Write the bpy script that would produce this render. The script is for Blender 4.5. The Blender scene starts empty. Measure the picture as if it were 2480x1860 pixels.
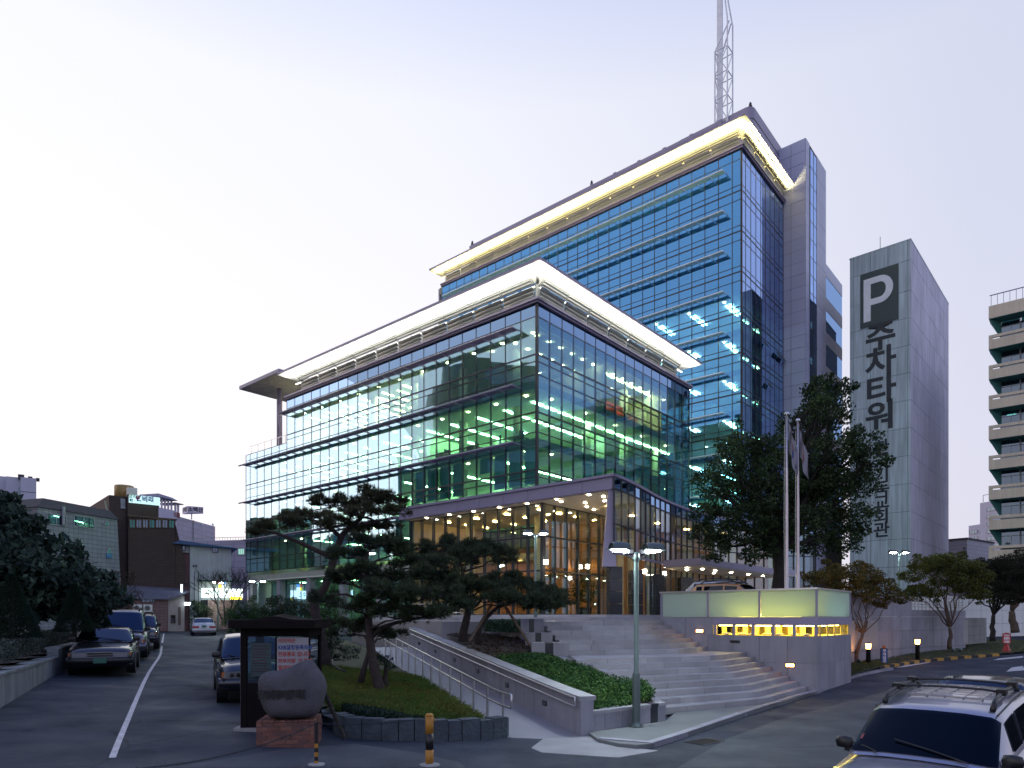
import bpy, math, random
from mathutils import Vector, Matrix
random.seed(7)
R = math.radians
S = bpy.context.scene
COL = S.collection

# ------------------------------------------------------------------ camera
EYE = 2.5                       # eye height above the street (m)
FPX, CXP, HZP = 1640.0, 1240.0, 1498.0      # focal length, centre and horizon of the photo, in its pixels
cam = bpy.data.cameras.new('camera')
cam.sensor_width = 36.0
cam.lens = 36.0 * FPX / 2480.0
cam.shift_y = (HZP - 930.0) / 2480.0
cam.clip_start = 0.1
cam.clip_end = 3000
camo = bpy.data.objects.new('camera', cam)
camo.location = (0, 0, EYE)
camo.rotation_euler = (R(90), 0, 0)
COL.objects.link(camo)
S.camera = camo

# ------------------------------------------------------------------ sky, sun, exposure
W = bpy.data.worlds.new('World')
S.world = W
W.use_nodes = True
wn, wl = W.node_tree.nodes, W.node_tree.links
wn.clear()
wout = wn.new('ShaderNodeOutputWorld')
wbg = wn.new('ShaderNodeBackground')
wtc = wn.new('ShaderNodeTexCoord')
wsep = wn.new('ShaderNodeSeparateXYZ')
wl.new(wtc.outputs['Generated'], wsep.inputs[0])
ramp = wn.new('ShaderNodeValToRGB')
cr = ramp.color_ramp
cr.elements[0].position = 0.0; cr.elements[0].color = (1.02, 0.94, 0.99, 1)
cr.elements[1].position = 1.0; cr.elements[1].color = (0.10, 0.21, 0.66, 1)
e = cr.elements.new(0.30); e.color = (1.00, 0.97, 1.02, 1)
e = cr.elements.new(0.60); e.color = (0.93, 0.94, 1.02, 1)
e = cr.elements.new(0.82); e.color = (0.42, 0.54, 0.98, 1)
wl.new(wsep.outputs['Z'], ramp.inputs[0])
side = wn.new('ShaderNodeValToRGB')          # dusk: the west (left) is brighter than the east
sr = side.color_ramp
sr.elements[0].position = 0.0; sr.elements[0].color = (1.14, 1.13, 1.12, 1)
sr.elements[1].position = 1.0; sr.elements[1].color = (0.60, 0.66, 0.85, 1)
e = sr.elements.new(0.24); e.color = (1.06, 1.06, 1.06, 1)
e = sr.elements.new(0.52); e.color = (0.76, 0.79, 0.90, 1)
mr = wn.new('ShaderNodeMapRange')
mr.inputs['From Min'].default_value = 1; mr.inputs['From Max'].default_value = -1
wdot = wn.new('ShaderNodeVectorMath'); wdot.operation = 'DOT_PRODUCT'
wdot.inputs[1].default_value = (-0.85, 0.53, 0.0)        # towards the place where the sun went down
wl.new(wtc.outputs['Generated'], wdot.inputs[0])
wl.new(wdot.outputs['Value'], mr.inputs['Value'])
wl.new(mr.outputs[0], side.inputs[0])
mul = wn.new('ShaderNodeMix'); mul.data_type = 'RGBA'; mul.blend_type = 'MULTIPLY'
mul.inputs[0].default_value = 1.0
wl.new(ramp.outputs[0], mul.inputs[6]); wl.new(side.outputs[0], mul.inputs[7])
sky = wn.new('ShaderNodeTexSky')
sky.sky_type = 'NISHITA'
sky.sun_disc = False
sky.sun_elevation = R(3)
sky.sun_rotation = R(-80)
add = wn.new('ShaderNodeMix'); add.data_type = 'RGBA'; add.blend_type = 'MIX'
add.inputs[0].default_value = 0.03
wl.new(mul.outputs[2], add.inputs[6]); wl.new(sky.outputs[0], add.inputs[7])
wl.new(add.outputs[2], wbg.inputs['Color'])
wbg.inputs['Strength'].default_value = 0.95
wl.new(wbg.outputs[0], wout.inputs[0])

sun = bpy.data.lights.new('sun', 'SUN')
sun.energy = 0.12
sun.angle = R(20)
sun.color = (1.0, 0.86, 0.80)
suno = bpy.data.objects.new('sun', sun)
suno.rotation_euler = Vector((0.95, -0.15, -0.16)).to_track_quat('-Z', 'Y').to_euler()
COL.objects.link(suno)

S.view_settings.view_transform = 'Standard'
S.view_settings.look = 'None'
S.view_settings.exposure = 0.0
S.view_settings.gamma = 1.0
S.view_settings.use_curve_mapping = False
S.cycles.use_denoising = True
S.cycles.max_bounces = 8
S.cycles.diffuse_bounces = 3
S.cycles.glossy_bounces = 4
S.cycles.transmission_bounces = 4
S.cycles.transparent_max_bounces = 24
S.cycles.caustics_reflective = False
S.cycles.caustics_refractive = False
S.cycles.sample_clamp_indirect = 4.0

# ------------------------------------------------------------------ placing helpers
def P(px, py, Y):
    """world point seen at photo pixel (px, py), Y metres in front of the camera"""
    return Vector(((px - CXP) / FPX * Y, Y, EYE - (py - HZP) / FPX * Y))

def sp(t, k=1.5):
    return math.log(1 + math.exp(max(-30, min(30, k * t)))) / k

def gz(x, y=0):
    """height of the street: it climbs to the west and a little to the east"""
    return min(0.057 * sp(0.6 - x), 1.72) + min(0.028 * sp(x - 9), 0.9)

def G(px, py, dz=0.0):
    """point of the street seen at a photo pixel"""
    z = 0.0
    for _ in range(40):
        Y = (EYE - z - dz) * FPX / max(1.0, py - HZP)
        x = (px - CXP) / FPX * Y
        z = 0.5 * z + 0.5 * gz(x, Y)
    return Vector((x, Y, z + dz))

U = Vector((-0.7582, 0.6520, 0)); V = Vector((0.6520, 0.7582, 0))   # the office building's two directions
BP = Vector((1.785, 48.4, 0))                                        # its near corner
BROT = math.atan2(V.y, V.x)
def B(v, u, z=0):
    return BP + V * v + U * u + Vector((0, 0, z))

# ------------------------------------------------------------------ mesh helpers
class MB:
    def __init__(self): self.v = []; self.f = []
    def add(self, vs, fs):
        n = len(self.v)
        self.v.extend([tuple(p) for p in vs]); self.f.extend([tuple(i + n for i in f) for f in fs])
        return self
    def box(self, x0, y0, z0, x1, y1, z1):
        return self.add([(x0,y0,z0),(x1,y0,z0),(x1,y1,z0),(x0,y1,z0),(x0,y0,z1),(x1,y0,z1),(x1,y1,z1),(x0,y1,z1)],
                        [(0,3,2,1),(4,5,6,7),(0,1,5,4),(1,2,6,5),(2,3,7,6),(3,0,4,7)])
    def cbox(self, c, sx, sy, sz, m=None):
        vs = [Vector((sx*a/2, sy*b/2, sz*d/2)) for d in (-1,1) for a,b in ((-1,-1),(1,-1),(1,1),(-1,1))]
        if m is not None: vs = [m @ p for p in vs]
        c = Vector(c)
        return self.add([p + c for p in vs], [(0,3,2,1),(4,5,6,7),(0,1,5,4),(1,2,6,5),(2,3,7,6),(3,0,4,7)])
    def prism(self, poly, z0, z1):
        """vertical prism over a polygon (counter-clockwise from above); z may be numbers or lists per vertex"""
        n = len(poly)
        a = z0 if isinstance(z0, (list, tuple)) else [z0]*n
        b = z1 if isinstance(z1, (list, tuple)) else [z1]*n
        vs = [(p[0],p[1],a[i]) for i,p in enumerate(poly)] + [(p[0],p[1],b[i]) for i,p in enumerate(poly)]
        return self.add(vs, [tuple(range(n-1,-1,-1)), tuple(range(n,2*n))] + [(i,(i+1)%n,n+(i+1)%n,n+i) for i in range(n)])
    def tube(self, pts, r, n=8, cap=True):
        pts = [Vector(p) for p in pts]
        rs = r if isinstance(r, (list, tuple)) else [r]*len(pts)
        base = len(self.v); prev = None
        for i, p in enumerate(pts):
            d = (pts[min(i+1,len(pts)-1)] - pts[max(i-1,0)])
            d = d.normalized() if d.length > 1e-9 else Vector((0,0,1))
            a = Vector((0,0,1)) if abs(d.z) < 0.95 else Vector((1,0,0))
            if prev is not None: a = prev
            s = a.cross(d)
            if s.length < 1e-6: s = Vector((1,0,0)).cross(d)
            s.normalize(); t = d.cross(s).normalized(); prev = t
            for k in range(n):
                w = 2*math.pi*k/n
                self.v.append(tuple(p + (s*math.cos(w) + t*math.sin(w))*rs[i]))
        for i in range(len(pts)-1):
            for k in range(n):
                a0 = base+i*n+k; a1 = base+i*n+(k+1)%n
                self.f.append((a0,a1,a1+n,a0+n))
        if cap:
            self.f.append(tuple(base+k for k in range(n-1,-1,-1)))
            e0 = base+(len(pts)-1)*n
            self.f.append(tuple(e0+k for k in range(n)))
        return self
    def lathe(self, prof, c=(0,0,0), n=16):
        """profile of (radius, z) turned about a vertical axis at c"""
        base = len(self.v)
        for r,z in prof:
            for k in range(n):
                w = 2*math.pi*k/n
                self.v.append((c[0]+r*math.cos(w), c[1]+r*math.sin(w), c[2]+z))
        for i in range(len(prof)-1):
            for k in range(n):
                a0 = base+i*n+k; a1 = base+i*n+(k+1)%n
                self.f.append((a0,a1,a1+n,a0+n))
        self.f.append(tuple(base+k for k in range(n-1,-1,-1)))
        e0 = base+(len(prof)-1)*n
        self.f.append(tuple(e0+k for k in range(n)))
        return self
    def grid(self, rows):
        base = len(self.v); m = len(rows[0])
        for r_ in rows: self.v.extend([tuple(p) for p in r_])
        for i in range(len(rows)-1):
            for j in range(m-1):
                a = base+i*m+j
                self.f.append((a,a+1,a+m+1,a+m))
        return self
    def quad(self, a, b, c, d): return self.add([a,b,c,d], [(0,1,2,3)])
    def mesh(self, name, mat=None, smooth=False):
        me = bpy.data.meshes.new(name)
        me.from_pydata(self.v, [], self.f)
        if mat is not None: me.materials.append(mat)
        if smooth: me.shade_smooth()
        me.update()
        return me
    def build(self, name, mat, parent=None, smooth=False, world=False, kind=None):
        return obj(name, self.mesh(name, mat, smooth), parent, world, kind)

def obj(name, me, parent=None, world=False, kind=None):
    o = bpy.data.objects.new(name, me)
    COL.objects.link(o)
    if parent is not None:
        o.parent = parent
        if world: o.matrix_parent_inverse = root_matrix(parent).inverted()
    if kind: o['kind'] = kind
    return o

def root_matrix(o):
    m = o.matrix_parent_inverse @ o.matrix_basis if o.parent else o.matrix_basis.copy()
    while o.parent:
        o = o.parent
        m = (o.matrix_parent_inverse @ o.matrix_basis if o.parent else o.matrix_basis) @ m
    return m

def tag(o, label, cat, group=None, kind=None):
    o['label'] = label
    if cat: o['category'] = cat
    if group: o['group'] = group
    if kind: o['kind'] = kind
    return o

def thing(name, label, cat, loc=(0,0,0), rz=0.0, group=None):
    o = bpy.data.objects.new(name, None)
    o.location = loc; o.rotation_euler = (0,0,rz)
    o.empty_display_size = 0.2
    COL.objects.link(o)
    return tag(o, label, cat, group)

_unit = {}
def pbox(name, parent, x0, y0, z0, x1, y1, z1, mat, rot=None):
    """a box part that shares one unit-cube mesh per material"""
    me = _unit.get(mat.name)
    if me is None:
        me = MB().box(-.5,-.5,-.5,.5,.5,.5).mesh('box_'+mat.name, mat)
        _unit[mat.name] = me
    o = bpy.data.objects.new(name, me)
    o.location = ((x0+x1)/2, (y0+y1)/2, (z0+z1)/2)
    o.scale = (abs(x1-x0), abs(y1-y0), abs(z1-z0))
    if rot: o.rotation_euler = rot
    o.parent = parent
    COL.objects.link(o)
    return o

def copy_tree(o, parent=None):
    c = o.copy(); COL.objects.link(c)
    if parent is not None: c.parent = parent; c.matrix_parent_inverse = o.matrix_parent_inverse
    for ch in list(o.children): copy_tree(ch, c)
    return c

def place(root, loc, rz, label=None):
    root.location = loc; root.rotation_euler = (root.rotation_euler.x, root.rotation_euler.y, rz)
    if label: root['label'] = label
    return root

def text_mesh(body, size, mat, extrude=0.01, bold=0.0, align='CENTER', name='lettering', yalign='CENTER'):
    cu = bpy.data.curves.new('txt', 'FONT')
    cu.body = body; cu.size = size; cu.extrude = extrude; cu.offset = bold
    cu.align_x = align; cu.align_y = yalign
    cu.resolution_u = 3
    t = bpy.data.objects.new('txt', cu)
    me = bpy.data.meshes.new_from_object(t)
    bpy.data.objects.remove(t); bpy.data.curves.remove(cu)
    me.name = name
    me.materials.clear(); me.materials.append(mat)
    return me

# ------------------------------------------------------------------ materials
MAT = {}
def _new(name):
    m = bpy.data.materials.new(name); m.use_nodes = True
    nt = m.node_tree
    MAT[name] = m
    return m, nt, nt.nodes, nt.links, nt.nodes['Principled BSDF']

def mat(name, col, rough=0.6, metal=0.0, var=0.12, scale=2.0, speck=0.0, bump=0.0, bscale=30.0, spec=0.5, coat=0.0, streak=0.0, sscale=220.0, orand=0.0):
    m, nt, N, L, b = _new(name)
    geo = N.new('ShaderNodeNewGeometry')
    n1 = N.new('ShaderNodeTexNoise'); n1.inputs['Scale'].default_value = scale; n1.inputs['Detail'].default_value = 4
    L.new(geo.outputs['Position'], n1.inputs['Vector'])
    mp = N.new('ShaderNodeMapRange')
    mp.inputs['From Min'].default_value = 0.25; mp.inputs['From Max'].default_value = 0.75
    mp.inputs['To Min'].default_value = 1 - var; mp.inputs['To Max'].default_value = 1 + var
    L.new(n1.outputs['Fac'], mp.inputs['Value'])
    val = mp.outputs[0]
    if speck:
        n2 = N.new('ShaderNodeTexNoise'); n2.inputs['Scale'].default_value = sscale; n2.inputs['Detail'].default_value = 1
        L.new(geo.outputs['Position'], n2.inputs['Vector'])
        m2 = N.new('ShaderNodeMapRange')
        m2.inputs['From Min'].default_value = 0.35; m2.inputs['From Max'].default_value = 0.65
        m2.inputs['To Min'].default_value = 1 - speck; m2.inputs['To Max'].default_value = 1 + speck
        L.new(n2.outputs['Fac'], m2.inputs['Value'])
        mm = N.new('ShaderNodeMath'); mm.operation = 'MULTIPLY'
        L.new(val, mm.inputs[0]); L.new(m2.outputs[0], mm.inputs[1]); val = mm.outputs[0]
    if streak:
        mpv = N.new('ShaderNodeMapping'); mpv.inputs['Scale'].default_value = (1.6, 1.6, 0.08)
        L.new(geo.outputs['Position'], mpv.inputs[0])
        n3 = N.new('ShaderNodeTexNoise'); n3.inputs['Scale'].default_value = 2.5; n3.inputs['Detail'].default_value = 5
        L.new(mpv.outputs[0], n3.inputs['Vector'])
        m3 = N.new('ShaderNodeMapRange')
        m3.inputs['From Min'].default_value = 0.3; m3.inputs['From Max'].default_value = 0.7
        m3.inputs['To Min'].default_value = 1 - streak; m3.inputs['To Max'].default_value = 1 + streak*0.5
        L.new(n3.outputs['Fac'], m3.inputs['Value'])
        mm = N.new('ShaderNodeMath'); mm.operation = 'MULTIPLY'
        L.new(val, mm.inputs[0]); L.new(m3.outputs[0], mm.inputs[1]); val = mm.outputs[0]
    if orand:
        oi = N.new('ShaderNodeObjectInfo'); m5 = N.new('ShaderNodeMapRange')
        m5.inputs['To Min'].default_value = 1-orand; m5.inputs['To Max'].default_value = 1+orand
        L.new(oi.outputs['Random'], m5.inputs['Value'])
        mm = N.new('ShaderNodeMath'); mm.operation = 'MULTIPLY'
        L.new(val, mm.inputs[0]); L.new(m5.outputs[0], mm.inputs[1]); val = mm.outputs[0]
    vm = N.new('ShaderNodeVectorMath'); vm.operation = 'SCALE'
    vm.inputs[0].default_value = col
    L.new(val, vm.inputs['Scale'])
    L.new(vm.outputs[0], b.inputs['Base Color'])
    b.inputs['Roughness'].default_value = rough
    b.inputs['Metallic'].default_value = metal
    b.inputs['Specular IOR Level'].default_value = spec
    b.inputs['Coat Weight'].default_value = coat
    b.inputs['Coat Roughness'].default_value = 0.04
    if bump:
        n4 = N.new('ShaderNodeTexNoise'); n4.inputs['Scale'].default_value = bscale; n4.inputs['Detail'].default_value = 5
        L.new(geo.outputs['Position'], n4.inputs['Vector'])
        bp = N.new('ShaderNodeBump'); bp.inputs['Strength'].default_value = bump; bp.inputs['Distance'].default_value = 0.03
        L.new(n4.outputs['Fac'], bp.inputs['Height'])
        L.new(bp.outputs[0], b.inputs['Normal'])
    return m

def emis(name, col, strength):
    m = bpy.data.materials.new(name); m.use_nodes = True
    nt = m.node_tree; nt.nodes.clear()
    o = nt.nodes.new('ShaderNodeOutputMaterial'); e = nt.nodes.new('ShaderNodeEmission')
    e.inputs[0].default_value = (*col, 1); e.inputs[1].default_value = strength
    nt.links.new(e.outputs[0], o.inputs[0])
    MAT[name] = m
    return m

def glass(name, trans, gloss, r0, r1, rough=0.0, wave=0.0):
    """coated pane: see-through and mirror, more mirror at grazing angles"""
    m = bpy.data.materials.new(name); m.use_nodes = True
    nt = m.node_tree; N, L = nt.nodes, nt.links; N.clear()
    o = N.new('ShaderNodeOutputMaterial'); mx = N.new('ShaderNodeMixShader')
    t = N.new('ShaderNodeBsdfTransparent'); t.inputs[0].default_value = (*trans, 1)
    g = N.new('ShaderNodeBsdfGlossy'); g.inputs['Color'].default_value = (*gloss, 1); g.inputs['Roughness'].default_value = rough
    lw = N.new('ShaderNodeLayerWeight'); lw.inputs['Blend'].default_value = 0.5
    mp = N.new('ShaderNodeMapRange'); mp.inputs['To Min'].default_value = r0; mp.inputs['To Max'].default_value = r1
    L.new(lw.outputs['Facing'], mp.inputs['Value'])
    L.new(mp.outputs[0], mx.inputs[0]); L.new(t.outputs[0], mx.inputs[1]); L.new(g.outputs[0], mx.inputs[2])
    if wave:
        geo = N.new('ShaderNodeNewGeometry')
        n = N.new('ShaderNodeTexNoise'); n.inputs['Scale'].default_value = 0.55; n.inputs['Detail'].default_value = 1
        L.new(geo.outputs['Position'], n.inputs['Vector'])
        bp = N.new('ShaderNodeBump'); bp.inputs['Strength'].default_value = wave; bp.inputs['Distance'].default_value = 0.05
        L.new(n.outputs['Fac'], bp.inputs['Height'])
        # every pane sits a hair out of true
        oi = N.new('ShaderNodeObjectInfo'); wnz = N.new('ShaderNodeTexWhiteNoise'); wnz.noise_dimensions = '1D'
        L.new(oi.outputs['Random'], wnz.inputs['W'])
        v1 = N.new('ShaderNodeVectorMath'); v1.operation = 'SUBTRACT'; v1.inputs[1].default_value = (.5,.5,.5); L.new(wnz.outputs['Color'], v1.inputs[0])
        v2 = N.new('ShaderNodeVectorMath'); v2.operation = 'SCALE'; v2.inputs['Scale'].default_value = 0.022; L.new(v1.outputs[0], v2.inputs[0])
        v3 = N.new('ShaderNodeVectorMath'); v3.operation = 'ADD'; L.new(bp.outputs[0], v3.inputs[0]); L.new(v2.outputs[0], v3.inputs[1])
        v4 = N.new('ShaderNodeVectorMath'); v4.operation = 'NORMALIZE'; L.new(v3.outputs[0], v4.inputs[0])
        L.new(v4.outputs[0], g.inputs['Normal'])
    L.new(mx.outputs[0], o.inputs[0])
    MAT[name] = m
    return m

def frosted(name, col):
    m = bpy.data.materials.new(name); m.use_nodes = True
    nt = m.node_tree; N, L = nt.nodes, nt.links; N.clear()
    o = N.new('ShaderNodeOutputMaterial'); mx = N.new('ShaderNodeMixShader'); mx.inputs[0].default_value = 0.55
    d = N.new('ShaderNodeBsdfDiffuse'); d.inputs[0].default_value = (*[c*0.8 for c in col], 1)
    t = N.new('ShaderNodeBsdfTranslucent'); t.inputs[0].default_value = (*col, 1)
    L.new(d.outputs[0], mx.inputs[1]); L.new(t.outputs[0], mx.inputs[2]); L.new(mx.outputs[0], o.inputs[0])
    MAT[name] = m
    return m

def leafmat(name, col, var=0.35, trans=0.25, scale=1.2, col2=None):
    m, nt, N, L, b = _new(name)
    geo = N.new('ShaderNodeNewGeometry')
    n1 = N.new('ShaderNodeTexNoise'); n1.inputs['Scale'].default_value = scale; n1.inputs['Detail'].default_value = 3
    L.new(geo.outputs['Position'], n1.inputs['Vector'])
    rnd = N.new('ShaderNodeMath'); rnd.operation = 'ADD'
    L.new(n1.outputs['Fac'], rnd.inputs[0]); L.new(geo.outputs['Random Per Island'], rnd.inputs[1])
    mp = N.new('ShaderNodeMapRange'); mp.inputs['From Min'].default_value = 0.3; mp.inputs['From Max'].default_value = 1.6
    mp.inputs['To Min'].default_value = 1 - var; mp.inputs['To Max'].default_value = 1 + var
    L.new(rnd.outputs[0], mp.inputs['Value'])
    vm = N.new('ShaderNodeVectorMath'); vm.operation = 'SCALE'; vm.inputs[0].default_value = col
    L.new(mp.outputs[0], vm.inputs['Scale'])
    if col2:
        cm = N.new('ShaderNodeMix'); cm.data_type = 'RGBA'
        cm.inputs[6].default_value = (*col,1); cm.inputs[7].default_value = (*col2,1)
        n5 = N.new('ShaderNodeTexNoise'); n5.inputs['Scale'].default_value = 0.9; L.new(geo.outputs['Position'], n5.inputs['Vector'])
        a5 = N.new('ShaderNodeMath'); a5.operation = 'MULTIPLY_ADD'; a5.inputs[1].default_value = 0.8; L.new(geo.outputs['Random Per Island'], a5.inputs[0]); L.new(n5.outputs['Fac'], a5.inputs[2])
        m5 = N.new('ShaderNodeMapRange'); m5.inputs['From Min'].default_value = 0.45; m5.inputs['From Max'].default_value = 1.25; L.new(a5.outputs[0], m5.inputs['Value'])
        L.new(m5.outputs[0], cm.inputs[0]); L.new(cm.outputs[2], vm.inputs[0])
    L.new(vm.outputs[0], b.inputs['Base Color'])
    b.inputs['Roughness'].default_value = 0.65
    b.inputs['Specular IOR Level'].default_value = 0.12
    tr = N.new('ShaderNodeBsdfTranslucent'); L.new(vm.outputs[0], tr.inputs[0])
    mx = N.new('ShaderNodeMixShader'); mx.inputs[0].default_value = trans
    L.new(b.outputs[0], mx.inputs[1]); L.new(tr.outputs[0], mx.inputs[2])
    L.new(mx.outputs[0], N['Material Output'].inputs[0])
    return m

mauve   = mat('mauve_metal', (0.29,0.26,0.37), 0.42, 0.0, 0.06, 0.7)
lilac   = mat('lilac_panel', (0.40,0.42,0.58), 0.38, 0.0, 0.05, 0.25, orand=.05)
mullm   = mat('dark_mullion', (0.022,0.027,0.035), 0.45, 0.0, 0.1, 3)
joint   = mat('dark_joint', (0.05,0.05,0.06), 0.8, 0, 0.1, 3)
steel   = mat('brushed_steel', (0.50,0.50,0.53), 0.28, 0.9, 0.08, 8)
galv    = mat('louvre_metal', (0.30,0.31,0.30), 0.35, 0.35, 0.05, 3)
white   = mat('white_paint', (0.78,0.78,0.76), 0.5, 0, 0.05, 2)
soffitm = mat('white_soffit', (0.86,0.86,0.82), 0.6, 0, 0.03, 1)
granite = mat('pale_granite', (0.27,0.265,0.31), 0.6, 0, 0.16, 0.9, orand=.13, streak=.14, speck=0.45, bump=0.12, bscale=120)
granite2= mat('flamed_granite', (0.31,0.305,0.325), 0.62, 0, 0.20, 1.3, orand=.12, speck=0.38, bump=0.1, bscale=140)
granited= mat('dark_polished_granite', (0.035,0.038,0.045), 0.18, 0, 0.2, 2, speck=0.3)
slate   = mat('blue_slate', (0.045,0.060,0.078), 0.7, 0, 0.35, 3.5, speck=0.2, bump=0.7, bscale=14)
asphalt = mat('asphalt', (0.034,0.042,0.062), 0.80, 0, 0.22, 0.55, speck=0.30, bump=0.35, bscale=180, sscale=160, spec=0.3)
def asphalt_wear(m, amount):
    nt = m.node_tree; N, L = nt.nodes, nt.links; b = N['Principled BSDF']
    src = b.inputs['Base Color'].links[0].from_socket
    geo = N.new('ShaderNodeNewGeometry')
    nz = N.new('ShaderNodeTexNoise'); nz.inputs['Scale'].default_value = 1.1; nz.inputs['Detail'].default_value = 5; L.new(geo.outputs['Position'], nz.inputs['Vector'])
    mixv = N.new('ShaderNodeMix'); mixv.data_type = 'VECTOR'; mixv.inputs[0].default_value = .35
    L.new(geo.outputs['Position'], mixv.inputs[4]); L.new(nz.outputs['Color'], mixv.inputs[5])
    vo = N.new('ShaderNodeTexVoronoi'); vo.feature = 'DISTANCE_TO_EDGE'; vo.inputs['Scale'].default_value = .42; L.new(mixv.outputs[1], vo.inputs['Vector'])
    cr_ = N.new('ShaderNodeMapRange'); cr_.inputs['From Min'].default_value = .0; cr_.inputs['From Max'].default_value = .012; cr_.inputs['To Min'].default_value = .45; cr_.inputs['To Max'].default_value = 1.0; L.new(vo.outputs['Distance'], cr_.inputs['Value'])
    # only some of the joints have opened, and oil has dripped here and there
    sel = N.new('ShaderNodeTexNoise'); sel.inputs['Scale'].default_value = .22; L.new(geo.outputs['Position'], sel.inputs['Vector'])
    sm = N.new('ShaderNodeMapRange'); sm.inputs['From Min'].default_value = .48; sm.inputs['From Max'].default_value = .58; L.new(sel.outputs['Fac'], sm.inputs['Value'])
    mc = N.new('ShaderNodeMix'); mc.data_type = 'FLOAT'; mc.inputs[2].default_value = 1.0; L.new(sm.outputs[0], mc.inputs[0]); L.new(cr_.outputs[0], mc.inputs[3])
    oil = N.new('ShaderNodeTexNoise'); oil.inputs['Scale'].default_value = .75; oil.inputs['Detail'].default_value = 6; oil.inputs['Roughness'].default_value = .6; L.new(geo.outputs['Position'], oil.inputs['Vector'])
    om = N.new('ShaderNodeMapRange'); om.inputs['From Min'].default_value = .58; om.inputs['From Max'].default_value = .70; om.inputs['To Min'].default_value = 1.0; om.inputs['To Max'].default_value = 1-amount; L.new(oil.outputs['Fac'], om.inputs['Value'])
    lt = N.new('ShaderNodeMapRange'); lt.inputs['From Min'].default_value = .30; lt.inputs['From Max'].default_value = .44; lt.inputs['To Min'].default_value = 1+amount; lt.inputs['To Max'].default_value = 1.0; L.new(oil.outputs['Fac'], lt.inputs['Value'])
    m1 = N.new('ShaderNodeMath'); m1.operation = 'MULTIPLY'; L.new(mc.outputs[0], m1.inputs[0]); L.new(om.outputs[0], m1.inputs[1])
    m2 = N.new('ShaderNodeMath'); m2.operation = 'MULTIPLY'; L.new(m1.outputs[0], m2.inputs[0]); L.new(lt.outputs[0], m2.inputs[1])
    sc_ = N.new('ShaderNodeVectorMath'); sc_.operation = 'SCALE'; L.new(src, sc_.inputs[0]); L.new(m2.outputs[0], sc_.inputs['Scale'])
    L.new(sc_.outputs[0], b.inputs['Base Color'])
    rr = N.new('ShaderNodeMapRange'); rr.inputs['From Min'].default_value = .35; rr.inputs['From Max'].default_value = .7; rr.inputs['To Min'].default_value = .62; rr.inputs['To Max'].default_value = .9; L.new(oil.outputs['Fac'], rr.inputs['Value']); L.new(rr.outputs[0], b.inputs['Roughness'])
asphalt_wear(asphalt, .34)
asphalt2= mat('older_asphalt', (0.052,0.062,0.078), 0.8, 0, 0.2, 0.8, speck=0.3, bump=0.35, bscale=180, sscale=160)
asphalt_wear(asphalt2, .3)
concr   = mat('concrete', (0.30,0.30,0.30), 0.8, 0, 0.15, 1.2, speck=0.12, bump=0.2, bscale=60, streak=0.2)
paintw  = mat('road_paint', (0.55,0.53,0.54), 0.7, 0, 0.28, 7, speck=0.3, sscale=60)
ceilm   = mat('ceiling_white', (0.84,0.86,0.76), 0.8, 0, 0.03, 1)
floorm  = mat('office_floor', (0.42,0.44,0.38), 0.6, 0, 0.1, 2)
cream   = mat('cream_wall', (0.62,0.60,0.44), 0.7, 0, 0.06, 0.8)
woodm   = mat('warm_wood_panel', (0.42,0.22,0.09), 0.4, 0, 0.12, 1.5, streak=0.15)
blackm  = mat('black_plastic', (0.012,0.012,0.014), 0.4, 0, 0.1, 3)
rubber  = mat('tyre_rubber', (0.016,0.016,0.017), 0.8, 0, 0.1, 8)
redw    = mat('red_wall', (0.65,0.04,0.03), 0.5, 0, 0.06, 1)
orangew = mat('orange_wall', (0.70,0.24,0.06), 0.5, 0, 0.06, 1)
blindm  = mat('roller_blind', (0.30,0.62,0.60), 0.85, 0, 0.05, 1)
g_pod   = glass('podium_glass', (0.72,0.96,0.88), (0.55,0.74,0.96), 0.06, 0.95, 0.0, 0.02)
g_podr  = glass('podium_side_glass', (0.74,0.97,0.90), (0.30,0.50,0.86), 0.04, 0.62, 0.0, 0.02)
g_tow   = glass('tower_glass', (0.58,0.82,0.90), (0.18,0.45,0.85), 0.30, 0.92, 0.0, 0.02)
g_towr  = glass('tower_side_glass', (0.58,0.82,0.90), (0.46,0.62,1.0), 0.30, 0.92, 0.0, 0.02)  # tower glass again, with a brighter sky reflection put into this face's tint
g_lob   = glass('lobby_glass', (0.88,0.95,0.90), (0.70,0.82,1.0), 0.04, 0.34)
g_span  = glass('spandrel_glass', (0.10,0.16,0.22), (0.36,0.55,0.86), 0.34, 0.95, 0.0, 0.02)
g_win   = glass('window_glass', (0.75,0.86,0.88), (0.8,0.9,1.0), 0.08, 0.75)
# ================================================================== ground
gx = [-600,-300,-160,-100,-70,-50,-40,-32] + [-28+1.4*i for i in range(44)] + [36,40,46,54,66,90,140,300,600]
gy = [-200,-80,-40,-20,-10,-5] + [1.5*i for i in range(40)] + [62,68,76,86,100,130,180,260,400,700,1200]
mb = MB(); mb.grid([[(x, y, gz(x, y)) for x in gx] for y in gy])
street = mb.build('street', asphalt, kind='structure', smooth=True)

# ================================================================== glazing helpers
def proj(p):
    return (CXP + FPX*p.x/p.y, HZP - FPX*(p.z-EYE)/p.y)

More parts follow.
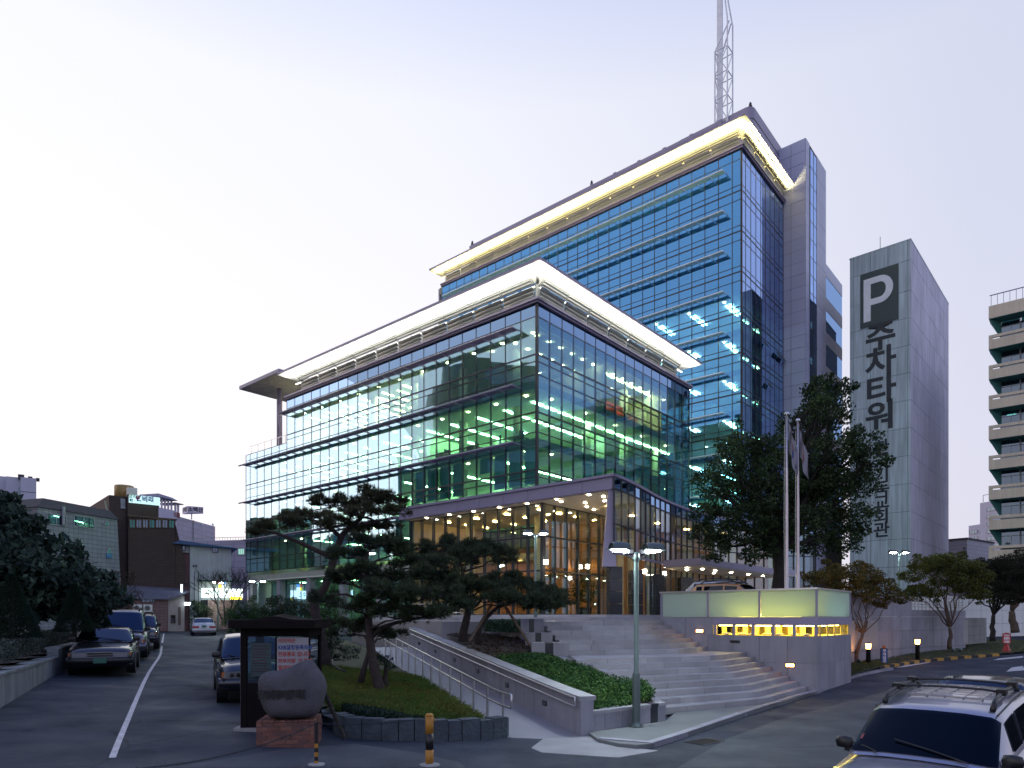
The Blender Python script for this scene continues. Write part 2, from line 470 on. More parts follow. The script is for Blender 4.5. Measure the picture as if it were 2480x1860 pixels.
class Wall:
    """collects the panes of one building; the 300 that show largest become parts of their own"""
    def __init__(self, parent): self.p = parent; self.panes = []; self.M = root_matrix(parent)
    def pane(self, x0,y0,z0,x1,y1,z1, m):
        c = [self.M @ Vector(q) for q in ((x0,y0,z0),(x1,y1,z0),(x1,y1,z1),(x0,y0,z1))]
        q = [proj(a) for a in c]
        area = abs(sum(q[i][0]*q[(i+1)%4][1]-q[(i+1)%4][0]*q[i][1] for i in range(4)))/2
        if not any(-60 < a[0] < 2540 and -60 < a[1] < 1900 for a in q): area = 0
        self.panes.append((area, x0,y0,z0,x1,y1,z1,m))
    def flush(self, most=300, name='glass_pane'):
        self.panes.sort(key=lambda a: -a[0])
        for a in self.panes[:most]:
            pbox(name, self.p, *a[1:7], a[7])
        rest = self.panes[most:]
        if rest:
            mb = MB(); mats = []; idx = []
            for a in rest:
                if a[7] not in mats: mats.append(a[7])
                mb.box(*a[1:7]); idx += [mats.index(a[7])]*6
            me = mb.mesh('glazing')
            for m in mats: me.materials.append(m)
            me.polygons.foreach_set('material_index', idx)
            obj('glazing', me, self.p, kind='stuff')

def axbox(name, parent, ax, fixed, o0, o1, a0, a1, z0, z1, m, rot=None):
    """box on a facade: o = outward distance, a = along the facade"""
    if ax == 'L': return pbox(name, parent, fixed-o1, a0, z0, fixed-o0, a1, z1, m, rot)
    return pbox(name, parent, a0, fixed-o1, z0, a1, fixed-o0, z1, m, rot)

def curtain(wall, ax, fixed, cols, rows, matf, mull=0.055, depth=0.13, heavy=()):
    """panes between column edges and row edges with mullions and transoms proud of them"""
    p = wall.p
    for i in range(len(cols)-1):
        for j in range(len(rows)-1):
            m = matf(i, j)
            if m is None: continue
            a0, a1, z0, z1 = cols[i]+mull/2-.004, cols[i+1]-mull/2+.004, rows[j]+mull/2-.004, rows[j+1]-mull/2+.004
            if ax == 'L': wall.pane(fixed-.012, a0, z0, fixed+.012, a1, z1, m)
            else: wall.pane(a0, fixed-.012, z0, a1, fixed+.012, z1, m)
    for c in cols:
        axbox('mullion', p, ax, fixed, -depth, .035, c-mull/2, c+mull/2, rows[0], rows[-1], mullm)
    for j, z in enumerate(rows):
        h = mull*(1.9 if j in heavy else 0.9)
        axbox('transom', p, ax, fixed, -depth+.02, .028, cols[0], cols[-1], z-h/2, z+h/2, mullm)

def sunshade(parent, z, a0, a1, step, panelm, barm, depth=0.95, ax='L', fixed=0.0):
    mb = MB()
    n = int(round((a1-a0)/step))
    bar = []
    if ax == 'L': mb.tube([(fixed-depth, a0, z), (fixed-depth, a1, z)], 0.075, 6)
    s = mb.build('sunshade', barm, parent)
    for k in range(n):
        b0, b1 = a0+k*step+.10, a0+(k+1)*step-.10
        axbox('shade_panel', s, ax, fixed, .30, depth-.05, b0, b1, z-.03, z, panelm)
    for k in range(n+1):
        b = a0+k*step
        axbox('bracket', s, ax, fixed, .03, depth-.02, b-.02, b+.02, z-.06, z+.02, barm)
    return s

lv = MB()
lp = [(0.15*math.cos(w), 0.035*math.sin(w)) for w in [2*math.pi*k/8 for k in range(8)]]
lv.add([(x,-.5,z) for x,z in lp]+[(x,.5,z) for x,z in lp], [tuple(range(8)), tuple(range(15,7,-1))]+[(k,8+k,8+(k+1)%8,(k+1)%8) for k in range(8)])
louvre_me = lv.mesh('louvre', galv, smooth=True)

def louvres(parent, ax, fixed, a0, a1, z0, step=3.0, cap=True):
    n = max(1, int(round((a1-a0)/step)))
    st = (a1-a0)/n
    def pt(out, a, z): return (fixed-out, a, z) if ax == 'L' else (a, fixed-out, z)
    for k in range(n+1):
        a = a0+k*st
        mb = MB()
        for d in (-.07, .07):
            mb.tube([pt(.05,a+d,z0), pt(.05,a+d,z0+.90), pt(.80,a+d,z0+1.40)], .03, 5)
        mb.build('louvre_post', galv, parent)
    for k in range(n):
        for o_, z_, t_ in ((.10,.16,60),(.10,.46,60),(.12,.76,55),(.30,1.02,-15),(.50,1.15,-15),(.70,1.28,-15)):
            o = obj('louvre', louvre_me, parent)
            o.location = pt(o_, a0+(k+.5)*st, z0+z_)
            o.scale = (1, st-.22, 1)
            o.rotation_euler = (0, R(t_ if ax == 'L' else t_), 0 if ax == 'L' else R(90))

# ================================================================== podium block
pod = thing('office_podium', 'low glass office block with glowing white eaves and green-lit floors', 'building', BP, BROT)
pod_w = Wall(pod)
PU = [1.5*k for k in range(23)]                      # 22 bays along the left face
PV = [1.5*k for k in range(17)]                      # 16 bays along the right face
PR = [8.6, 9.15, 10.1, 11.8][:0] + [9.15, 9.65, 10.25, 11.80-1.0]
PR = [6.9, 7.75, 8.62, 9.12][:0]
zt = 25.03
def floor_rows(top, n):
    r = [top]
    for k in range(n): r += [top-2.70-4.13*k, top-3.20-4.13*k, top-4.13-4.13*k]
    return sorted(r)
rowsP = sorted([25.03] + floor_rows(24.13, 4))       # 13 rows down to about 7.6
def pm(i, j):
    return g_span if j == len(rowsP)-2 else g_pod
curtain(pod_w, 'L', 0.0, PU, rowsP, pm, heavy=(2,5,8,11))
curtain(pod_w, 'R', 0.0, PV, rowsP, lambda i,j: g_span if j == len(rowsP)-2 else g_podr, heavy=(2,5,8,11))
PU2 = [33.0+1.5*k for k in range(6)] + [41.4]
rowsP2 = [z for z in rowsP if z < 20.2] + [20.65]
curtain(pod_w, 'L', 0.0, PU2[1:] and PU2, rowsP2, lambda i,j: g_pod, heavy=(2,5,8))
pod_w.flush(300)
for (nm, ax, a0, a1) in (('corner_post','L',-.09,.09),):
    axbox(nm, pod, ax, 0, -.09, .09, a0, a1, 7.6, 25.0, mullm)
# cornice, lower roof, end walls
for z0, z1, o in ((25.03,25.17,.22),(25.17,25.34,.36)):
    axbox('cornice', pod, 'L', 0, -.6, o, -o, 33.05, z0+.003, z1, mauve)
    axbox('cornice', pod, 'R', 0, -.6, o, -o+.004, 24.05, z0+.003, z1-.003, mauve)
pbox('terrace_slab', pod, .2, 33.1, 20.3, 22, 41.3, 20.66, mauve)
pbox('end_wall', pod, .2, 33.02, 20.6, 23, 33.2, 25.0, lilac)
pbox('end_wall', pod, .2, 41.3, 2.0, 22, 41.5, 20.6, lilac)
# floors, ceilings, core
fl = [7.25, 11.38, 15.51, 19.64]
for k, z in enumerate(fl):
    pbox('floor_slab', pod, .16, .16, z-.55, 23.8, 41.2 if k < 3 else 32.9, z, floorm)
    top = fl[k+1]-.56 if k < 3 else 23.6
    pbox('ceiling', pod, .16, .16, top-.06, 23.8, 41.2 if k < 3 else 32.9, top, ceilm)
pbox('roof_slab', pod, .25, .25, 23.7, 23.8, 32.9, 24.9, concr)
corem = [mat('office_wall_green', (0.62,0.74,0.52), 0.7), mat('office_wall_pale', (0.72,0.78,0.60), 0.7)]
for k, z in enumerate(fl):
    top = (fl[k+1]-.65) if k < 3 else 23.5
    pbox('core_wall', pod, 8.6, 9.0, z, 20.5, 39, top, cream if k == 3 else corem[k % 2])
    for (x, y) in [(2.6, 4+6.0*i) for i in range(7 if k < 3 else 5)] + [(4+6.0*i, 2.6) for i in range(1,4)]:
        mb = MB(); mb.lathe([(.38,z),(.38,top)], (x,y,0), 14); mb.build('column', white if k == 3 else cream, pod, smooth=True)
# coloured walls of the gym floor seen through the right face
pbox('accent_wall', pod, 11.2, 2.2, 19.66, 15.2, 2.3, 21.6, redw)
pbox('accent_wall', pod, 15.3, 2.4, 19.66, 18.2, 2.5, 21.4, orangew)
pbox('partition', pod, 9.4, .5, 19.66, 9.6, 8.9, 23.5, cream)
pbox('partition', pod, 19.2, .5, 19.66, 19.4, 8.9, 23.5, cream)
pbox('partition', pod, .6, 13.2, 19.66, 8.5, 13.4, 23.5, cream)
pbox('partition', pod, 10.6, 3.2, 15.53, 13.8, 3.4, 18.9, corem[1])
pbox('partition', pod, 3.0, 15.0, 15.53, 8.5, 15.2, 18.9, corem[0])
e_green = emis('green_tube_light', (0.62,1.0,0.56), 60)
e_warm  = emis('warm_ceiling_light', (1.0,0.86,0.36), 90)
e_spot  = emis('ceiling_spot', (1.0,0.80,0.48), 60)
e_stair = emis('stair_light', (0.80,0.95,1.0), 1.6)
e_cyan  = emis('cool_tube_light', (0.66,0.95,1.0), 60)
for k in (0,1,2):
    cz = fl[k+1]-.64
    ys = [2.2+3.0*i for i in range(13)]
    for i, y in enumerate(ys):
        if k == 0 and i % 3 != 1: continue
        if k == 1 and i % 2 == 0: continue
        xs = [2.2+1.7*j for j in range(13)] if i < 1 else [2.4+1.7*j for j in range(4)]
        if i == 1: xs = [2.4+1.7*j for j in range(8)]
        for x in xs:
            pbox('ceiling_light', pod, x, y-.10, cz-.05, x+1.30, y+.10, cz, e_green)
    for i in range(12):
        pbox('downlight', pod, .75, 1.6+3.0*i, cz-.05, .93, 1.78+3.0*i, cz, e_spot)
    for i in range(5):
        pbox('downlight', pod, 2.6+4.5*i, .7, cz-.05, 2.78+4.5*i, .88, cz, e_spot)
for i in range(11):
    pbox('downlight', pod, .8, 1.0+3.0*i, 23.48, .98, 1.18+3.0*i, 23.53, e_spot)
    if i > 3:
        for x in (2.0, 4.0, 6.0): pbox('ceiling_light', pod, x, 1.9+3.0*i, 23.49, x+1.3, 2.08+3.0*i, 23.53, e_warm); pbox('ceiling_light', pod, x+.6, 3.4+3.0*i, 23.49, x+1.9, 3.55+3.0*i, 23.53, e_warm)
for i in range(14):
    for y in (1.1, 3.2, 5.6):
        if i % 2 and y > 4: continue
        x = 1.4+1.5*i
        pbox('downlight', pod, x, y, 23.48, x+.2, y+.2, 23.53, e_spot)
for i in range(6):
    pbox('ceiling_light', pod, 10.2+1.6*i, 1.5, 23.49, 11.5+1.6*i, 1.66, 23.53, e_warm)
# blinds pulled down on the second floor
random.seed(3)
for i in range(20):
    if random.random() < .62:
        h = random.choice((1.2,1.8,2.6)); pbox('roller_blind', pod, .30, PU[i]+.12, 14.85-h, .33, PU[i+1]-.12, 14.85, blindm)
for i in range(2, 16):
    if random.random() < .6:
        h = random.choice((1.5,2.2,2.7)); pbox('roller_blind', pod, PV[i]+.12, .30, 14.85-h, PV[i+1]-.12, .33, 14.85, blindm)
for i in range(0, 20):
    if random.random() < .7:
        h = random.choice((1.2,2.0,2.8)); pbox('roller_blind', pod, .30, PU[i]+.12, 10.7-h, .33, PU[i+1]-.12, 10.7, blindm)
# sun shades along the left face
shadep = frosted('shade_panel_metal', (0.36,0.34,0.46))
sunshade(pod, 23.45, 1.5, 32.9, 1.5, shadep, mauve)
sunshade(pod, 19.30, 1.5, 41.2, 1.5, shadep, mauve)
sunshade(pod, 15.18, 1.5, 41.2, 1.5, shadep, mauve)
sunshade(pod, 11.05, 6.0, 41.2, 1.5, shadep, mauve)
# eave with its lit soffit
e_cove = emis('cove_light', (1.0,0.97,0.82), 3)
e_covey = emis('yellow_cove_light', (1.0,0.82,0.30), 3)
def eave(parent, out_l, out_r, y1, x1, z, zc, e_mat, bay=3.0, inner=0.5, fas=0.22):
    pbox('eave_slab', parent, -out_l, -out_r, z+.02, inner, y1, z+fas, mauve)
    pbox('eave_slab', parent, inner+.003, -out_r+.003, z+.023, x1, inner, z+fas-.003, mauve)
    n = int(round((y1+out_r)/bay)); st = (y1+out_r)/n
    for k in range(n):
        pbox('soffit_panel', parent, -out_l+.05, -out_r+k*st+.012, z, inner-.01, -out_r+(k+1)*st-.012, z+.015, soffitm)
    n = int(round((x1-inner)/bay)); st = (x1-inner)/n
    for k in range(n):
        pbox('soffit_panel', parent, inner+k*st+.012, -out_r+.05, z, inner+(k+1)*st-.012, inner-.01, z+.015, soffitm)
    # up-lights lying behind the louvres
    n = int((y1+.2)/1.5)
    for k in range(n):
        pbox('uplight', parent, -.06, .2+k*1.5, zc+.95, .10, 1.35+k*1.5, zc+.99, e_mat)
    n = int((x1-.3)/1.5)
    for k in range(n):
        pbox('uplight', parent, .3+k*1.5, -.06, zc+.95, 1.45+k*1.5, .10, zc+.99, e_mat)
def cove_lamp(parent, loc, sx, sy, watts, col):
    al = bpy.data.lights.new('eave_uplight', 'AREA'); al.shape = 'RECTANGLE'; al.size = sx; al.size_y = sy; al.energy = watts; al.color = col
    ao = bpy.data.objects.new('eave_uplight', al); COL.objects.link(ao); ao.parent = parent; ao.location = loc; ao.rotation_euler = (R(180),0,0)
eave(pod, 1.83, 1.70, 31.8, 23.3, 26.85, 25.34, e_cove)
cove_lamp(pod, (-1.05,14.9,26.42), .5, 33.0, 1100, (1.0,.97,.84)); cove_lamp(pod, (11.0,-1.0,26.42), 24.0, .5, 800, (1.0,.97,.84))
louvres(pod, 'L', 0.0, .15, 30.15, 25.34)
louvres(pod, 'R', 0.0, .15, 21.15, 25.34)
mb = MB(); mb.tube([(-.05,-.05,25.3),(-.05,-.05,26.4),(-.9,-.9,26.95)], .12, 8); mb.build('louvre_corner_post', galv, pod)
# flat canopy on one column at the far end
mb = MB(); mb.prism([(-.6,33.6),(6.6,33.6),(6.6,41.8),(-.6,41.8)][::-1], 27.95, 28.3)
cn = mb.build('roof_canopy', mauve, pod)
for k in range(4):
    pbox('soffit_panel', cn, -.55, 33.65+k*2.03, 27.92, 6.55, 33.63+(k+1)*2.03, 27.945, concr)
mb = MB(); mb.lathe([(.30,20.6),(.30,26.6),(.22,26.7),(.22,27.95)], (2.2,38.2,0), 16); mb.build('canopy_column', mauve, pod, smooth=True)
for k in range(6): pbox('railing_post', pod, .3, 33.8+1.4*k, 20.66, .34, 33.84+1.4*k, 21.7, steel)
pbox('railing_bar', pod, .3, 33.6, 21.62, .34, 41.2, 21.66, steel)
# recessed ground storey below the left face
for k in range(6): pbox('pillar', pod, .3, 12.5+5.6*k, 1.0, .95, 13.15+5.6*k, 6.7, mat('pillar_grey', (0.34,0.34,0.40), .6) if k == 0 else MAT['pillar_grey'])
gw = Wall(pod)
curtain(gw, 'L', 2.6, [6.0+1.5*k for k in range(24)], [1.5,3.9,6.7], lambda i,j: g_pod)
gw.flush(0)
pbox('ground_ceiling', pod, 0.1, 5.6, 6.6, 12, 41.2, 6.72, ceilm)
pbox('ground_back_wall', pod, 8.0, 6.0, 1.2, 8.2, 41, 6.6, mat('yellow_green_wall', (0.42,0.52,0.22), 0.7))
for k in range(8): pbox('ceiling_light', pod, 4.4, 8.0+4.2*k, 6.52, 5.9, 8.3+4.2*k, 6.57, e_green)

# ================================================================== tower block
TWO = B(30.2, -2.77)
tow = thing('office_tower', 'tall blue glass office tower with a glowing yellow eave', 'building', TWO, BROT)
tw = Wall(tow)
TU = [0, 1.0] + [1.0+1.5*k for k in range(1,30)]
TV = [0, 1.0] + [1.0+1.4*k for k in range(1,9)]
rowsT = sorted([50.72] + floor_rows(49.75, 0) + [z for k in range(10) for z in (47.10-4.17*k, 46.52-4.17*k, 45.60-4.17*k)])
nT = len(rowsT)
random.seed(11)
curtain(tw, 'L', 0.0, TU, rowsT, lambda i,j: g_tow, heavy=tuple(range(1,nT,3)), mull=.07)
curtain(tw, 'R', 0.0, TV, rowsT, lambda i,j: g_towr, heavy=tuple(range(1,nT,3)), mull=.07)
tw.flush(300)
towwall = mat('tower_office_wall', (0.62,0.76,0.76), 0.7)
for k in range(11):
    zf = 49.4-4.17*k
    pbox('floor_slab', tow, .18, .18, zf-.9, 16, 45.3, zf-.35, floorm)
    pbox('ceiling', tow, .18, .18, zf-.97, 16, 45.3, zf-.91, ceilm)
    if k > 0 : pbox('core_wall', tow, 6.5, 6.0, zf-.35, 15.5, 44, zf+3.1, towwall)
pbox('roof_slab', tow, .25, .25, 49.9, 16, 45.3, 50.9, concr)
pbox('rear_wall', tow, 15.8, 6, 2.5, 16.0, 45.4, 51, lilac)
pbox('end_wall', tow, .2, 45.35, 2.5, 16, 45.5, 50.8, lilac)
random.seed(5)
for k in range(1, 11):
    zc = 49.4-4.17*k+3.2-.02 if False else 49.4-4.17*(k-1)-1.02
    for i in range(11):
        y = 1.9+4.0*i
        lit = (k >= 4 and i < 5 and random.random() < .95) or (k >= 6 and random.random() < .8)
        if not lit: continue
        for x in (1.6, 3.4):
            if x > 3 and random.random() < .35: continue
            pbox('ceiling_light', tow, x, y, zc-.05, x+1.3, y+.10, zc, e_cyan)
            pbox('ceiling_light', tow, x, y+.40, zc-.05, x+1.3, y+.50, zc, e_cyan)
        pbox('downlight', tow, .7, y+.2, zc-.06, .9, y+.4, zc-.01, e_spot)
    if k >= 4:
        for i in range(3):
            pbox('ceiling_light', tow, 3.0+3.2*i, 2.2, zc-.05, 4.3+3.2*i, 2.5, zc, e_green)
shade2 = frosted('tower_shade_panel', (0.62,0.86,0.92))
shadebar = mat('tower_shade_bar', (0.80,0.90,0.94), 0.35, 0.0, 0.04, 1)
for k in range(10):
    sunshade(tow, 48.75-4.17*k, 1.6, 43.6, 1.5, shade2, shadebar)
for z0, z1, o in ((50.75,50.95,.20),(50.95,51.10,.32)):
    axbox('cornice', tow, 'L', 0, -.6, o, -o, 44.6, z0, z1, mauve)
    axbox('cornice', tow, 'R', 0, -.6, o, -o+.004, 12.3, z0+.003, z1-.003, mauve)
eave(tow, 2.0, 1.2, 45.1, 12.28, 52.55, 51.10, e_covey)
cove_lamp(tow, (-1.15,22.0,52.12), .5, 45.0, 2600, (1.0,.84,.38)); cove_lamp(tow, (5.9,-.75,52.1), 12.0, .3, 900, (1.0,.84,.38))
louvres(tow, 'L', 0.0, .2, 43.7, 51.10)
louvres(tow, 'R', 0.0, .2, 12.0, 51.10)
# open vent sashes on the right face
for (x, z) in ((5.2, 28.55+4.17),(6.6,24.38+4.17),(9.4,28.55+4.17),(10.8,28.55+4.17)):
    pbox('open_sash', tow, x+.05, -.32, z-.55, x+1.3, -.27, z-.02, mullm, (R(-28),0,0))
# roof wall, pipe frame, penthouse
axbox('roof_wall', tow, 'L', 3.0, -.3, 0, 20.5, 41.9, 51, 57.0, mauve)
axbox('roof_wall', tow, 'L', 3.0, -.3, -.02, 3.4, 20.5, 51, 55.3, mauve)
axbox('roof_beam', tow, 'L', 3.0, -.3, .03, 3.4, 20.5, 56.6, 57.0, mauve)
for k in range(6): axbox('roof_post', tow, 'L', 3.0, -.3, .06, 3.5+3.35*k, 3.9+3.35*k, 55.3, 57.1, mauve)
for k in range(5):
    mb = MB(); mb.tube([(3.1,4.2+3.35*k,55.3),(3.1,6.9+3.35*k,56.6)], .09, 6); mb.build('roof_brace', shadebar, tow)
ph = [(4.9,.5),(13.5,.5),(13.5,9.0),(4.1,9.0)]
arc = [(4.9-.8*math.sin(R(a)), 1.3-.8*math.cos(R(a))) for a in range(90,-1,-15)]
mb = MB(); mb.prism(arc + [(13.2,.5),(13.2,9.0),(4.1,9.0)], 51.0, 57.9)
mb.build('penthouse', mauve, tow)
for z in (55.2, 56.6):
    a2 = [(4.9-.83*math.sin(R(a)), 1.3-.83*math.cos(R(a))) for a in range(90,-1,-15)]
    mb = MB(); mb.prism(a2 + [(13.1,.47),(13.1,.6),(4.1,8.9),(4.07,8.9)], z, z+.06); mb.build('penthouse_joint', joint, tow)
for (x,y) in ((4.6,.9),(3.2,20.6),(3.2,41.5)):
    zb = 57.9 if x > 4 else 57.0
    mb = MB(); mb.lathe([(.2,zb),(.22,zb+.25),(.12,zb+.3),(.16,zb+.5),(.05,zb+.7)], (x,y,0), 10); mb.build('warning_light', blackm, tow)
# lilac stair shaft and rear wing, clad in panels
def clad(parent, ax, fixed, a0, a1, z0, z1, na, nz, m, name='cladding_panel', gap=.018):
    sa, sz = (a1-a0)/na, (z1-z0)/nz
    for i in range(na):
        for j in range(nz):
            axbox(name, parent, ax, fixed, 0, .03, a0+i*sa+gap, a0+(i+1)*sa-gap, z0+j*sz+gap, z0+(j+1)*sz-gap, m)
pbox('stair_shaft', tow, 12.35, -2.46, 2.5, 20.0, 4.0, 57.3, joint)
clad(tow, 'L', 12.35, -2.46, 4.0, 7.0, 57.35, 4, 36, lilac)
clad(tow, 'R', -2.46, 12.32, 13.7, 7.0, 57.35, 1, 36, lilac)
clad(tow, 'R', -2.46, 16.2, 20.0, 7.0, 57.35, 3, 20, lilac)
sw = Wall(tow)
curtain(sw, 'R', -2.52, [13.75,15.0,16.15], [17.3+2.085*k for k in range(20)], lambda i,j: g_towr, mull=.05, depth=.05)
sw.flush(40)
for k in range(9):
    pbox('ceiling_light', tow, 13.95, -2.497, 19.6+4.17*k, 14.6, -2.485, 20.3+4.17*k, e_stair) if k < 7 else None
pbox('stair_void', tow, 13.72, -2.48, 17.4, 16.18, -2.465, 57.0, mat('stair_blind', (0.42,0.60,0.75), .6))
pbox('rear_wing', tow, 20.02, -2.40, 2.5, 27.2, 6.0, 46.1, joint)
for j in range(8):
    z = 46.1-4.17*j
    axbox('cladding_panel', tow, 'R', -2.40, 0, .05, 20.05, 27.2, z-1.55, z-.03, lilac)
    axbox('ribbon_window', tow, 'R', -2.40, 0, .025, 20.05, 27.2, z-4.12, z-1.60, g_span)
# lattice mast
mast = thing('lattice_mast', 'white lattice antenna mast with a flat blade on the tower roof', 'mast', B(30.2+4.6, -2.77+3.9, 57.0), BROT)
mw = mat('mast_white', (0.72,0.74,0.80), 0.45)
q = 0.72
H1, H2, H3 = 8.6, 11.6, 17.5
for (x, y, top) in ((-q,-q,H2),(q,-q,H2),(-q,q,H1),(q,q,H1)):
    pts = [(x,y,-5.0),(x,y,top)]
    pts.append((x*.35, -q*.0 + (.15 if y < 0 else -q), H3 if y < 0 else H2))
    mb = MB(); mb.tube(pts, .085, 6); mb.build('mast_leg', mw, mast)
for k in range(5):
    z = -2.2+2.7*k
    for (a, b) in (((-q,-q),(q,-q)),((q,-q),(q,q)),((q,q),(-q,q)),((-q,q),(-q,-q))):
        mb = MB(); mb.tube([(a[0],a[1],z),(b[0],b[1],z)], .055, 5); mb.build('mast_strut', mw, mast)
        if k < 4:
            mb = MB(); mb.tube([(a[0],a[1],z),(b[0],b[1],z+2.7)], .05, 5); mb.build('mast_brace', mw, mast)
pbox('mast_blade', mast, -.12, .15, -5.0, .12, .75, 17.5, mw)
# ================================================================== entrance lobby
lob = thing('entrance_lobby', 'amber-lit glass lobby with a pointed roof and curved glass screen', 'building', BP, BROT)
curve_w = [(5.25,34.9),(6.9,37.6),(8.65,40.9),(10.6,44.1),(12.6,46.8),(14.6,48.9),(17.4,51.0),(20.5,52.6),(24.0,53.8)]
def resample(pts, n):
    pts = [Vector((p[0],p[1],0)) for p in pts]
    # smooth once (Catmull-Rom) then even spacing
    dense = []
    for i in range(len(pts)-1):
        p0, p1, p2, p3 = pts[max(i-1,0)], pts[i], pts[i+1], pts[min(i+2,len(pts)-1)]
        for k in range(12):
            t = k/12
            dense.append(0.5*((2*p1)+(p2-p0)*t+(2*p0-5*p1+4*p2-p3)*t*t+(3*p1-p0-3*p2+p3)*t**3))
    dense.append(pts[-1])
    L_ = [0]
    for i in range(1,len(dense)): L_.append(L_[-1]+(dense[i]-dense[i-1]).length)
    out = []; j = 0
    for k in range(n+1):
        d = L_[-1]*k/n
        while j < len(L_)-2 and L_[j+1] < d: j += 1
        f = (d-L_[j])/max(1e-9, L_[j+1]-L_[j])
        out.append(dense[j].lerp(dense[j+1], min(1,f)))
    return out
NC = 28
cvp = resample(curve_w, NC)
ROOF = [B(-8,5.5), B(-8,-11.4)] + cvp[1:] + [B(21,-.35), B(-.35,-.35), B(-.35,5.5)]
ROOF = [(p.x,p.y) for p in ROOF]
lobsoff = mat('lobby_soffit', (0.62,0.58,0.48), 0.45, 0, 0.04, 1)
mb = MB(); mb.prism(ROOF, 9.22, 9.90); mb.build('roof', mauve, lob, world=True)
def shrink(poly, d):
    c = Vector((sum(p[0] for p in poly)/len(poly), sum(p[1] for p in poly)/len(poly)))
    return [tuple(Vector(p)+(c-Vector(p)).normalized()*d) for p in poly]
mb = MB(); mb.prism(shrink(ROOF,.25), 9.17, 9.218); mb.build('soffit', lobsoff, lob, world=True)
# fascia panels and the drip edge along the straight front
for k in range(9):
    u0 = -11.38+k*1.876
    pbox('fascia_panel', lob, -8.06, u0+.012, 9.18, -8.003, u0+1.864, 9.80, mauve)
pbox('roof_edge', lob, -8.16, -11.5, 9.82, -7.7, 5.6, 9.96, mauve)
mb = MB()
for z0, z1, off in ((9.82,9.96,.14),):
    rows = []
    for i, p in enumerate(cvp):
        d = (cvp[min(i+1,NC)]-cvp[max(i-1,0)]).normalized(); n_ = Vector((d.y,-d.x,0))
        rows.append([p+n_*off+Vector((0,0,z0)), p+n_*off+Vector((0,0,z1)), p-n_*.3+Vector((0,0,z1)), p-n_*.3+Vector((0,0,z0)), p+n_*off+Vector((0,0,z0))])
    mb.grid(rows)
mb.build('roof_edge', mauve, lob, world=True)
# straight glazed walls
lw = Wall(lob)
lcols = [-6.1+1.16*k for k in range(11)]
zr = [2.72,5.28,7.26,9.18]
curtain(lw, 'L', -7.1, lcols, zr, lambda i,j: g_lob, mull=.10, depth=.16)
lcols2 = [-7.1+1.18*k for k in range(7)]
curtain(lw, 'R', -6.1, lcols2, zr, lambda i,j: g_lob, mull=.10, depth=.16)
lw.flush(300)
pbox('corner_post', lob, -7.2, -6.2, 2.72, -6.98, -5.98, 9.18, mullm)
# curved screen
for i in range(NC):
    a, b = cvp[i], cvp[i+1]
    d = (b-a).normalized(); n_ = Vector((d.y,-d.x,0))
    rows = [(5.98,7.37,g_lob),(7.43,9.20,g_lob),(9.23,9.80,g_span)]
    if i >= 5: rows.append((2.75,5.6,g_lob))
    for z0, z1, m in rows:
        mb = MB(); q0, q1 = a+d*.03, b-d*.03
        mb.add([q0-n_*.012+Vector((0,0,z0)), q1-n_*.012+Vector((0,0,z0)), q1+n_*.012+Vector((0,0,z0)), q0+n_*.012+Vector((0,0,z0)),
                q0-n_*.012+Vector((0,0,z1)), q1-n_*.012+Vector((0,0,z1)), q1+n_*.012+Vector((0,0,z1)), q0+n_*.012+Vector((0,0,z1))],
               [(0,3,2,1),(4,5,6,7),(0,1,5,4),(1,2,6,5),(2,3,7,6),(3,0,4,7)])
        mb.build('glass_pane', m, lob, world=True)
for i in range(NC+1):
    p = cvp[i]
    z0 = 2.72 if i >= 5 else 5.9
    mb = MB(); mb.cbox((p.x,p.y,(z0+9.8)/2), .07, .16, 9.8-z0); mb.build('mullion', mullm, lob, world=True)
for z, h in ((5.92,.14),(7.40,.07),(9.215,.06)):
    mb = MB(); rows = []
    for i, p in enumerate(cvp):
        d = (cvp[min(i+1,NC)]-cvp[max(i-1,0)]).normalized(); n_ = Vector((d.y,-d.x,0))
        rows.append([p+n_*.06+Vector((0,0,z-h/2)), p+n_*.06+Vector((0,0,z+h/2)), p-n_*.08+Vector((0,0,z+h/2)), p-n_*.08+Vector((0,0,z-h/2)), p+n_*.06+Vector((0,0,z-h/2))])
    mb.grid(rows); mb.build('transom', mullm if h < .1 else mauve, lob, world=True)
# tapered white column at the point of the roof and dark granite pylons
mb = MB(); c0 = Vector((5.12,35.25,0))
mb.add([c0+Vector(q) for q in ((-.42,-.20,5.2),(.28,-.20,5.2),(.28,.25,5.2),(-.42,.25,5.2),(-.12,-.20,9.2),(.22,-.20,9.2),(.22,.25,9.2),(-.12,.25,9.2))],
       [(0,3,2,1),(4,5,6,7),(0,1,5,4),(1,2,6,5),(2,3,7,6),(3,0,4,7)])
mb.build('corner_column', mauve, lob, world=True)
for (px, D, w, zt_) in ((1488,36.0,.70,5.25),(1539,38.6,.70,5.25),(1592,41.5,.72,5.2),(1660,44.5,.9,5.2)):
    p = P(px, 1490, D)
    for k in range(4):
        z0 = 2.62+(zt_-2.62)*k/4; z1 = 2.62+(zt_-2.62)*(k+1)/4
        mb = MB(); mb.cbox((p.x,p.y,(z0+z1)/2), w, .5, z1-z0-.02, Matrix.Rotation(R(14),3,'Z')); mb.build('pylon_block', granited, lob, world=True)
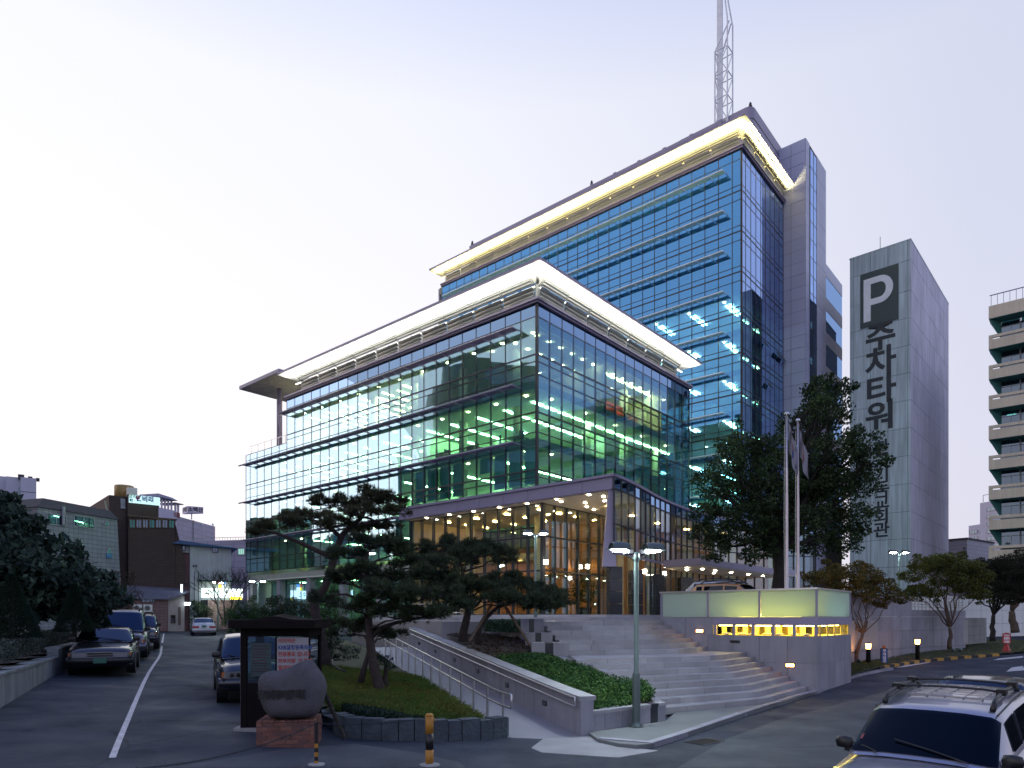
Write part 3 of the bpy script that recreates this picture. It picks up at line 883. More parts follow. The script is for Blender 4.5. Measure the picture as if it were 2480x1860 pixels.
# porch canopy
cp = [(9.15,41.0),(11.0,39.4),(14.2,43.0),(18.2,47.4),(21.0,49.6),(19.5,51.5),(14,48.3),(10.4,43.6)]
mb = MB(); mb.prism(cp, 5.62, 6.02); mb.build('porch_canopy', mauve, lob, world=True)
mb = MB(); mb.prism(shrink(cp,.2), 5.58, 5.617); mb.build('porch_soffit', lobsoff, lob, world=True)
e_lobby = emis('lobby_lamp', (1.0,0.58,0.20), 85)
e_sof = emis('soffit_spot', (1.0,0.80,0.55), 60)
for (x,y) in ((10.6,41),(11.8,42),(13,43.3),(14.6,45.1),(16.4,47),(18,48.6),(11,42.6),(13.6,45.6)):
    mb = MB(); mb.lathe([(.10,-.03),(.10,.0)], (x,y,5.57), 10); mb.build('downlight', e_sof, lob, world=True)
# floor, back wall, ceiling, lamps inside
LF = [B(-7.1,5.3), B(-7.1,-6.1)] + [p+Vector((-.2,.5,0)) for p in cvp[3:]] + [B(22,4), B(4,5.3)]
mb = MB(); mb.prism([(p.x,p.y) for p in LF], 2.4, 2.71); mb.build('floor', mat('lobby_floor', (0.52,0.38,0.24), 0.25, 0, .1, 1), lob, world=True)
pbox('back_wall', lob, .35, -5.5, 2.72, .55, 5.3, 9.15, woodm)
pbox('back_wall', lob, .6, 4.6, 2.72, 24, 4.8, 8.6, woodm)
pbox('back_wall', lob, -7.0, 5.2, 2.72, .4, 5.35, 9.15, mat('lobby_side_wall', (0.45,0.38,0.26), .6))
for k in range(10): pbox('wall_rib', lob, .30, -5.4+1.07*k, 2.72, .35, -5.36+1.07*k, 9.1, joint)
pbox('wall_rib', lob, .30, -5.4, 5.5, .352, 5.2, 5.54, joint)
pbox('wall_rib', lob, .30, -5.4, 4.1, .352, 5.2, 4.14, joint)
for (v_, u_) in ((-3.5,-3.0),(-3.5,3.2),(4,-5.2),(10,-5.0),(15.5,-4.2)):
    mb = MB(); mb.lathe([(.32,2.72),(.32,9.15)], (v_,u_,0), 16); mb.build('column', cream, lob, smooth=True)
for i in range(3):
    for j in range(4):
        pbox('ceiling_light', lob, -5.6+1.9*i, -4.6+2.7*j, 9.10, -5.15+1.9*i, -4.5+2.7*j, 9.15, e_lobby)
for i in range(5):
    pbox('ceiling_light', lob, 2.0+3.8*i, -3.2, 8.5, 2.5+3.8*i, -3.08, 8.55, e_lobby)
for i in range(5, NC, 4):
    d = (cvp[min(i+1,NC)]-cvp[i-1]).normalized(); n_ = Vector((-d.y,d.x,0))
    for o_ in (2.2,):
        p = cvp[i]+n_*o_
        mb = MB(); mb.cbox((p.x,p.y,9.13), .35, .18, .04); mb.build('ceiling_light', e_lobby, lob, world=True)
pbox('inner_ceiling', lob, .6, -5.0, 8.56, 24, 4.6, 8.62, ceilm)
for (v_, u_) in [(-7.55,-9.6+2.15*k) for k in range(7)] + [(-6.8,-7.2),(-5.6,-8.0),(-4.4,-7.3),(-5.4,-9.2),(-3.2,-7.0),(-6.6,-9.9)]:
    mb = MB(); mb.lathe([(.085,9.13),(.085,9.165)], (v_,u_,0), 10); mb.build('downlight', e_sof, lob)
for k in range(5):
    sl = bpy.data.lights.new('wall_spot', 'SPOT'); sl.energy = 420; sl.color = (1.0,0.55,0.16); sl.spot_size = R(64); sl.spot_blend = .5; sl.shadow_soft_size = .04
    so = bpy.data.objects.new('wall_spot', sl); COL.objects.link(so)
    so.parent = lob; so.location = (.06, -4.6+2.1*k, 7.15); so.rotation_euler = (0, R(9), 0)
    pbox('sconce', lob, .02, -4.68+2.1*k, 7.17, .12, -4.52+2.1*k, 7.27, blackm)
wallp = [cvp[i]+(Vector((-(cvp[min(i+1,NC)]-cvp[i-1]).y,(cvp[min(i+1,NC)]-cvp[i-1]).x,0)).normalized())*4.2 for i in range(11,NC+1)]
for i in range(len(wallp)-1):
    a, b = wallp[i], wallp[i+1]; d = (b-a).normalized()
    mb = MB(); mb.prism([(q.x,q.y) for q in (a+d*.01,b-d*.01,b+Vector((-d.y,d.x,0))*.15,a+Vector((-d.y,d.x,0))*.15)], 2.72, 9.1); mb.build('inner_wall', woodm if i % 4 else cream, lob, world=True)
# wall lamps on the glass: pairs of small round lights
for (px,py,D) in ((1322,1361,38.6),(1423,1372,42),(1561,1384,39),(1609,1389,42.5)):
    p = P(px,py,D)
    for dz in (-.06,.06):
        mb = MB(); mb.lathe([(.11,-.035),(.13,0),(.11,.035)], (p.x,p.y,p.z+dz*1.3), 12); mb.build('wall_lamp', e_sof, lob, world=True)

# ================================================================== plaza, stairs
ZP = 2.40
RI = 0.155
C0 = Vector((10.1,22.4,0))
def cu(s, v=0): return C0 + U*s + V*v
S1 = [Vector((1.1,23.6,0)), Vector((4.4,24.15,0)), cu(5.61)]
S7 = [Vector((1.80,21.8,0)), Vector((5.45,22.5,0)), cu(3.86)]
S8 = [Vector((2.09,19.9,0)), cu(2.25,-3.0), cu(2.37)]
S15= [Vector((3.88,17.2,0)), cu(0.16,-4.25), cu(0.30)]
lines = []
for i in range(7): lines.append([a.lerp(b, i/6) for a,b in zip(S1,S7)])
for i in range(8): lines.append([a.lerp(b, i/7) for a,b in zip(S8,S15)])
def soft(pl):
    a, b, c = pl
    d1, d2 = (a-b).normalized(), (c-b).normalized()
    r = .8
    p, q = b+d1*r, b+d2*r
    return [a] + [ (1-t)**2*p + 2*t*(1-t)*b + t*t*q for t in (0,.33,.67,1)] + [c]
stairs = thing('stone_staircase', 'wide bent granite staircase rising from the pavement to the lobby plaza', 'staircase', S15[0])
random.seed(21)
def at_len(pl, d):
    for i in range(len(pl)-1):
        l = (pl[i+1]-pl[i]).length
        if d <= l or i == len(pl)-2: return pl[i].lerp(pl[i+1], d/l)
        d -= l
for i in range(15):
    z1 = ZP - RI*i; z0 = z1 - RI
    fr = soft(lines[i]) if i < 7 else lines[i]
    bk = (soft(lines[i-1]) if i-1 < 7 else lines[i-1]) if i > 0 else [p+Vector((0,1.2,0)) for p in fr]
    if i == 7: bk = soft(lines[6])
    Lf = sum((fr[k+1]-fr[k]).length for k in range(len(fr)-1)); Lb = sum((bk[k+1]-bk[k]).length for k in range(len(bk)-1))
    # breakpoints: bend points plus stone joints
    cuts = [0, Lf]; acc = 0
    for k in range(len(fr)-1):
        acc += (fr[k+1]-fr[k]).length; cuts.append(acc)
    joints = [0]; d = random.uniform(.5,1.4)
    while d < Lf-.3: joints.append(d); d += random.uniform(1.1,1.7)
    joints.append(Lf)
    for a, b in zip(joints[:-1], joints[1:]):
        ds = sorted(set([a,b]+[c for c in cuts if a+.02 < c < b-.02]))
        top = [at_len(fr, x+(.006 if x == a else -.006 if x == b else 0)) for x in ds]
        back = [at_len(bk, x/Lf*Lb)+Vector((0,.10,0)) for x in ds]
        poly = [(p.x,p.y) for p in top] + [(p.x,p.y) for p in back[::-1]]
        mb = MB(); mb.prism(poly, z0-.02, z1); mb.build('step_stone', granite2, stairs, world=True)
# mass below the steps
mb = MB(); f0 = lines[14]
mb.prism([(p.x,p.y+.15) for p in f0]+[(cu(5.6).x,cu(5.6).y),(1.1,23.8)], -.3, .05)
mb.build('footing', concr, stairs, world=True)

plz = [(1.1,23.62),(4.4,24.25),(5.8,26.05),(8.4,29.2),(12.7,25.6),(13.4,28.4),(16.4,32.2),(21,36.6),(24.6,39.2),(27.6,41),(32,60),(-12,62),(-9,38),(-4.3,29.4),(-2.8,26.6),(-.6,24.6)]
pave = mat('plaza_paving', (0.33,0.31,0.31), 0.5, 0, 0.12, .8, speck=.2)
mb = MB(); mb.prism(plz, 1.0, ZP); mb.build('plaza', pave, kind='structure')
mb = MB(); mb.prism([(-11,60),(-8.4,40),(-2.5,31.2),(3.5,29.8),(9.0,33.2),(16,40),(22,45),(28,48),(31,59)], 2.0, 2.56); mb.build('plaza_terrace', granite2, kind='structure')
mb = MB(); mb.prism([(-11,60),(-7.8,42),(-1.0,34),(4.6,32.8),(8.4,36),(15,42.4),(21,46.4),(27,50),(31,59)], 2.5, 2.69); mb.build('plaza_step', granite2, kind='structure')

# stepped end blocks of the stairs, each with a dark band
blocks = [((.30,23.55),(1.10,24.5),2.49,1.6),((.45,22.55),(1.35,23.45),2.02,1.4),((.62,21.4),(1.80,22.4),1.73,1.2),
          ((1.42,19.45),(2.15,21.3),1.31,.9),((2.05,18.4),(2.75,19.4),1.05,.6),((2.45,17.2),(3.48,18.4),.76,.2)]
for n_, (a, b, zt_, zb_) in enumerate(blocks):
    name = ['topmost','second','third','fourth','fifth','lowest'][n_]
    bt = thing('stair_block', f'granite block with a dark band beside the staircase, {name} of six', 'stone block', (a[0],a[1],zb_), 0, 'stepped blocks beside the staircase')
    w = b[0]-a[0]; d = b[1]-a[1]; h = zt_-zb_
    pbox('block', bt, 0, 0, 0, w*.36, d, h, granite)
    pbox('dark_band', bt, w*.36+.004, .012, 0, w*.58, d-.012, h-.006, granited)
    pbox('block', bt, w*.58+.004, 0, 0, w, d, h, granite)

# ================================================================== pavement, kerb, apron
SW = 0.10
kerb_pts = [(1.72,13.5),(2.05,13.05),(2.37,12.9),(2.70,13.02),(3.79,14.4),(5.97,17.3),(9.06,21.2),(10.0,22.15),(12.55,25.6)]
inner = [(10.15,22.45),(7.6,19.3),(4.2,17.4),(3.62,15.95),(1.61,14.35)]
mb = MB(); mb.prism(kerb_pts + [(12.4,25.7)] + inner, -.3, SW-.006); mb.build('pavement', mat('pavement_concrete',(0.155,0.165,0.17),.75,0,.15,1.1,speck=.12,bump=.15,bscale=80), kind='structure')
pts = [Vector((p[0],p[1],0)) for p in kerb_pts] + [Vector((14.4,27.8,0)), Vector((16.9,30.0,0))]
kst = resample([(p.x,p.y) for p in pts], 18)
kerb = bpy.data.objects.new('kerb', None); COL.objects.link(kerb); kerb['kind'] = 'structure'
for i in range(18):
    a, b = kst[i], kst[i+1]
    d = (b-a).normalized(); n_ = Vector((-d.y,d.x,0))
    za, zb = gz(a.x,a.y), gz(b.x,b.y)
    q = [a+d*.006, b-d*.006, b-d*.006+n_*.17, a+d*.006+n_*.17]
    mb = MB(); mb.prism([(p.x,p.y) for p in q], -.3, [max(SW,za+.11),max(SW,zb+.11),max(SW,zb+.11),max(SW,za+.11)]); mb.build('kerb_stone', granite, kerb, world=True)
apron_p = [(-.05,13.9),(.55,12.45),(1.9,12.1),(2.75,12.75),(2.0,13.2),(1.62,14.3),(-.15,14.35)]
mb = MB(); mb.prism(apron_p, -.3, [gz(*p)+.012 if p[1] < 13 else .03 for p in apron_p]); mb.build('ramp_apron', granite2, kind='structure')
for (a,b) in (((.1,13.3),(2.1,13.25)),((.3,12.9),(2.4,12.75))):
    pass

# ================================================================== ramp and its granite wall
def zr_(y): return max(.03, .086*(y-14.1))
RD = Vector((-.367,.930,0)); RN = Vector((-.930,-.367,0))      # along the ramp; to its left
RA = Vector((1.45,14.2,0))
LEN = 16.0
mb = MB(); rows = []
for k in range(17):
    p = RA+RD*(LEN*k/16); q = p+RN*1.66
    rows.append([Vector((p.x,p.y,zr_(p.y))), Vector((q.x,q.y,zr_(p.y)))])
mb.grid(rows); mb.build('ramp', mat('ramp_paving',(0.26,0.25,0.28),.6,0,.1,.9,speck=.25), kind='structure')
rw = thing('ramp_wall', 'granite parapet wall of the access ramp with recessed lights', 'wall', RA)
NP = 13
for k in range(NP):
    a = RA+RD*(LEN*k/NP+.008); b = RA+RD*(LEN*(k+1)/NP-.008)
    q = [a, b, b-RN*.30, a-RN*.30]
    za, zb = zr_(a.y), zr_(b.y)
    mb = MB(); mb.prism([(p.x,p.y) for p in q], [za-.3,zb-.3,zb-.3,za-.3], [za+.74,zb+.74,zb+.74,za+.74]); mb.build('wall_panel', granite, rw, world=True)
    q = [a+RN*.03, b+RN*.03, b-RN*.36, a-RN*.36]
    mb = MB(); mb.prism([(p.x,p.y) for p in q], [za+.742,zb+.742,zb+.742,za+.742], [za+.83,zb+.83,zb+.83,za+.83]); mb.build('coping', granite2, rw, world=True)
    if k % 2 == 1:
        c = a.lerp(b,.5)+RN*.01; z = (za+zb)/2+.36
        mb = MB(); mb.cbox((c.x,c.y,z), .04, .24, .12, Matrix.Rotation(math.atan2(RN.y,RN.x),3,'Z')); mb.build('recessed_light', granited, rw, world=True)
# handrails: two tubes on brackets on the wall, two tubes on posts on the open side
def rail(name, label, off, z_hi, z_lo, post, y0, y1, npost):
    h = thing(name, label, 'handrail', RA+RN*off)
    ts = [y0+(y1-y0)*k/24 for k in range(25)]
    def q(t, dz): p = RA+RD*t+RN*off; return Vector((p.x,p.y,zr_(p.y)+dz))
    hi = [q(t,z_hi) for t in ts]; lo = [q(t,z_lo) for t in ts]
    e0 = (q(y0,z_hi)+q(y0,z_lo))/2 - RD*.12
    mb = MB(); mb.tube(lo[::-1]+[q(y0,z_lo)-RD*.09, e0-Vector((0,0,.1)), e0+Vector((0,0,.1)), q(y0,z_hi)-RD*.09]+hi, .022, 8)
    mb.build('rail_tube', steel, h, smooth=True, world=True)
    for k in range(npost):
        t = y0+.35+(y1-y0-.7)*k/(npost-1)
        a = q(t,0)
        mb = MB()
        if post: mb.tube([a, a+Vector((0,0,z_hi-.01))], .026, 8)
        else: mb.tube([q(t,z_hi), q(t,z_hi)-RN*.06-Vector((0,0,.04))], .012, 6); mb.tube([q(t,z_lo), q(t,z_lo)-RN*.07], .012, 6)
        mb.build('post' if post else 'bracket', steel, h, world=True)
rail('wall_handrail', 'double steel handrail fixed along the granite ramp wall', .08, .80, .62, False, .25, 15.5, 11)
rail('post_handrail', 'double steel handrail on posts along the grassy side of the ramp', 1.56, .93, .66, True, .15, 13.5, 14)

# planter front wall
pw = thing('planter_wall', 'low granite planter wall with a dark band beside the street lamp', 'wall', (1.61,14.3,0))
a, b = Vector((1.62,14.32,0)), Vector((3.60,15.92,0)); d = (b-a).normalized(); n_ = Vector((-d.y,d.x,0)); L_ = (b-a).length
cutsP = [0,.5,1.05,1.6,2.02,2.28,L_]
for k in range(6):
    p, q = a+d*(cutsP[k]+.004), a+d*(cutsP[k+1]-.004)
    m = granited if k == 4 else granite
    mb = MB(); mb.prism([(v_.x,v_.y) for v_ in (p,q,q+n_*.32,p+n_*.32)], -.2, .455); mb.build('wall_panel', m, pw, world=True)
    mb = MB(); mb.prism([(v_.x,v_.y) for v_ in (p-n_*.02,q-n_*.02,q+n_*.34,p+n_*.34)], .458, .53); mb.build('coping', granited if k == 4 else granite2, pw, world=True)
p0 = b; p1 = Vector((3.50,17.3,0)); mb = MB(); mb.prism([(p0.x,p0.y),(p0.x+.02,p0.y+.02),(p1.x+.05,p1.y),(p1.x-.28,p1.y),(p0.x-.28,p0.y)], -.2, .525); mb.build('wall_panel', granite, pw, world=True)

# ================================================================== vent booth with frosted glass top
bo = thing('vent_booth', 'granite vent booth topped with back-lit yellow frosted glass', 'booth', (C0.x,C0.y,0), BROT)
YB, XB = 5.75, 4.1
for j,(z0,z1) in enumerate(((-.1,.98),(.985,1.90))):
    n = 6
    for k in range(n): pbox('granite_panel', bo, 0, k*YB/n+.006, z0, .3, (k+1)*YB/n-.006, z1, granite)
    for k in range(4): pbox('granite_panel', bo, .304+k*(XB-.3)/4, 0.002, z0, .298+(k+1)*(XB-.3)/4, .3, z1, granite)
for k in range(2): pbox('granite_panel', bo, 0, 3.64+k*1.06, 1.905, .3, 4.69+k*1.06, 2.53, granite)
pbox('core', bo, .302, .302, -.1, XB-.02, YB, 1.86, concr)
pbox('back_wall', bo, XB-.2, .1, 1.9, XB-.02, YB, 2.5, concr)
yel = mat('yellow_lacquer', (0.80,0.62,0.16), 0.5, 0, .04, 2)
pbox('vent_floor', bo, .02, .02, 1.902, XB-.25, 3.62, 1.915, yel)
pbox('vent_ceiling', bo, .03, .03, 2.262, XB-.25, 3.60, 2.276, yel)
pbox('metal_band', bo, -.012, -.012, 2.28, XB, .02, 2.54, mauve)
pbox('metal_band', bo, -.014, .022, 2.281, .03, 3.63, 2.539, mauve)
for k in range(6): pbox('vent_post', bo, .0, .0+k*.70, 1.916, .09, .10+k*.70, 2.279, mauve)
for k in range(9): pbox('vent_fin', bo, .55, .15+k*.40, 1.916, .58, .33+k*.40, 2.26, yel)
for k in range(5): pbox('vent_fin', bo, .35+.85*k, .03, 1.916, .50+.85*k, .06, 2.26, yel)
pbox('vent_back', bo, 1.5, .9, 1.916, 1.53, 3.6, 2.26, yel)
for k in range(7):
    mb = MB(); mb.lathe([(.05,1.916),(.16,1.95),(.17,1.975),(.02,1.98)], (.28+.25*(k%2), .45+k*.46, 0), 14); mb.build('lamp_disc', white, bo, smooth=True)
e_vent = emis('vent_tube', (1.0,0.78,0.18), 30)
for k in range(3):
    pbox('vent_tube', bo, .25, .2+k*1.15, 2.235, .40, 1.2+k*1.15, 2.258, e_vent)
    pbox('vent_tube', bo, .9+.9*k, .25, 2.235, 1.6+.9*k, .40, 2.258, e_vent)
fr_ = frosted('frosted_glass', (0.70,0.80,0.70))
for k in range(3):
    y0 = .06+k*1.90; y1 = y0+1.82
    pbox('frosted_pane', bo, .03, y0, 2.57, .06, y1, 3.47, fr_)
pbox('frosted_pane', bo, .08, .03, 2.57, XB-.1, .06, 3.47, fr_)
for y in (0,1.90,3.80,5.70): pbox('frame_post', bo, -.005, y, 2.542, .075, y+.06, 3.47, mauve)
pbox('frame_post', bo, XB-.08, .0, 2.542, XB-.02, .07, 3.47, mauve)
pbox('top_rail', bo, -.02, -.02, 3.472, .09, YB+.05, 3.53, steel)
pbox('top_rail', bo, .092, -.018, 3.472, XB, .09, 3.528, steel)
pbox('light_box_floor', bo, .1, .1, 2.545, XB-.1, YB, 2.56, white)
e_box = emis('light_box_tube', (1.0,0.80,0.12), 62)
pbox('light_box_tube', bo, .35, .25, 2.60, .42, 3.1, 2.66, e_box)
e_box2 = emis('light_box_cool_tube', (0.7,1.0,0.95), 5)
pbox('light_box_tube', bo, 1.2, .45, 2.60, 3.6, .52, 2.66, e_box2)
pbox('light_box_back', bo, .9, .8, 2.562, .95, YB, 3.40, white)
pbox('name_slot', bo, -.012, 2.62, 1.62, .0, 2.98, 1.72, blackm)
e_step = emis('step_light_lamp', (1.0,0.36,0.10), 20)
for (s_, z_) in ((4.14,2.04),(.875,.915)):
    pbox('step_light_frame', bo, -.014, s_-.16, z_-.075, .0, s_+.16, z_+.075, blackm)
    pbox('step_light', bo, -.028, s_-.13, z_-.05, -.014, s_+.13, z_+.05, e_step)
# ================================================================== other buildings
class Bld:
    """a building whose front wall stands between two measured points; x runs along the front, y goes back"""
    def __init__(s, name, label, px0, D0, px1, D1, cat='building', group=None):
        s.a = P(px0, HZP, D0); s.b = P(px1, HZP, D1)
        d = s.b-s.a; s.L = d.length; s.rz = math.atan2(d.y, d.x)
        s.d = d.normalized(); s.n = Vector((-s.d.y, s.d.x, 0))
        s.t = thing(name, label, cat, (s.a.x, s.a.y, 0), s.rz, group)
    def at(s, px, py, back=0.0):
        """(x, z) on the front plane (moved back) where a photo pixel falls"""
        o = s.a + s.n*back
        dx = (px-CXP)/FPX
        # (o + d*t).x = dx*(o+d*t).y
        t = (dx*o.y - o.x)/(s.d.x - dx*s.d.y)
        Y = o.y + s.d.y*t
        return t, EYE-(py-HZP)/FPX*Y
    def rect(s, name, px0, py0, px1, py1, m, o0=0.0, o1=.05, back=0.0):
        c = (py0+py1)/2; x0, _ = s.at(px0, c, back); x1, _ = s.at(px1, c, back)
        _, z1 = s.at((px0+px1)/2, py0, back); _, z0 = s.at((px0+px1)/2, py1, back)
        return pbox(name, s.t, x0, back-o1, z0, x1, back-o0, z1, m)
    def window(s, px0, py0, px1, py1, gm, fm, n=2, back=0.0, lit=None):
        c = (py0+py1)/2; x0, _ = s.at(px0, c, back); x1, _ = s.at(px1, c, back)
        _, z1 = s.at((px0+px1)/2, py0, back); _, z0 = s.at((px0+px1)/2, py1, back)
        w = .07
        mb = MB()
        mb.box(x0,back-.08,z0,x0+w,back-.002,z1).box(x1-w,back-.08,z0,x1,back-.002,z1).box(x0+w,back-.078,z0,x1-w,back-.002,z0+w).box(x0+w,back-.078,z1-w,x1-w,back-.002,z1)
        for k in range(1,n): mb.box(x0+(x1-x0)*k/n-.025,back-.07,z0+w,x0+(x1-x0)*k/n+.025,back-.004,z1-w)
        f = mb.build('window', fm, s.t)
        for k in range(n): pbox('pane', f, x0+(x1-x0)*k/n+.03, back-.04, z0+w, x0+(x1-x0)*(k+1)/n-.03, back-.03, z1-w, gm)
        if lit: pbox('room_light', f, x0+(x1-x0)*.25, back-.028, z1-.28, x0+(x1-x0)*.6, back-.02, z1-.18, lit)
        return f

def tilemat(name, col, line, sx, sz, rough=.5):
    m, nt, N, L, b = _new(name)
    tc = N.new('ShaderNodeTexCoord'); mp = N.new('ShaderNodeMapping')
    geo = N.new('ShaderNodeNewGeometry')
    br = N.new('ShaderNodeTexBrick'); br.offset = 0.0; br.inputs['Scale'].default_value = 1.0
    br.inputs['Brick Width'].default_value = sx; br.inputs['Row Height'].default_value = sz; br.inputs['Mortar Size'].default_value = .02
    br.inputs['Color1'].default_value = (*col,1); br.inputs['Color2'].default_value = (*[c*.85 for c in col],1); br.inputs['Mortar'].default_value = (*line,1)
    sep = N.new('ShaderNodeSeparateXYZ'); cmb = N.new('ShaderNodeCombineXYZ')
    L.new(geo.outputs['Position'], sep.inputs[0])
    ad = N.new('ShaderNodeMath'); ad.operation = 'ADD'
    L.new(sep.outputs['X'], ad.inputs[0]); L.new(sep.outputs['Y'], ad.inputs[1])
    L.new(ad.outputs[0], cmb.inputs[0]); L.new(sep.outputs['Z'], cmb.inputs[1])
    L.new(cmb.outputs[0], br.inputs['Vector']); L.new(br.outputs[0], b.inputs['Base Color'])
    b.inputs['Roughness'].default_value = rough
    return m

dwin = glass('dark_window', (0.15,0.30,0.30), (0.45,0.55,0.7), 0.25, .9)
framem = mat('window_frame_grey', (0.35,0.36,0.40), .5)
bronze = mat('bronze_frame', (0.10,0.06,0.045), .5)
e_room = emis('room_tube', (0.75,1.0,0.92), 9)
curtm = mat('teal_curtain', (0.12,0.38,0.36), .8, 0, .2, 4)

# --- parking tower
PC = P(2206, HZP, 75.0)
prz = math.atan2(.738,.675)
pt_ = thing('parking_tower', 'tall windowless concrete parking tower with a big P sign', 'building', (PC.x,PC.y,0), prz)
pconc = mat('panel_concrete_shaded', (0.46,0.56,0.60), .75, 0, .10, .35, speck=.05, streak=.28, orand=.06)  # shaded copy of the concrete: the left face's bluish shade is in the colour
pconc2 = mat('panel_concrete_lit', (0.62,0.60,0.72), .75, 0, .10, .35, speck=.05, streak=.28, orand=.06)  # lit copy of the concrete: open-sky light on the right face is in the colour
zr2 = [0,2.1,5.2,8.3,11.4,14.4,17.5,20.6,23.7,26.75,29.8,32.85,35.9,38.9,42.3,44.5]
pbox('core', pt_, .06, .06, 0, 21.0, 6.3, 44.4, joint)
cy = [0,.3,2.28,4.1,5.87,6.3]; cx = [0,1.1,3.4,6.2,9.2,12.4,15.2,18.1,21]
for j in range(len(zr2)-1):
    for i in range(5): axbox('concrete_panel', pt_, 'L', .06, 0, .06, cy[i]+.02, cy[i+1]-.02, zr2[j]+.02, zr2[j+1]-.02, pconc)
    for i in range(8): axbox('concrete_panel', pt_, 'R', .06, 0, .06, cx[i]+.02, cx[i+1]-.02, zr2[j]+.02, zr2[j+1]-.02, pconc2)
pbox('roof_cap', pt_, -.02, -.02, 44.5, 21.05, 6.35, 44.62, pconc)
signd = mat('sign_dark_green', (0.025,0.05,0.055), .5, 0, .08, 1)
letw = mat('letter_white', (0.80,0.82,0.86), .6, 0, .08, 1.5)
letb = mat('letter_black', (0.02,0.028,0.036), .6, 0, .1, 2)
sgn = obj('parking_sign', MB().box(-.03,1.2,36.0,-.002,5.17,42.3).mesh('parking_sign', signd), pt_)
# the letter P as a solid shape
def letter_p():
    mb = MB()
    def q(y,z): return (-.06, y, z)
    # stem
    mb.box(-.06, 4.05, 36.65, -.032, 4.80, 41.55)
    # bowl: half ring between radii
    n = 18; cz = 40.0; ro, ri = 1.56, .86; cyy = 3.10
    outer = [(4.05,cz+ro)] + [(cyy-1.35*math.sin(R(a)), cz+ro*math.cos(R(a))) for a in range(0,181,10)] + [(4.05,cz-ro)]
    inner_ = [(4.05,cz+ri)] + [(cyy-.62*math.sin(R(a)), cz+ri*math.cos(R(a))) for a in range(0,181,10)] + [(4.05,cz-ri)]
    b0 = len(mb.v); m_ = len(outer)
    for x in (-.06,-.032):
        for y,z in outer: mb.v.append((x,y,z))
        for y,z in inner_: mb.v.append((x,y,z))
    for i in range(m_-1):
        mb.f += [(b0+i,b0+i+1,b0+m_+i+1,b0+m_+i), (b0+2*m_+i,b0+2*m_+i+1,b0+i+1,b0+i), (b0+m_+i,b0+m_+i+1,b0+3*m_+i+1,b0+3*m_+i)]
    return mb
letter_p().build('lettering', letw, sgn)
TR = (R(90),0,R(-90))
for ch, py in zip('주차타워', (818,879.7,947.7,1011)):
    o = obj('lettering', text_mesh(ch, 3.5, letb, .015, .09), pt_)
    o.rotation_euler = TR; o.location = (-.02, 3.05, 2.5+(1498-py)/1640*77.05)
for k, ch in enumerate('한국기독교회관'):
    py = 1086+33.3*k
    o = obj('lettering', text_mesh(ch, 1.85, letb, .015, .04), pt_)
    o.rotation_euler = TR; o.location = (-.02, 2.95, 2.5+(1498-py)/1640*77.05)
mb = MB(); mb.tube([(.5,3.2,44.6),(.5,3.2,46.2)], .03, 5); mb.build('lightning_rod', joint, pt_)

# --- beige balcony building on the right edge
BC = P(2394, HZP, 74.0)
bb = thing('balcony_building', 'beige concrete apartment block with stacked slotted balconies', 'building', (BC.x,BC.y,0), BROT)
beige = mat('beige_concrete', (0.66,0.57,0.45), .8, 0, .08, .6, speck=.06, streak=.1)
tealp = mat('teal_soffit', (0.06,0.22,0.20), .6, 0, .08, 1)  # teal-green light on the balcony undersides, put into the colour
pbox('body', bb, 1.9, -26, 0, 16, -.9, 34.9, mat('inner_wall_dark', (0.16,0.17,0.18), .8))
for k in range(12):
    zt_ = 33.4-3.285*k if k else 36.6
    if k == 0:
        for j in range(7): pbox('parapet_panel', bb, 0, -3.7*(j+1)+.015, 35.25, .3, -3.7*j-.015, 36.6, beige)
        zb_ = 35.25
    else:
        zt_ = 33.4-3.285*(k-1); zb_ = zt_-1.5
        for j in range(7):
            y0, y1 = -3.7*(j+1)+.015, -3.7*j-.015
            pbox('balcony_panel', bb, 0, y0, zb_, .25, y1, zb_+1.02, beige)
            pbox('balcony_coping', bb, -.02, y0, zt_-.30, .27, y1, zt_, beige)
            pbox('balcony_stub', bb, .01, y0, zb_+1.022, .24, y0+.45, zt_-.302, beige)
            pbox('balcony_stub', bb, .01, y1-.35, zb_+1.022, .24, y1, zt_-.302, beige)
    mb = MB(); mb.prism([(.02,-26),(1.9,-26),(1.9,-.02),(.02,-.02)], [zb_-.03]*2+[zb_-.03]*2, zb_-.002) ; mb.build('balcony_slab', tealp, bb)
    mb = MB(); mb.add([(.05,-.05,zb_-.03),(1.9,-.05,zb_-.03),(1.9,-.9,zb_-1.75),(.05,-.15,zb_-.03),(1.9,-1.0,zb_-.03),(1.9,-1.0,zb_-1.75)], [(0,1,2),(3,5,4),(0,2,5,3),(0,3,4,1)]); mb.build('bracket', tealp, bb)
    zw1, zw0 = zb_-.05, (33.4-3.285*k)-.2
    for j in range(9):
        y1 = -1.0-1.75*j; y0 = y1-1.70
        if zw1-zw0 < .5: continue
        mb = MB(); mb.box(1.78,y0,zw0,1.88,y0+.09,zw1).box(1.79,y0+.09,zw1-.62,1.88,y1,zw1-.54).box(1.79,y0+.8,zw0,1.88,y0+.86,zw1-.62)
        f = mb.build('window', framem, bb)
        pbox('pane', f, 1.83, y0+.1, zw0, 1.845, y1-.01, zw1, dwin)
        if (k*5+j*3) % 4 == 0: pbox('curtain', f, 1.86, y0+.1, zw0, 1.895, y1-.05, zw1-.1, curtm)
        if (k*7+j) % 5 == 1: pbox('room_light', f, 1.852, y0+.4, zw1-.5, 1.86, y0+1.2, zw1-.38, e_room)
bluer = mat('blue_rail', (0.06,0.12,0.28), .5)
for j in range(46): pbox('railing_bar', bb, .12, -.25-.55*j, 36.6, .16, -.21-.55*j, 37.75, bluer)
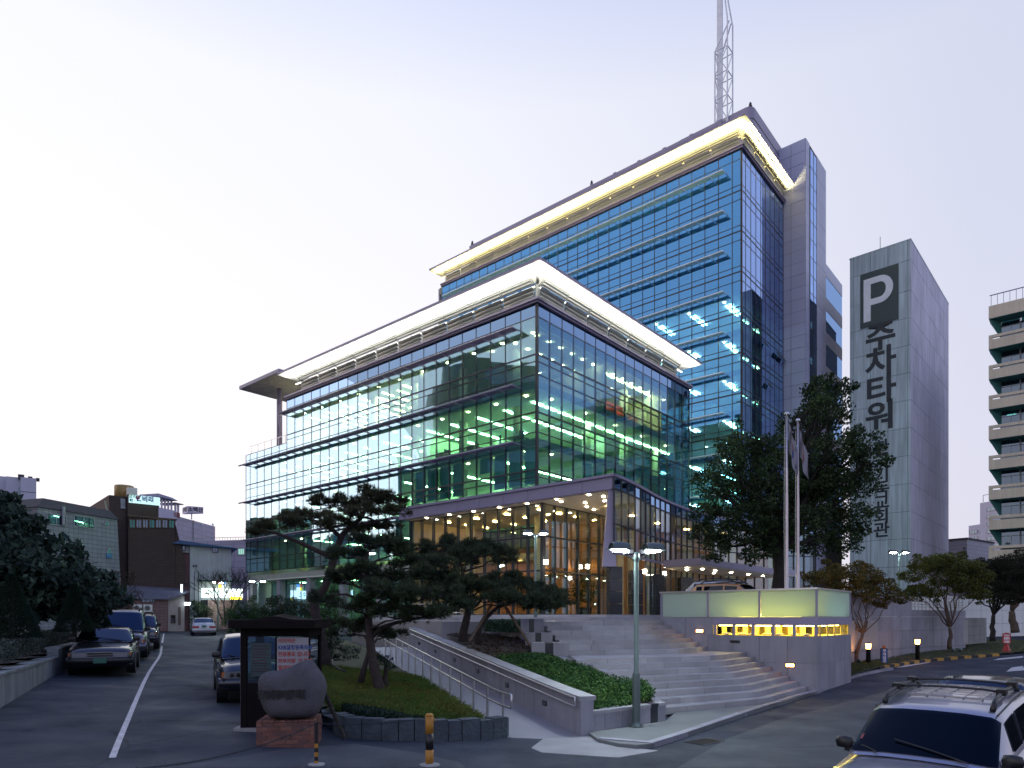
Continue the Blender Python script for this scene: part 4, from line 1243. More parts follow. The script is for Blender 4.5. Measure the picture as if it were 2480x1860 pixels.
pbox('railing_top', bb, .1, -26, 37.75, .18, -.1, 37.83, bluer)

# --- lilac apartment blocks far right
aw = mat('pale_lilac_wall', (0.56,0.54,0.68), .8, 0, .05, .3)
b1 = Bld('apartment_block', 'lilac apartment block with dark ribbon windows beyond the balcony building', 2346, 125, 2432, 118)
def zat(py, D): return EYE-(py-HZP)/FPX*D
x1, _ = b1.at(2379, 1300); x2, _ = b1.at(2432, 1300)
pbox('wall', b1.t, 0, 0, 0, x1, 14, zat(1272,124), aw); pbox('wall', b1.t, x1+.01, -.5, 0, x2, 12, zat(1216,121), aw)
for r_ in range(6):
    py = 1283+17.5*r_
    if r_ < 4: b1.window(2348, py, 2367, py+10, dwin, framem, 3)
for r_ in range(7):
    b1.window(2390, 1227+17.8*r_, 2420, 1237+17.8*r_, dwin, framem, 3, back=-.5)
    if r_ > 1: b1.window(2371, 1247+17.8*r_-1, 2378, 1257+17.8*r_, dwin, framem, 1)
mb = MB(); xr, zz = b1.at(2380,1216,-.5); mb.tube([(xr,-.4,zz),(xr,-.4,zz+1.2),(xr+5,-.4,zz+1.2)], .06, 5); mb.build('roof_railing', framem, b1.t)
b2 = Bld('tiled_house', 'low grey tiled flat-roofed house beside the parking tower foot', 2296, 100, 2342, 98)
pbox('wall', b2.t, 0, 0, 0, b2.L, 10, zat(1308,99), tilemat('grey_tile_far', (0.33,0.33,0.42), (0.12,0.12,0.16), 1.2, .6))
pbox('cornice', b2.t, -.1, -.1, zat(1308,99), b2.L+.1, 10, zat(1308,99)+.25, joint)
b2.window(2332,1324,2338,1332,dwin,framem,1)

# --- left background, from the far white block to the house by the lane
b3 = Bld('white_apartment_tower', 'plain pale tower block rising behind the dark leafy tree', 50, 180, 88, 182)
wt = mat('pale_tower_wall', (0.46,0.46,0.56), .8, 0, .05, .2)
pbox('wall', b3.t, 0, 0, 0, b3.L, 18, zat(1155,180), wt)
pbox('wall', b3.t, -3.2, 4, 0, -.02, 18, zat(1160,185), wt)
pbox('wall', b3.t, -6.2, 7, 0, -3.22, 18, zat(1162,188), wt)
for k in range(5): pbox('floor_joint', b3.t, 0, -.03, 36.2-6.2*k, b3.L, 0, 36.35-6.2*k, joint)
for (x,w,h) in ((-.6,1.4,1.2),(1.6,1.0,.9),(3.4,.8,.7)): pbox('roof_vent', b3.t, x, 3, zat(1155,180), x+w, 5, zat(1155,180)+h, joint)
pbox('window', b3.t, -.5, -.02+4, 36, -.1, 4.0, 38, dwin)

b4 = Bld('tiled_office', 'grey tiled office with dark mansard roof and triangular dormers', 90, 60, 290, 68)
gtile = tilemat('grey_square_tile', (0.30,0.30,0.38), (0.085,0.085,0.11), .62, .42)
zt4 = zat(1236,62)
mb = MB(); mb.add([(0,0,0),(b4.L+.5,0,0),(b4.L+.5,9,0),(0,9,0),(0,0,zt4),(b4.L-.3,0,zt4),(b4.L-.3,9,zt4),(0,9,zt4)], [(0,3,2,1),(4,5,6,7),(0,1,5,4),(1,2,6,5),(2,3,7,6),(3,0,4,7)])
mb.build('wall', gtile, b4.t)
mb = MB(); mb.add([(-.1,-.15,zt4),(b4.L-.2,-.15,zt4),(b4.L-.2,9,zt4),(-.1,9,zt4),(.9,.5,zt4+.95),(b4.L-.7,.5,zt4+.85),(b4.L-.7,9,zt4+.85),(.9,9,zt4+.95)], [(0,3,2,1),(4,5,6,7),(0,1,5,4),(1,2,6,5),(2,3,7,6),(3,0,4,7)])
mb.build('roof', mat('dark_roof', (0.06,0.055,0.065), .7), b4.t)
b4.window(112,1246,160,1272,dwin,framem,2,lit=e_room); b4.window(178,1251,228,1278,dwin,framem,2)
for (px,py,h) in ((257,1266,7),(263,1333,14)):
    x, z = b4.at(px,py); w = .33
    mb = MB(); mb.add([(x-w,-.12,z-.25),(x+w,-.12,z-.25),(x,-.12,z+.35),(x-w,0,z-.25),(x+w,0,z-.25),(x,0,z+.35)], [(0,1,2),(0,2,5,3),(1,4,5,2),(0,3,4,1)]); d_ = mb.build('dormer', framem, b4.t)
    mb = MB(); mb.add([(x-w*.62,-.125,z-.2),(x+w*.62,-.125,z-.2),(x,-.125,z+.2)], [(0,1,2)]); mb.build('pane', curtm, d_)
    if h > 10: pbox('pane', d_, x-.3, -.13, z-.75, x+.3, -.02, z-.28, mat('blue_pane', (0.08,0.2,0.45), .3))
mb = MB(); x, z = b4.at(150,1232); mb.tube([(x,-.2,z-1.5),(x,-.2,z+.2)], .14, 8); mb.build('flue', framem, b4.t)
x, z = b4.at(237,1227); pbox('roof_hut', b4.t, x-.2, 4, z-1.2, x+1.3, 6, z+.5, white)

b5 = Bld('dark_brick_building', 'dark brown brick building carrying a lit pale cyan roof sign', 311, 70, 425, 73)
brick_d = tilemat('dark_brick', (0.075,0.048,0.046), (0.045,0.035,0.035), .9, .30, .8)
zl = zat(1256,71.5); zu = zat(1198,70.5)
xr5 = b5.L
mb = MB(); mb.prism([(0,0),(xr5,0),(xr5,12),(0,12)], 0, zl); mb.build('wall', brick_d, b5.t)
x385,_ = b5.at(386,1220)
pbox('upper_wall', b5.t, 0, .3, zl, x385, 9, zu, brick_d)
pbox('side_wall', b5.t, -1.6, .8, 0, -.01, 12, zu-.2, brick_d)
mb = MB(); z36 = zat(1365,72); mb.add([(xr5,.02,0),(xr5+1.0,.02,0),(xr5+1.0,.02,z36),(xr5+.05,.02,z36+4.2),(xr5,6,0),(xr5+1.0,6,0),(xr5+1.0,6,z36),(xr5+.05,6,z36+4.2)], [(0,1,2,3),(4,7,6,5),(1,5,6,2),(2,6,7,3)]); mb.build('lean_to_wall', brick_d, b5.t)
for k in range(7): b5.window(313+15.8*k,1258,313+15.8*k+14.6,1279,dwin if k % 3 else curtm,bronze,2)
pbox('ledge', b5.t, -.1, -.15, zl, xr5+.1, .3, zl+.18, bronze)
b5.window(292,1208,303,1232,g_win,framem,2,back=.8)
e_sign = emis('sign_cyan_white', (0.62,0.95,1.0), 1.15)
x0s, zs1 = b5.at(312,1198); x1s, _ = b5.at(386,1205); zs0 = zat(1221,71)
sg = obj('roof_sign', MB().box(x0s,-.25,zs0,x1s,.0,zs1).mesh('roof_sign', e_sign), b5.t)
def ltr(parent, body, size, col, loc, rot=(R(90),0,0), bold=.01, ex=.006):
    m = MAT.get('ink_'+col) or mat('ink_'+col, {'green':(0.03,0.25,0.10),'teal':(0.02,0.45,0.45),'red':(0.65,0.03,0.03),'blue':(0.02,0.08,0.50),'black':(0.015,0.015,0.018),'brown':(0.32,0.05,0.05),'navy':(0.03,0.06,0.22),'white':(0.75,0.75,0.78),'yellow':(0.75,0.5,0.05)}[col], .6, 0, .1, 5)
    o = obj('lettering', text_mesh(body, size, m, ex, bold), parent); o.rotation_euler = rot; o.location = loc
    return o
zc_ = (zs0+zs1)/2; Ls = x1s-x0s
ltr(sg,'양지',.42,'green',(x0s+Ls*.10,-.26,zc_+.20)); ltr(sg,'해',.40,'teal',(x0s+Ls*.06,-.26,zc_-.22))
ltr(sg,'회',.42,'red',(x0s+Ls*.28,-.26,zc_+.12),bold=.03); ltr(sg,'한비리',.62,'blue',(x0s+Ls*.50,-.26,zc_+.05),bold=.03)
mb = MB(); x, z = b5.at(307,1185,3); mb.lathe([(.95,zu-.3),(.95,zat(1181,73)),(.9,zat(1180,73)+.05)], (x-.2,3.2,0), 18); mb.build('water_tank', mat('yellow_tank', (0.42,0.28,0.10), .5), b5.t, smooth=True)
pbox('air_unit', b5.t, .2, 1.2, zu, 1.1, 1.9, zu+.9, white)
mb = MB(); mb.tube([(-1.62,.75,z36),(-1.62,.75,zu-2.5),(-2.0,.75,zu-.8)], .07, 6); mb.build('drain_pipe', galv, b5.t)

b6 = Bld('pavilion_tower', 'lilac stair tower with an open roof pavilion behind the dark brick building', 384, 96, 436, 100)
pbox('wall', b6.t, 0, 0, 0, b6.L*.84, 6, zat(1234,98), aw)
for k in range(5): pbox('pavilion_post', b6.t, .1+k*.62, .1, zat(1234,98), .28+k*.62, .3, zat(1210,98), aw)
mb = MB(); z = zat(1210,98); mb.add([(-.3,-.4,z),(b6.L*.8,-.4,z),(b6.L*.8,4,z),(-.3,4,z),(.3,.3,z+.6),(b6.L*.7,.3,z+.45),(b6.L*.7,3.5,z+.45),(.3,3.5,z+.6)], [(0,3,2,1),(4,5,6,7),(0,1,5,4),(1,2,6,5),(2,3,7,6),(3,0,4,7)]); mb.build('pavilion_roof', mat('pavilion_roof_grey', (0.2,0.2,0.27), .7), b6.t)
pbox('pavilion_wing_roof', b6.t, b6.L*.72, -.2, zat(1219,99), b6.L+.5, 3, zat(1217,99), MAT['pavilion_roof_grey'])
for k in range(2): pbox('pavilion_post', b6.t, b6.L*.8+k*.55, .1, zat(1240,99), b6.L*.86+k*.55, .3, zat(1219,99), aw)
pbox('balustrade', b6.t, b6.L*.7, 0, zat(1252,99), b6.L, .2, zat(1240,99), mat('brick_red_rail', (0.22,0.08,0.08), .8))

b7 = Bld('lilac_tiled_block', 'windowless lilac tiled block under a turning rooftop sign', 424, 100, 521, 112)
ltile = tilemat('lilac_tile', (0.40,0.38,0.52), (0.16,0.15,0.22), 1.5, .75)
pbox('wall', b7.t, 0, 0, 0, b7.L, 9, zat(1258,104), ltile)
pbox('wall', b7.t, -2.2, 1.5, 0, -.02, 9, zat(1250,101), ltile)
for px in (490,515): b7.rect('vent_window', px-2, 1268, px+2, 1273, dwin, .0, .04)
pbox('pipe', b7.t, b7.L*.42, -.12, 2, b7.L*.42+.14, -.002, zat(1262,106), framem)
rs = thing('rotating_sign', 'three-sided white roof sign board on a thin mast', 'sign', P(464,1250,104))
rs.location.z = zat(1258,104)
zb_ = zat(1244,104)-rs.location.z; zt_ = zat(1228,104)-rs.location.z
tri = [(-1.75,.7),(-.15,-1.0),(1.75,.1)]
mb = MB(); mb.prism(tri, zb_, zt_); mb.build('board', mat('sign_lilac_white', (0.62,0.58,0.70), .6), rs)
for a, b in ((tri[0],tri[1]),(tri[1],tri[2])):
    d = Vector((b[0]-a[0],b[1]-a[1],0)); c = Vector(((a[0]+b[0])/2,(a[1]+b[1])/2,0)); n_ = Vector((d.y,-d.x,0)).normalized()
    ltr(rs,'소백산',.78,'black',c+n_*.02+Vector((0,0,(zb_+zt_)/2)),(R(90),0,math.atan2(d.y,d.x)),.02)
mb = MB(); mb.tube([(0,0,0),(0,0,zb_+.02)], .09, 8); mb.build('mast', white, rs)

b8 = Bld('long_pale_building', 'long pale tiled building with two lit green windows', 440, 88, 612, 86)
pbox('wall', b8.t, 0, 0, 0, b8.L, 8, zat(1309,87), ltile)
for k in range(24): pbox('railing_post', b8.t, .1+k*.38, .1, zat(1309,87), .13+k*.38, .13, zat(1302,87), framem)
pbox('railing_bar', b8.t, 0, .1, zat(1302.5,87), b8.L, .13, zat(1301.5,87), framem)
e_gw = emis('lit_window_green', (0.5,1.0,0.85), .75)
for px in (553,585): b8.window(px-8,1328,px+8,1344,e_gw,framem,3)

b9 = Bld('white_corner_house', 'white house with a blue roof edge above a bare tree', 460, 74, 560, 76)
pw9 = mat('whitewash', (0.50,0.56,0.58), .8, 0, .08, .8, streak=.12)
pbox('wall', b9.t, 0, 0, 0, b9.L, 8, zat(1320,75), pw9)
pbox('wall', b9.t, -1.0, .5, zat(1340,75), -.01, 8, zat(1318,75), pw9)
pbox('wall', b9.t, -1.0, .6, 0, -.012, 8, zat(1342,75), mat('pink_brick', (0.20,0.11,0.12), .8))
mb = MB(); z = zat(1316,75); mb.add([(-1.8,-.6,z-.25),(b9.L+.6,-.6,z-.55),(b9.L+.6,8,z-.55),(-1.8,8,z-.25),(-1.0,-.6,z+.12),(b9.L+.6,-.6,z-.45),(b9.L+.6,8,z-.45),(-1.0,8,z+.12)], [(0,3,2,1),(4,5,6,7),(0,1,5,4),(1,2,6,5),(2,3,7,6),(3,0,4,7)]); mb.build('roof', mat('blue_roof_edge', (0.05,0.12,0.26), .6), b9.t)
b9.window(441,1320,449,1334,dwin,bronze,1,back=.5); b9.window(514,1325,528,1339,dwin,bronze,2)
for (px,py) in ((469,1371),(475,1371)): b9.rect('vent', px-2, py-3, px+2, py+3, joint, 0, .04)
for px in (470,480): pbox('pipe', b9.t, b9.at(px,1400)[0], -.08, 1, b9.at(px,1400)[0]+.06, -.002, zat(1385,75), joint)
e_shop = emis('shop_sign_white', (0.85,1.0,0.97), 2.6)
x0s,_ = b9.at(487,1435); x1s,_ = b9.at(586,1435); z0s, z1s = zat(1447,74.5), zat(1425,74.5)
sg = obj('shop_sign', MB().box(x0s,-.7,z0s,x1s,-.5,z1s).mesh('shop_sign', e_shop), b9.t)
for k,(t,c) in enumerate((('수','green'),('산','teal'))): ltr(sg,t,.7,c,(x0s+.7+.8*k,-.72,(z0s+z1s)/2))
pbox('shop_canopy', b9.t, x0s-.4, -1.2, zat(1408,74), x1s+1, .0, zat(1405,74), mat('green_canopy', (0.05,0.14,0.12), .7))
e_yl = emis('shop_lamp_yellow', (1.0,0.78,0.05), 4.0)
pbox('shop_lamp', b9.t, b9.at(556,1450)[0], -.72, zat(1451,74.5), b9.at(584,1450)[0], -.52, zat(1444,74.5), e_yl)
e_rd = emis('hanging_sign_red', (1.0,0.15,0.12), 1.6); e_bl = emis('hanging_sign_blue', (0.2,0.5,1.0), 1.6)
for (pxa,pya,pyb,m) in ((525.5,1408,1417,e_rd),(525.5,1417.5,1426,e_yl),(535.5,1408,1417,e_bl),(535.5,1417.5,1440,e_shop)):
    b9.rect('hanging_sign', pxa, pya, pxa+8, pyb, m, .9, 1.1)

b10 = Bld('low_house', 'low pink-walled house with a shed roof and two air conditioners', 300, 66, 447, 69)
pinkw = tilemat('pink_tile_wall', (0.22,0.13,0.135), (0.10,0.07,0.08), .5, .3, .7)
z0 = 1.2; zt_ = zat(1452,67)
pbox('wall', b10.t, 0, 0, z0, b10.L*.72, 7, zt_, pinkw)
pbox('wall', b10.t, b10.L*.72+.01, .02, z0, b10.L, 7, zt_+.45, mat('cream_tile_wall', (0.36,0.33,0.32), .7))
pbox('wall', b10.t, -1.4, 1.5, z0, -.01, 7, zt_-.2, pinkw)
mb = MB(); z = zt_; mb.add([(-.4,-.35,z),(b10.L*.74,-.35,z+.02),(b10.L+.4,-.5,z+.75),(b10.L+.4,4,z+1.2),(-.8,4,z+1.55),(-.4,-.35,z+.1),(b10.L*.74,-.35,z+.12),(b10.L+.4,-.5,z+.85),(b10.L+.4,4,z+1.3),(-.8,4,z+1.65)], [(0,4,3,2,1),(5,6,7,8,9),(0,1,6,5),(1,2,7,6),(2,3,8,7),(3,4,9,8),(4,0,5,9)]); mb.build('roof', mat('grey_sheet_roof', (0.13,0.13,0.17), .6, 0, .1, 2), b10.t)
b10.window(342,1449,375,1460,dwin,bronze,3); b10.window(413,1489,425,1510,dwin,bronze,2)
b10.rect('door', 431,1470,438,1514, mat('brown_door', (0.12,0.09,0.09), .6), 0, .05)
for (px0,px1) in ((321,343),(347,368)):
    x0_, z1_ = b10.at(px0,1464); x1_, z0_ = b10.at(px1,1482)
    a_ = thing('air_conditioner', 'white outdoor fan unit on the low house, '+('nearer the dark tree' if px0 == 321 else 'nearer the lane'), 'air conditioner', b10.a + b10.d*x0_ - b10.n*.4, b10.rz, 'fan units on the low house')
    a_.location.z = z0_
    w_, h_ = x1_-x0_, z1_-z0_
    pbox('case', a_, 0, 0, 0, w_, .4, h_, white)
    mb = MB(); mb.tube([(w_*.42,-.02,h_/2),(w_*.42,-.0,h_/2)], h_*.36, 20); f_ = mb.build('fan_guard', joint, a_)
    mb = MB()
    for rr in (.12,.24,.34): 
        mb.tube([(w_*.42+h_*rr*math.cos(R(t)), -.03, h_/2+h_*rr*math.sin(R(t))) for t in range(0,361,30)], .008, 4)
    mb.build('guard_ring', white, f_)
    mb = MB(); mb.box(-.02,.35,-.12,w_+.02,.4,-.02); mb.build('bracket', joint, a_)
e_lp = emis('lane_lamp', (0.8,0.95,1.0), 6)
b10.rect('wall_lamp', 446,1459,460,1466, e_lp, .2, .45)
b10.rect('wall_lamp', 437,1416,441,1434, e_lp, .2, .3)
b10.rect('lit_doorway', 343,1491,353,1503, emis('lit_doorway_cyan',(0.4,1.0,0.95),1.2), .0, .03)

# stone garden wall of irregular blocks
sw_ = thing('stone_garden_wall', 'brownish rubble stone wall end behind the white saloon', 'wall', P(505,HZP,58))
a = P(503,HZP,58); b = P(572,HZP,60); sw_.location = (a.x,a.y,0)
d = (b-a).normalized(); Lw = (b-a).length; rz_ = math.atan2(d.y,d.x); sw_.rotation_euler.z = rz_
zb_, zt_ = zat(1524,58), zat(1452,58)
pbox('core', sw_, 0, .04, zb_-.3, Lw, 1.2, zt_-.03, joint)
stn = [mat('brown_stone_'+c, col, .8, 0, .2, 3, bump=.3) for c, col in (('a',(0.22,0.145,0.125)),('b',(0.18,0.12,0.11)),('c',(0.26,0.18,0.155)))]
random.seed(4)
z = zb_
while z < zt_-.05:
    h = min(random.uniform(.18,.30), zt_-z); x = 0
    while x < Lw-.02:
        w = min(random.uniform(.16,.42), Lw-x)
        pbox('stone', sw_, x+.008, random.uniform(-.03,.0), z+.008, x+w-.008, .1, z+h-.008, random.choice(stn)); x += w
    z += h

# dark office block west of the picture, seen mirrored in the podium glass
mo = thing('mirrored_office_block', 'dark round-cornered office block seen only as a reflection in the podium glass', 'building', (-60,38,0))
mdark = mat('mirror_block_wall', (0.055,0.075,0.085), .5, 0, .1, .3)
arc = [(10-6+6*math.cos(R(a)), 15-6+6*math.sin(R(a))) for a in range(0,91,15)]
mb = MB(); mb.prism([(-14,-30),(10,-30)]+arc+[(-14,15)], 0, 41); mb.build('tower_wall', mdark, mo)
mb = MB(); mb.prism([(-14,15.1),(8,15.1),(8,21.5),(-14,21.5)], 0, 25); mb.build('wing_wall', mdark, mo)
mb = MB(); mb.prism([(-22,21.6),(-6,21.6),(-6,60),(-22,60)], 0, 11.5); mb.build('annex_wall', mdark, mo)
for k in range(9): pbox('window_band', mo, 9.98, -29, 4+4.2*k, 10.06, 8, 5.6+4.2*k, dwin)
# ================================================================== planting beds and lawns
soil = mat('dark_soil', (0.045,0.035,0.028), .95, 0, .3, 3, speck=.3, bump=.6, bscale=25)
lawnm = mat('lawn_earth', (0.055,0.060,0.028), .95, 0, .35, 2.2, speck=.3, bump=.6, bscale=30)
def inside(p, poly):
    c = False; n = len(poly)
    for i in range(n):
        a, b = poly[i], poly[(i+1)%n]
        if (a[1] > p[1]) != (b[1] > p[1]) and p[0] < (b[0]-a[0])*(p[1]-a[1])/(b[1]-a[1])+a[0]: c = not c
    return c
def sheet(poly, zf, step):
    """a gridded surface clipped to a polygon, with a skirt so that no gap shows"""
    xs = [p[0] for p in poly]; ys = [p[1] for p in poly]
    mb = MB(); idx = {}
    nx = int((max(xs)-min(xs))/step)+2; ny = int((max(ys)-min(ys))/step)+2
    def vid(i,j):
        if (i,j) not in idx:
            x = min(xs)+i*step; y = min(ys)+j*step
            idx[(i,j)] = len(mb.v); mb.v.append((x,y,zf(x,y)))
        return idx[(i,j)]
    for i in range(nx):
        for j in range(ny):
            x = min(xs)+(i+.5)*step; y = min(ys)+(j+.5)*step
            if inside((x,y),poly): mb.f.append((vid(i,j),vid(i+1,j),vid(i+1,j+1),vid(i,j+1)))
    return mb
def leaf(mb, p, s, n=None, up=.3, asp=.6):
    d = Vector((random.gauss(0,1),random.gauss(0,1),random.gauss(0,1)+up)).normalized() if n is None else n
    a = d.orthogonal().normalized(); t = random.uniform(0,6.28)
    b = d.cross(a); u_ = a*math.cos(t)+b*math.sin(t); w = d.cross(u_)
    k = len(mb.v)
    mb.v += [tuple(p-u_*s), tuple(p+w*s*asp), tuple(p+u_*s), tuple(p-w*s*asp)]
    mb.f.append((k,k+1,k+2,k+3))
def scatter(poly, zf, n, fn):
    xs = [p[0] for p in poly]; ys = [p[1] for p in poly]; k = 0; g = 0
    while k < n and g < n*20:
        g += 1
        x = random.uniform(min(xs),max(xs)); y = random.uniform(min(ys),max(ys))
        if inside((x,y),poly): fn(x,y,zf(x,y)); k += 1

# right planter between the ramp wall and the stairs
pl_r = [(1.75,14.6),(3.35,15.95),(3.45,17.2),(2.5,17.4),(2.1,19.0),(1.45,19.6),(.65,21.5),(.45,23.0),(.2,24.4),(-2.4,25.4),(-1.6,22.8),(-.45,19.95)]
def z_r(x,y): return .42+.155*(y-14.3)+.05*math.sin(x*2.1)*math.sin(y*1.7)
sheet(pl_r, lambda x,y: z_r(x,y)-.12, .3).build('planting_bed', soil, kind='structure')
mb = MB(); mb.prism([(-2.6,25.2),(.25,24.3),(1.05,24.6),(1.1,27),(-2.2,27.5)], 1.2, 2.38); mb.build('plaza_corner', granite, kind='structure')
random.seed(31)
front_r = [(1.72,14.55),(3.38,15.95),(3.42,17.2),(2.45,17.5),(2.05,19.1),(1.4,19.7),(.9,20.6),(-.5,20.2)]
hedgeg = leafmat('hedge_leaf', (0.022,0.070,0.030), .6, .2, 2.5, (0.060,0.120,0.030))
mb = MB()
def f_(x,y,z):
    for _ in range(2):
        p = Vector((x+random.gauss(0,.02),y+random.gauss(0,.02),z+random.uniform(-.10,.10)))
        leaf(mb, p, random.uniform(.022,.040), up=.9)
scatter(front_r, lambda x,y: z_r(x,y)+.02, 15000, f_)
h_ = mb.build('clipped_hedge', hedgeg); tag(h_, 'bright green clipped hedge filling the planter between ramp and stairs', 'hedge')
mb = MB()
hedgew = leafmat('hedge_leaf_pale', (0.08,0.14,0.09), .5, .2, 2.5)
for _ in range(3500):
    x = random.uniform(-1.0,.35); y = 24.0+random.uniform(-.35,.35); leaf(mb, Vector((x,y,2.05+random.uniform(0,.42))), random.uniform(.03,.05), up=.6)
h_ = mb.build('hedge', hedgew); tag(h_, 'pale-tipped low hedge at the top corner of the planter', 'hedge')
mb = MB()
def f_(x,y,z): leaf(mb, Vector((x,y,z-.10+random.uniform(0,.05))), random.uniform(.03,.06), up=2)
scatter(pl_r, z_r, 2500, f_)
o = mb.build('leaf_litter', leafmat('leaf_litter', (0.07,0.045,0.03), .5, .1), kind='stuff'); tag(o,'brown leaf litter under the planter pines',None,None,'stuff')

# left bed with grass, pines and the slate edging
def xre(y): return -.17-.395*(y-14.3)
def z_l(x,y):
    t = max(0, xre(y)-x)
    return min(zr_(y)+.03+.125*t, gz(x,y)+.62)+.04*math.sin(x*1.9+y)
kl = [(-3.25,13.05),(-4.3,14.8),(-5.6,17.5),(-7.2,21.0),(-9.4,26.0),(-12.5,33.0),(-17,43),(-21,52)]
pl_l = [(-3.2,13.15),(-1.7,13.35),(-.20,14.2)]+[(xre(y)-.03,y) for y in (16,18,20,22,24,26,28)]+[(-6.2,31),(-8.6,37),(-11,42),(-16,52),(-20,52)]+[(p[0]+.2,p[1]) for p in kl[::-1]]
sheet(pl_l, z_l, .35).build('grass_bank', lawnm, kind='structure')
grassy = leafmat('dry_grass', (0.15,0.125,0.035), .6, .25, 1.1, (0.045,0.105,0.022))
random.seed(17)
mb = MB()
gp = [(-3.7,14.3),(-3.0,14.1),(-1.8,14.2),(-.35,14.4),(xre(16)-.05,16),(xre(18.5)-.05,18.5),(xre(21)-.05,21),(-6.6,21.6),(-5.3,17.8)]
def f_(x,y,z):
    for _ in range(3):
        a = random.uniform(0,6.28); l = random.uniform(.09,.24); w = .007
        d = Vector((math.cos(a),math.sin(a),random.uniform(.25,1.3))).normalized()*l; s = Vector((-math.sin(a),math.cos(a),0))*w
        p = Vector((x+random.gauss(0,.03),y+random.gauss(0,.03),z-.01)); k = len(mb.v)
        mb.v += [tuple(p-s),tuple(p+s),tuple(p+d*.6+s*.7),tuple(p+d+Vector((0,0,-.03)))]; mb.f.append((k,k+1,k+2,k+3))
scatter(gp, z_l, 26000, f_)
o = mb.build('grass', grassy, kind='stuff'); tag(o, 'yellowing grass on the bank under the pines', None, None, 'stuff')
darkleaf = leafmat('dark_hedge_leaf', (0.018,0.036,0.026), .5, .1, 2)
mb = MB()
hp = [(-3.1,13.2),(-1.7,13.4),(-.7,13.85),(-.9,14.15),(-1.9,14.15),(-3.0,14.25),(-3.6,14.2)]
def f_(x,y,z):
    for _ in range(3): leaf(mb, Vector((x,y,z+random.uniform(-.05,.22))), random.uniform(.02,.04), up=.6)
scatter(hp, z_l, 3600, f_)
h_ = mb.build('low_hedge', darkleaf); tag(h_, 'dark low hedge behind the slate edging stones', 'hedge')
# slate edging stones
ed = thing('slate_edging', 'dark slate block edging around the front of the grass bank', 'edging', (-3.2,12.9,0))
epts = [Vector((p[0],p[1],0)) for p in ((-3.55,13.35),(-3.3,12.95),(-2.5,12.85),(-1.6,13.05),(-.85,13.35),(-.12,13.85),(-.05,14.15))]
random.seed(8)
tot = sum((epts[i+1]-epts[i]).length for i in range(len(epts)-1)); d = 0
while d < tot-.05:
    w = min(random.uniform(.26,.42), tot-d)
    a, b = at_len(epts, d+.008), at_len(epts, d+w-.008)
    t = (b-a).normalized(); n_ = Vector((-t.y,t.x,0))
    rows = [(0,.21),(.215,.42)] if random.random() < .3 else [(0,.42)]
    for z0_, z1_ in rows:
        zb_ = gz(a.x,a.y)-.1; j = random.uniform(-.025,.025)
        q = [a-n_*j, b-n_*j, b+n_*.26, a+n_*.26]
        mb = MB(); mb.prism([(v_.x,v_.y) for v_ in q], zb_+z0_, zb_+.08+z1_+random.uniform(-.02,.02) if z1_ > .3 else zb_+z1_); mb.build('slate_block', slate, ed, world=True)
    d += w
ke = bpy.data.objects.new('lane_kerb', None); COL.objects.link(ke); ke['kind'] = 'structure'
kpl = resample(kl, 30)
for i in range(30):
    a, b = kpl[i], kpl[i+1]; t = (b-a).normalized(); n_ = Vector((t.y,-t.x,0))
    q = [a+t*.01, b-t*.01, b-t*.01+n_*.25, a+t*.01+n_*.25]
    mb = MB(); mb.prism([(v_.x,v_.y) for v_ in q][::-1], gz(a.x,a.y)-.2, gz(a.x,a.y)+.26); mb.build('kerb_stone', slate, ke, world=True)

# lawn, island and retaining wall on the right
def lawn_z(x,y): return gz(x,y)+.10+.055*max(0, (y-(30.6+.72*(x-16.4))))
law = [(16.3,30.4),(18.5,32.3),(20.6,33.9),(23.2,35.3),(26,36.6),(30.5,38.8),(36,41.5),(44,45),(44,52),(30,48),(27.4,40.7),(24.4,39),(21,36.3),(17.6,33.1)]
sheet(law, lawn_z, .45).build('lawn', lawnm, kind='structure')
isl = [(12.4,25.55),(14.35,27.85),(16.7,30.05),(16.9,32.2),(14.5,30.5),(13.2,28.6)]
sheet(isl, lambda x,y: gz(x,y)+.10+.10*max(0,(x-12.5)*.3+(y-26)*.1), .35).build('lawn_island', lawnm, kind='structure')
random.seed(19); mb = MB()
def f2(x,y,z):
    for _ in range(2):
        a = random.uniform(0,6.28); l = random.uniform(.06,.13); w = .008
        d = Vector((math.cos(a),math.sin(a),random.uniform(.4,1.5))).normalized()*l; s = Vector((-math.sin(a),math.cos(a),0))*w
        p = Vector((x,y,z)); k = len(mb.v); mb.v += [tuple(p-s),tuple(p+s),tuple(p+d)]; mb.f.append((k,k+1,k+2))
scatter(law, lawn_z, 9000, f2); scatter(isl, lambda x,y: gz(x,y)+.10+.10*max(0,(x-12.5)*.3+(y-26)*.1), 2500, f2)
o = mb.build('lawn_grass', leafmat('lawn_grass', (0.09,0.10,0.03), .5, .2), kind='stuff'); tag(o,'short dry grass on the lawn beside the driveway',None,None,'stuff')
rwl = thing('retaining_wall', 'curved lilac granite retaining wall behind the bollard lights', 'wall', (16.2,32.4,0))
wp = resample([(13.3,28.7),(15.2,31.0),(17.4,33.2),(20.2,35.7),(22.8,37.8),(25.2,39.4),(27.4,40.9)], 14)
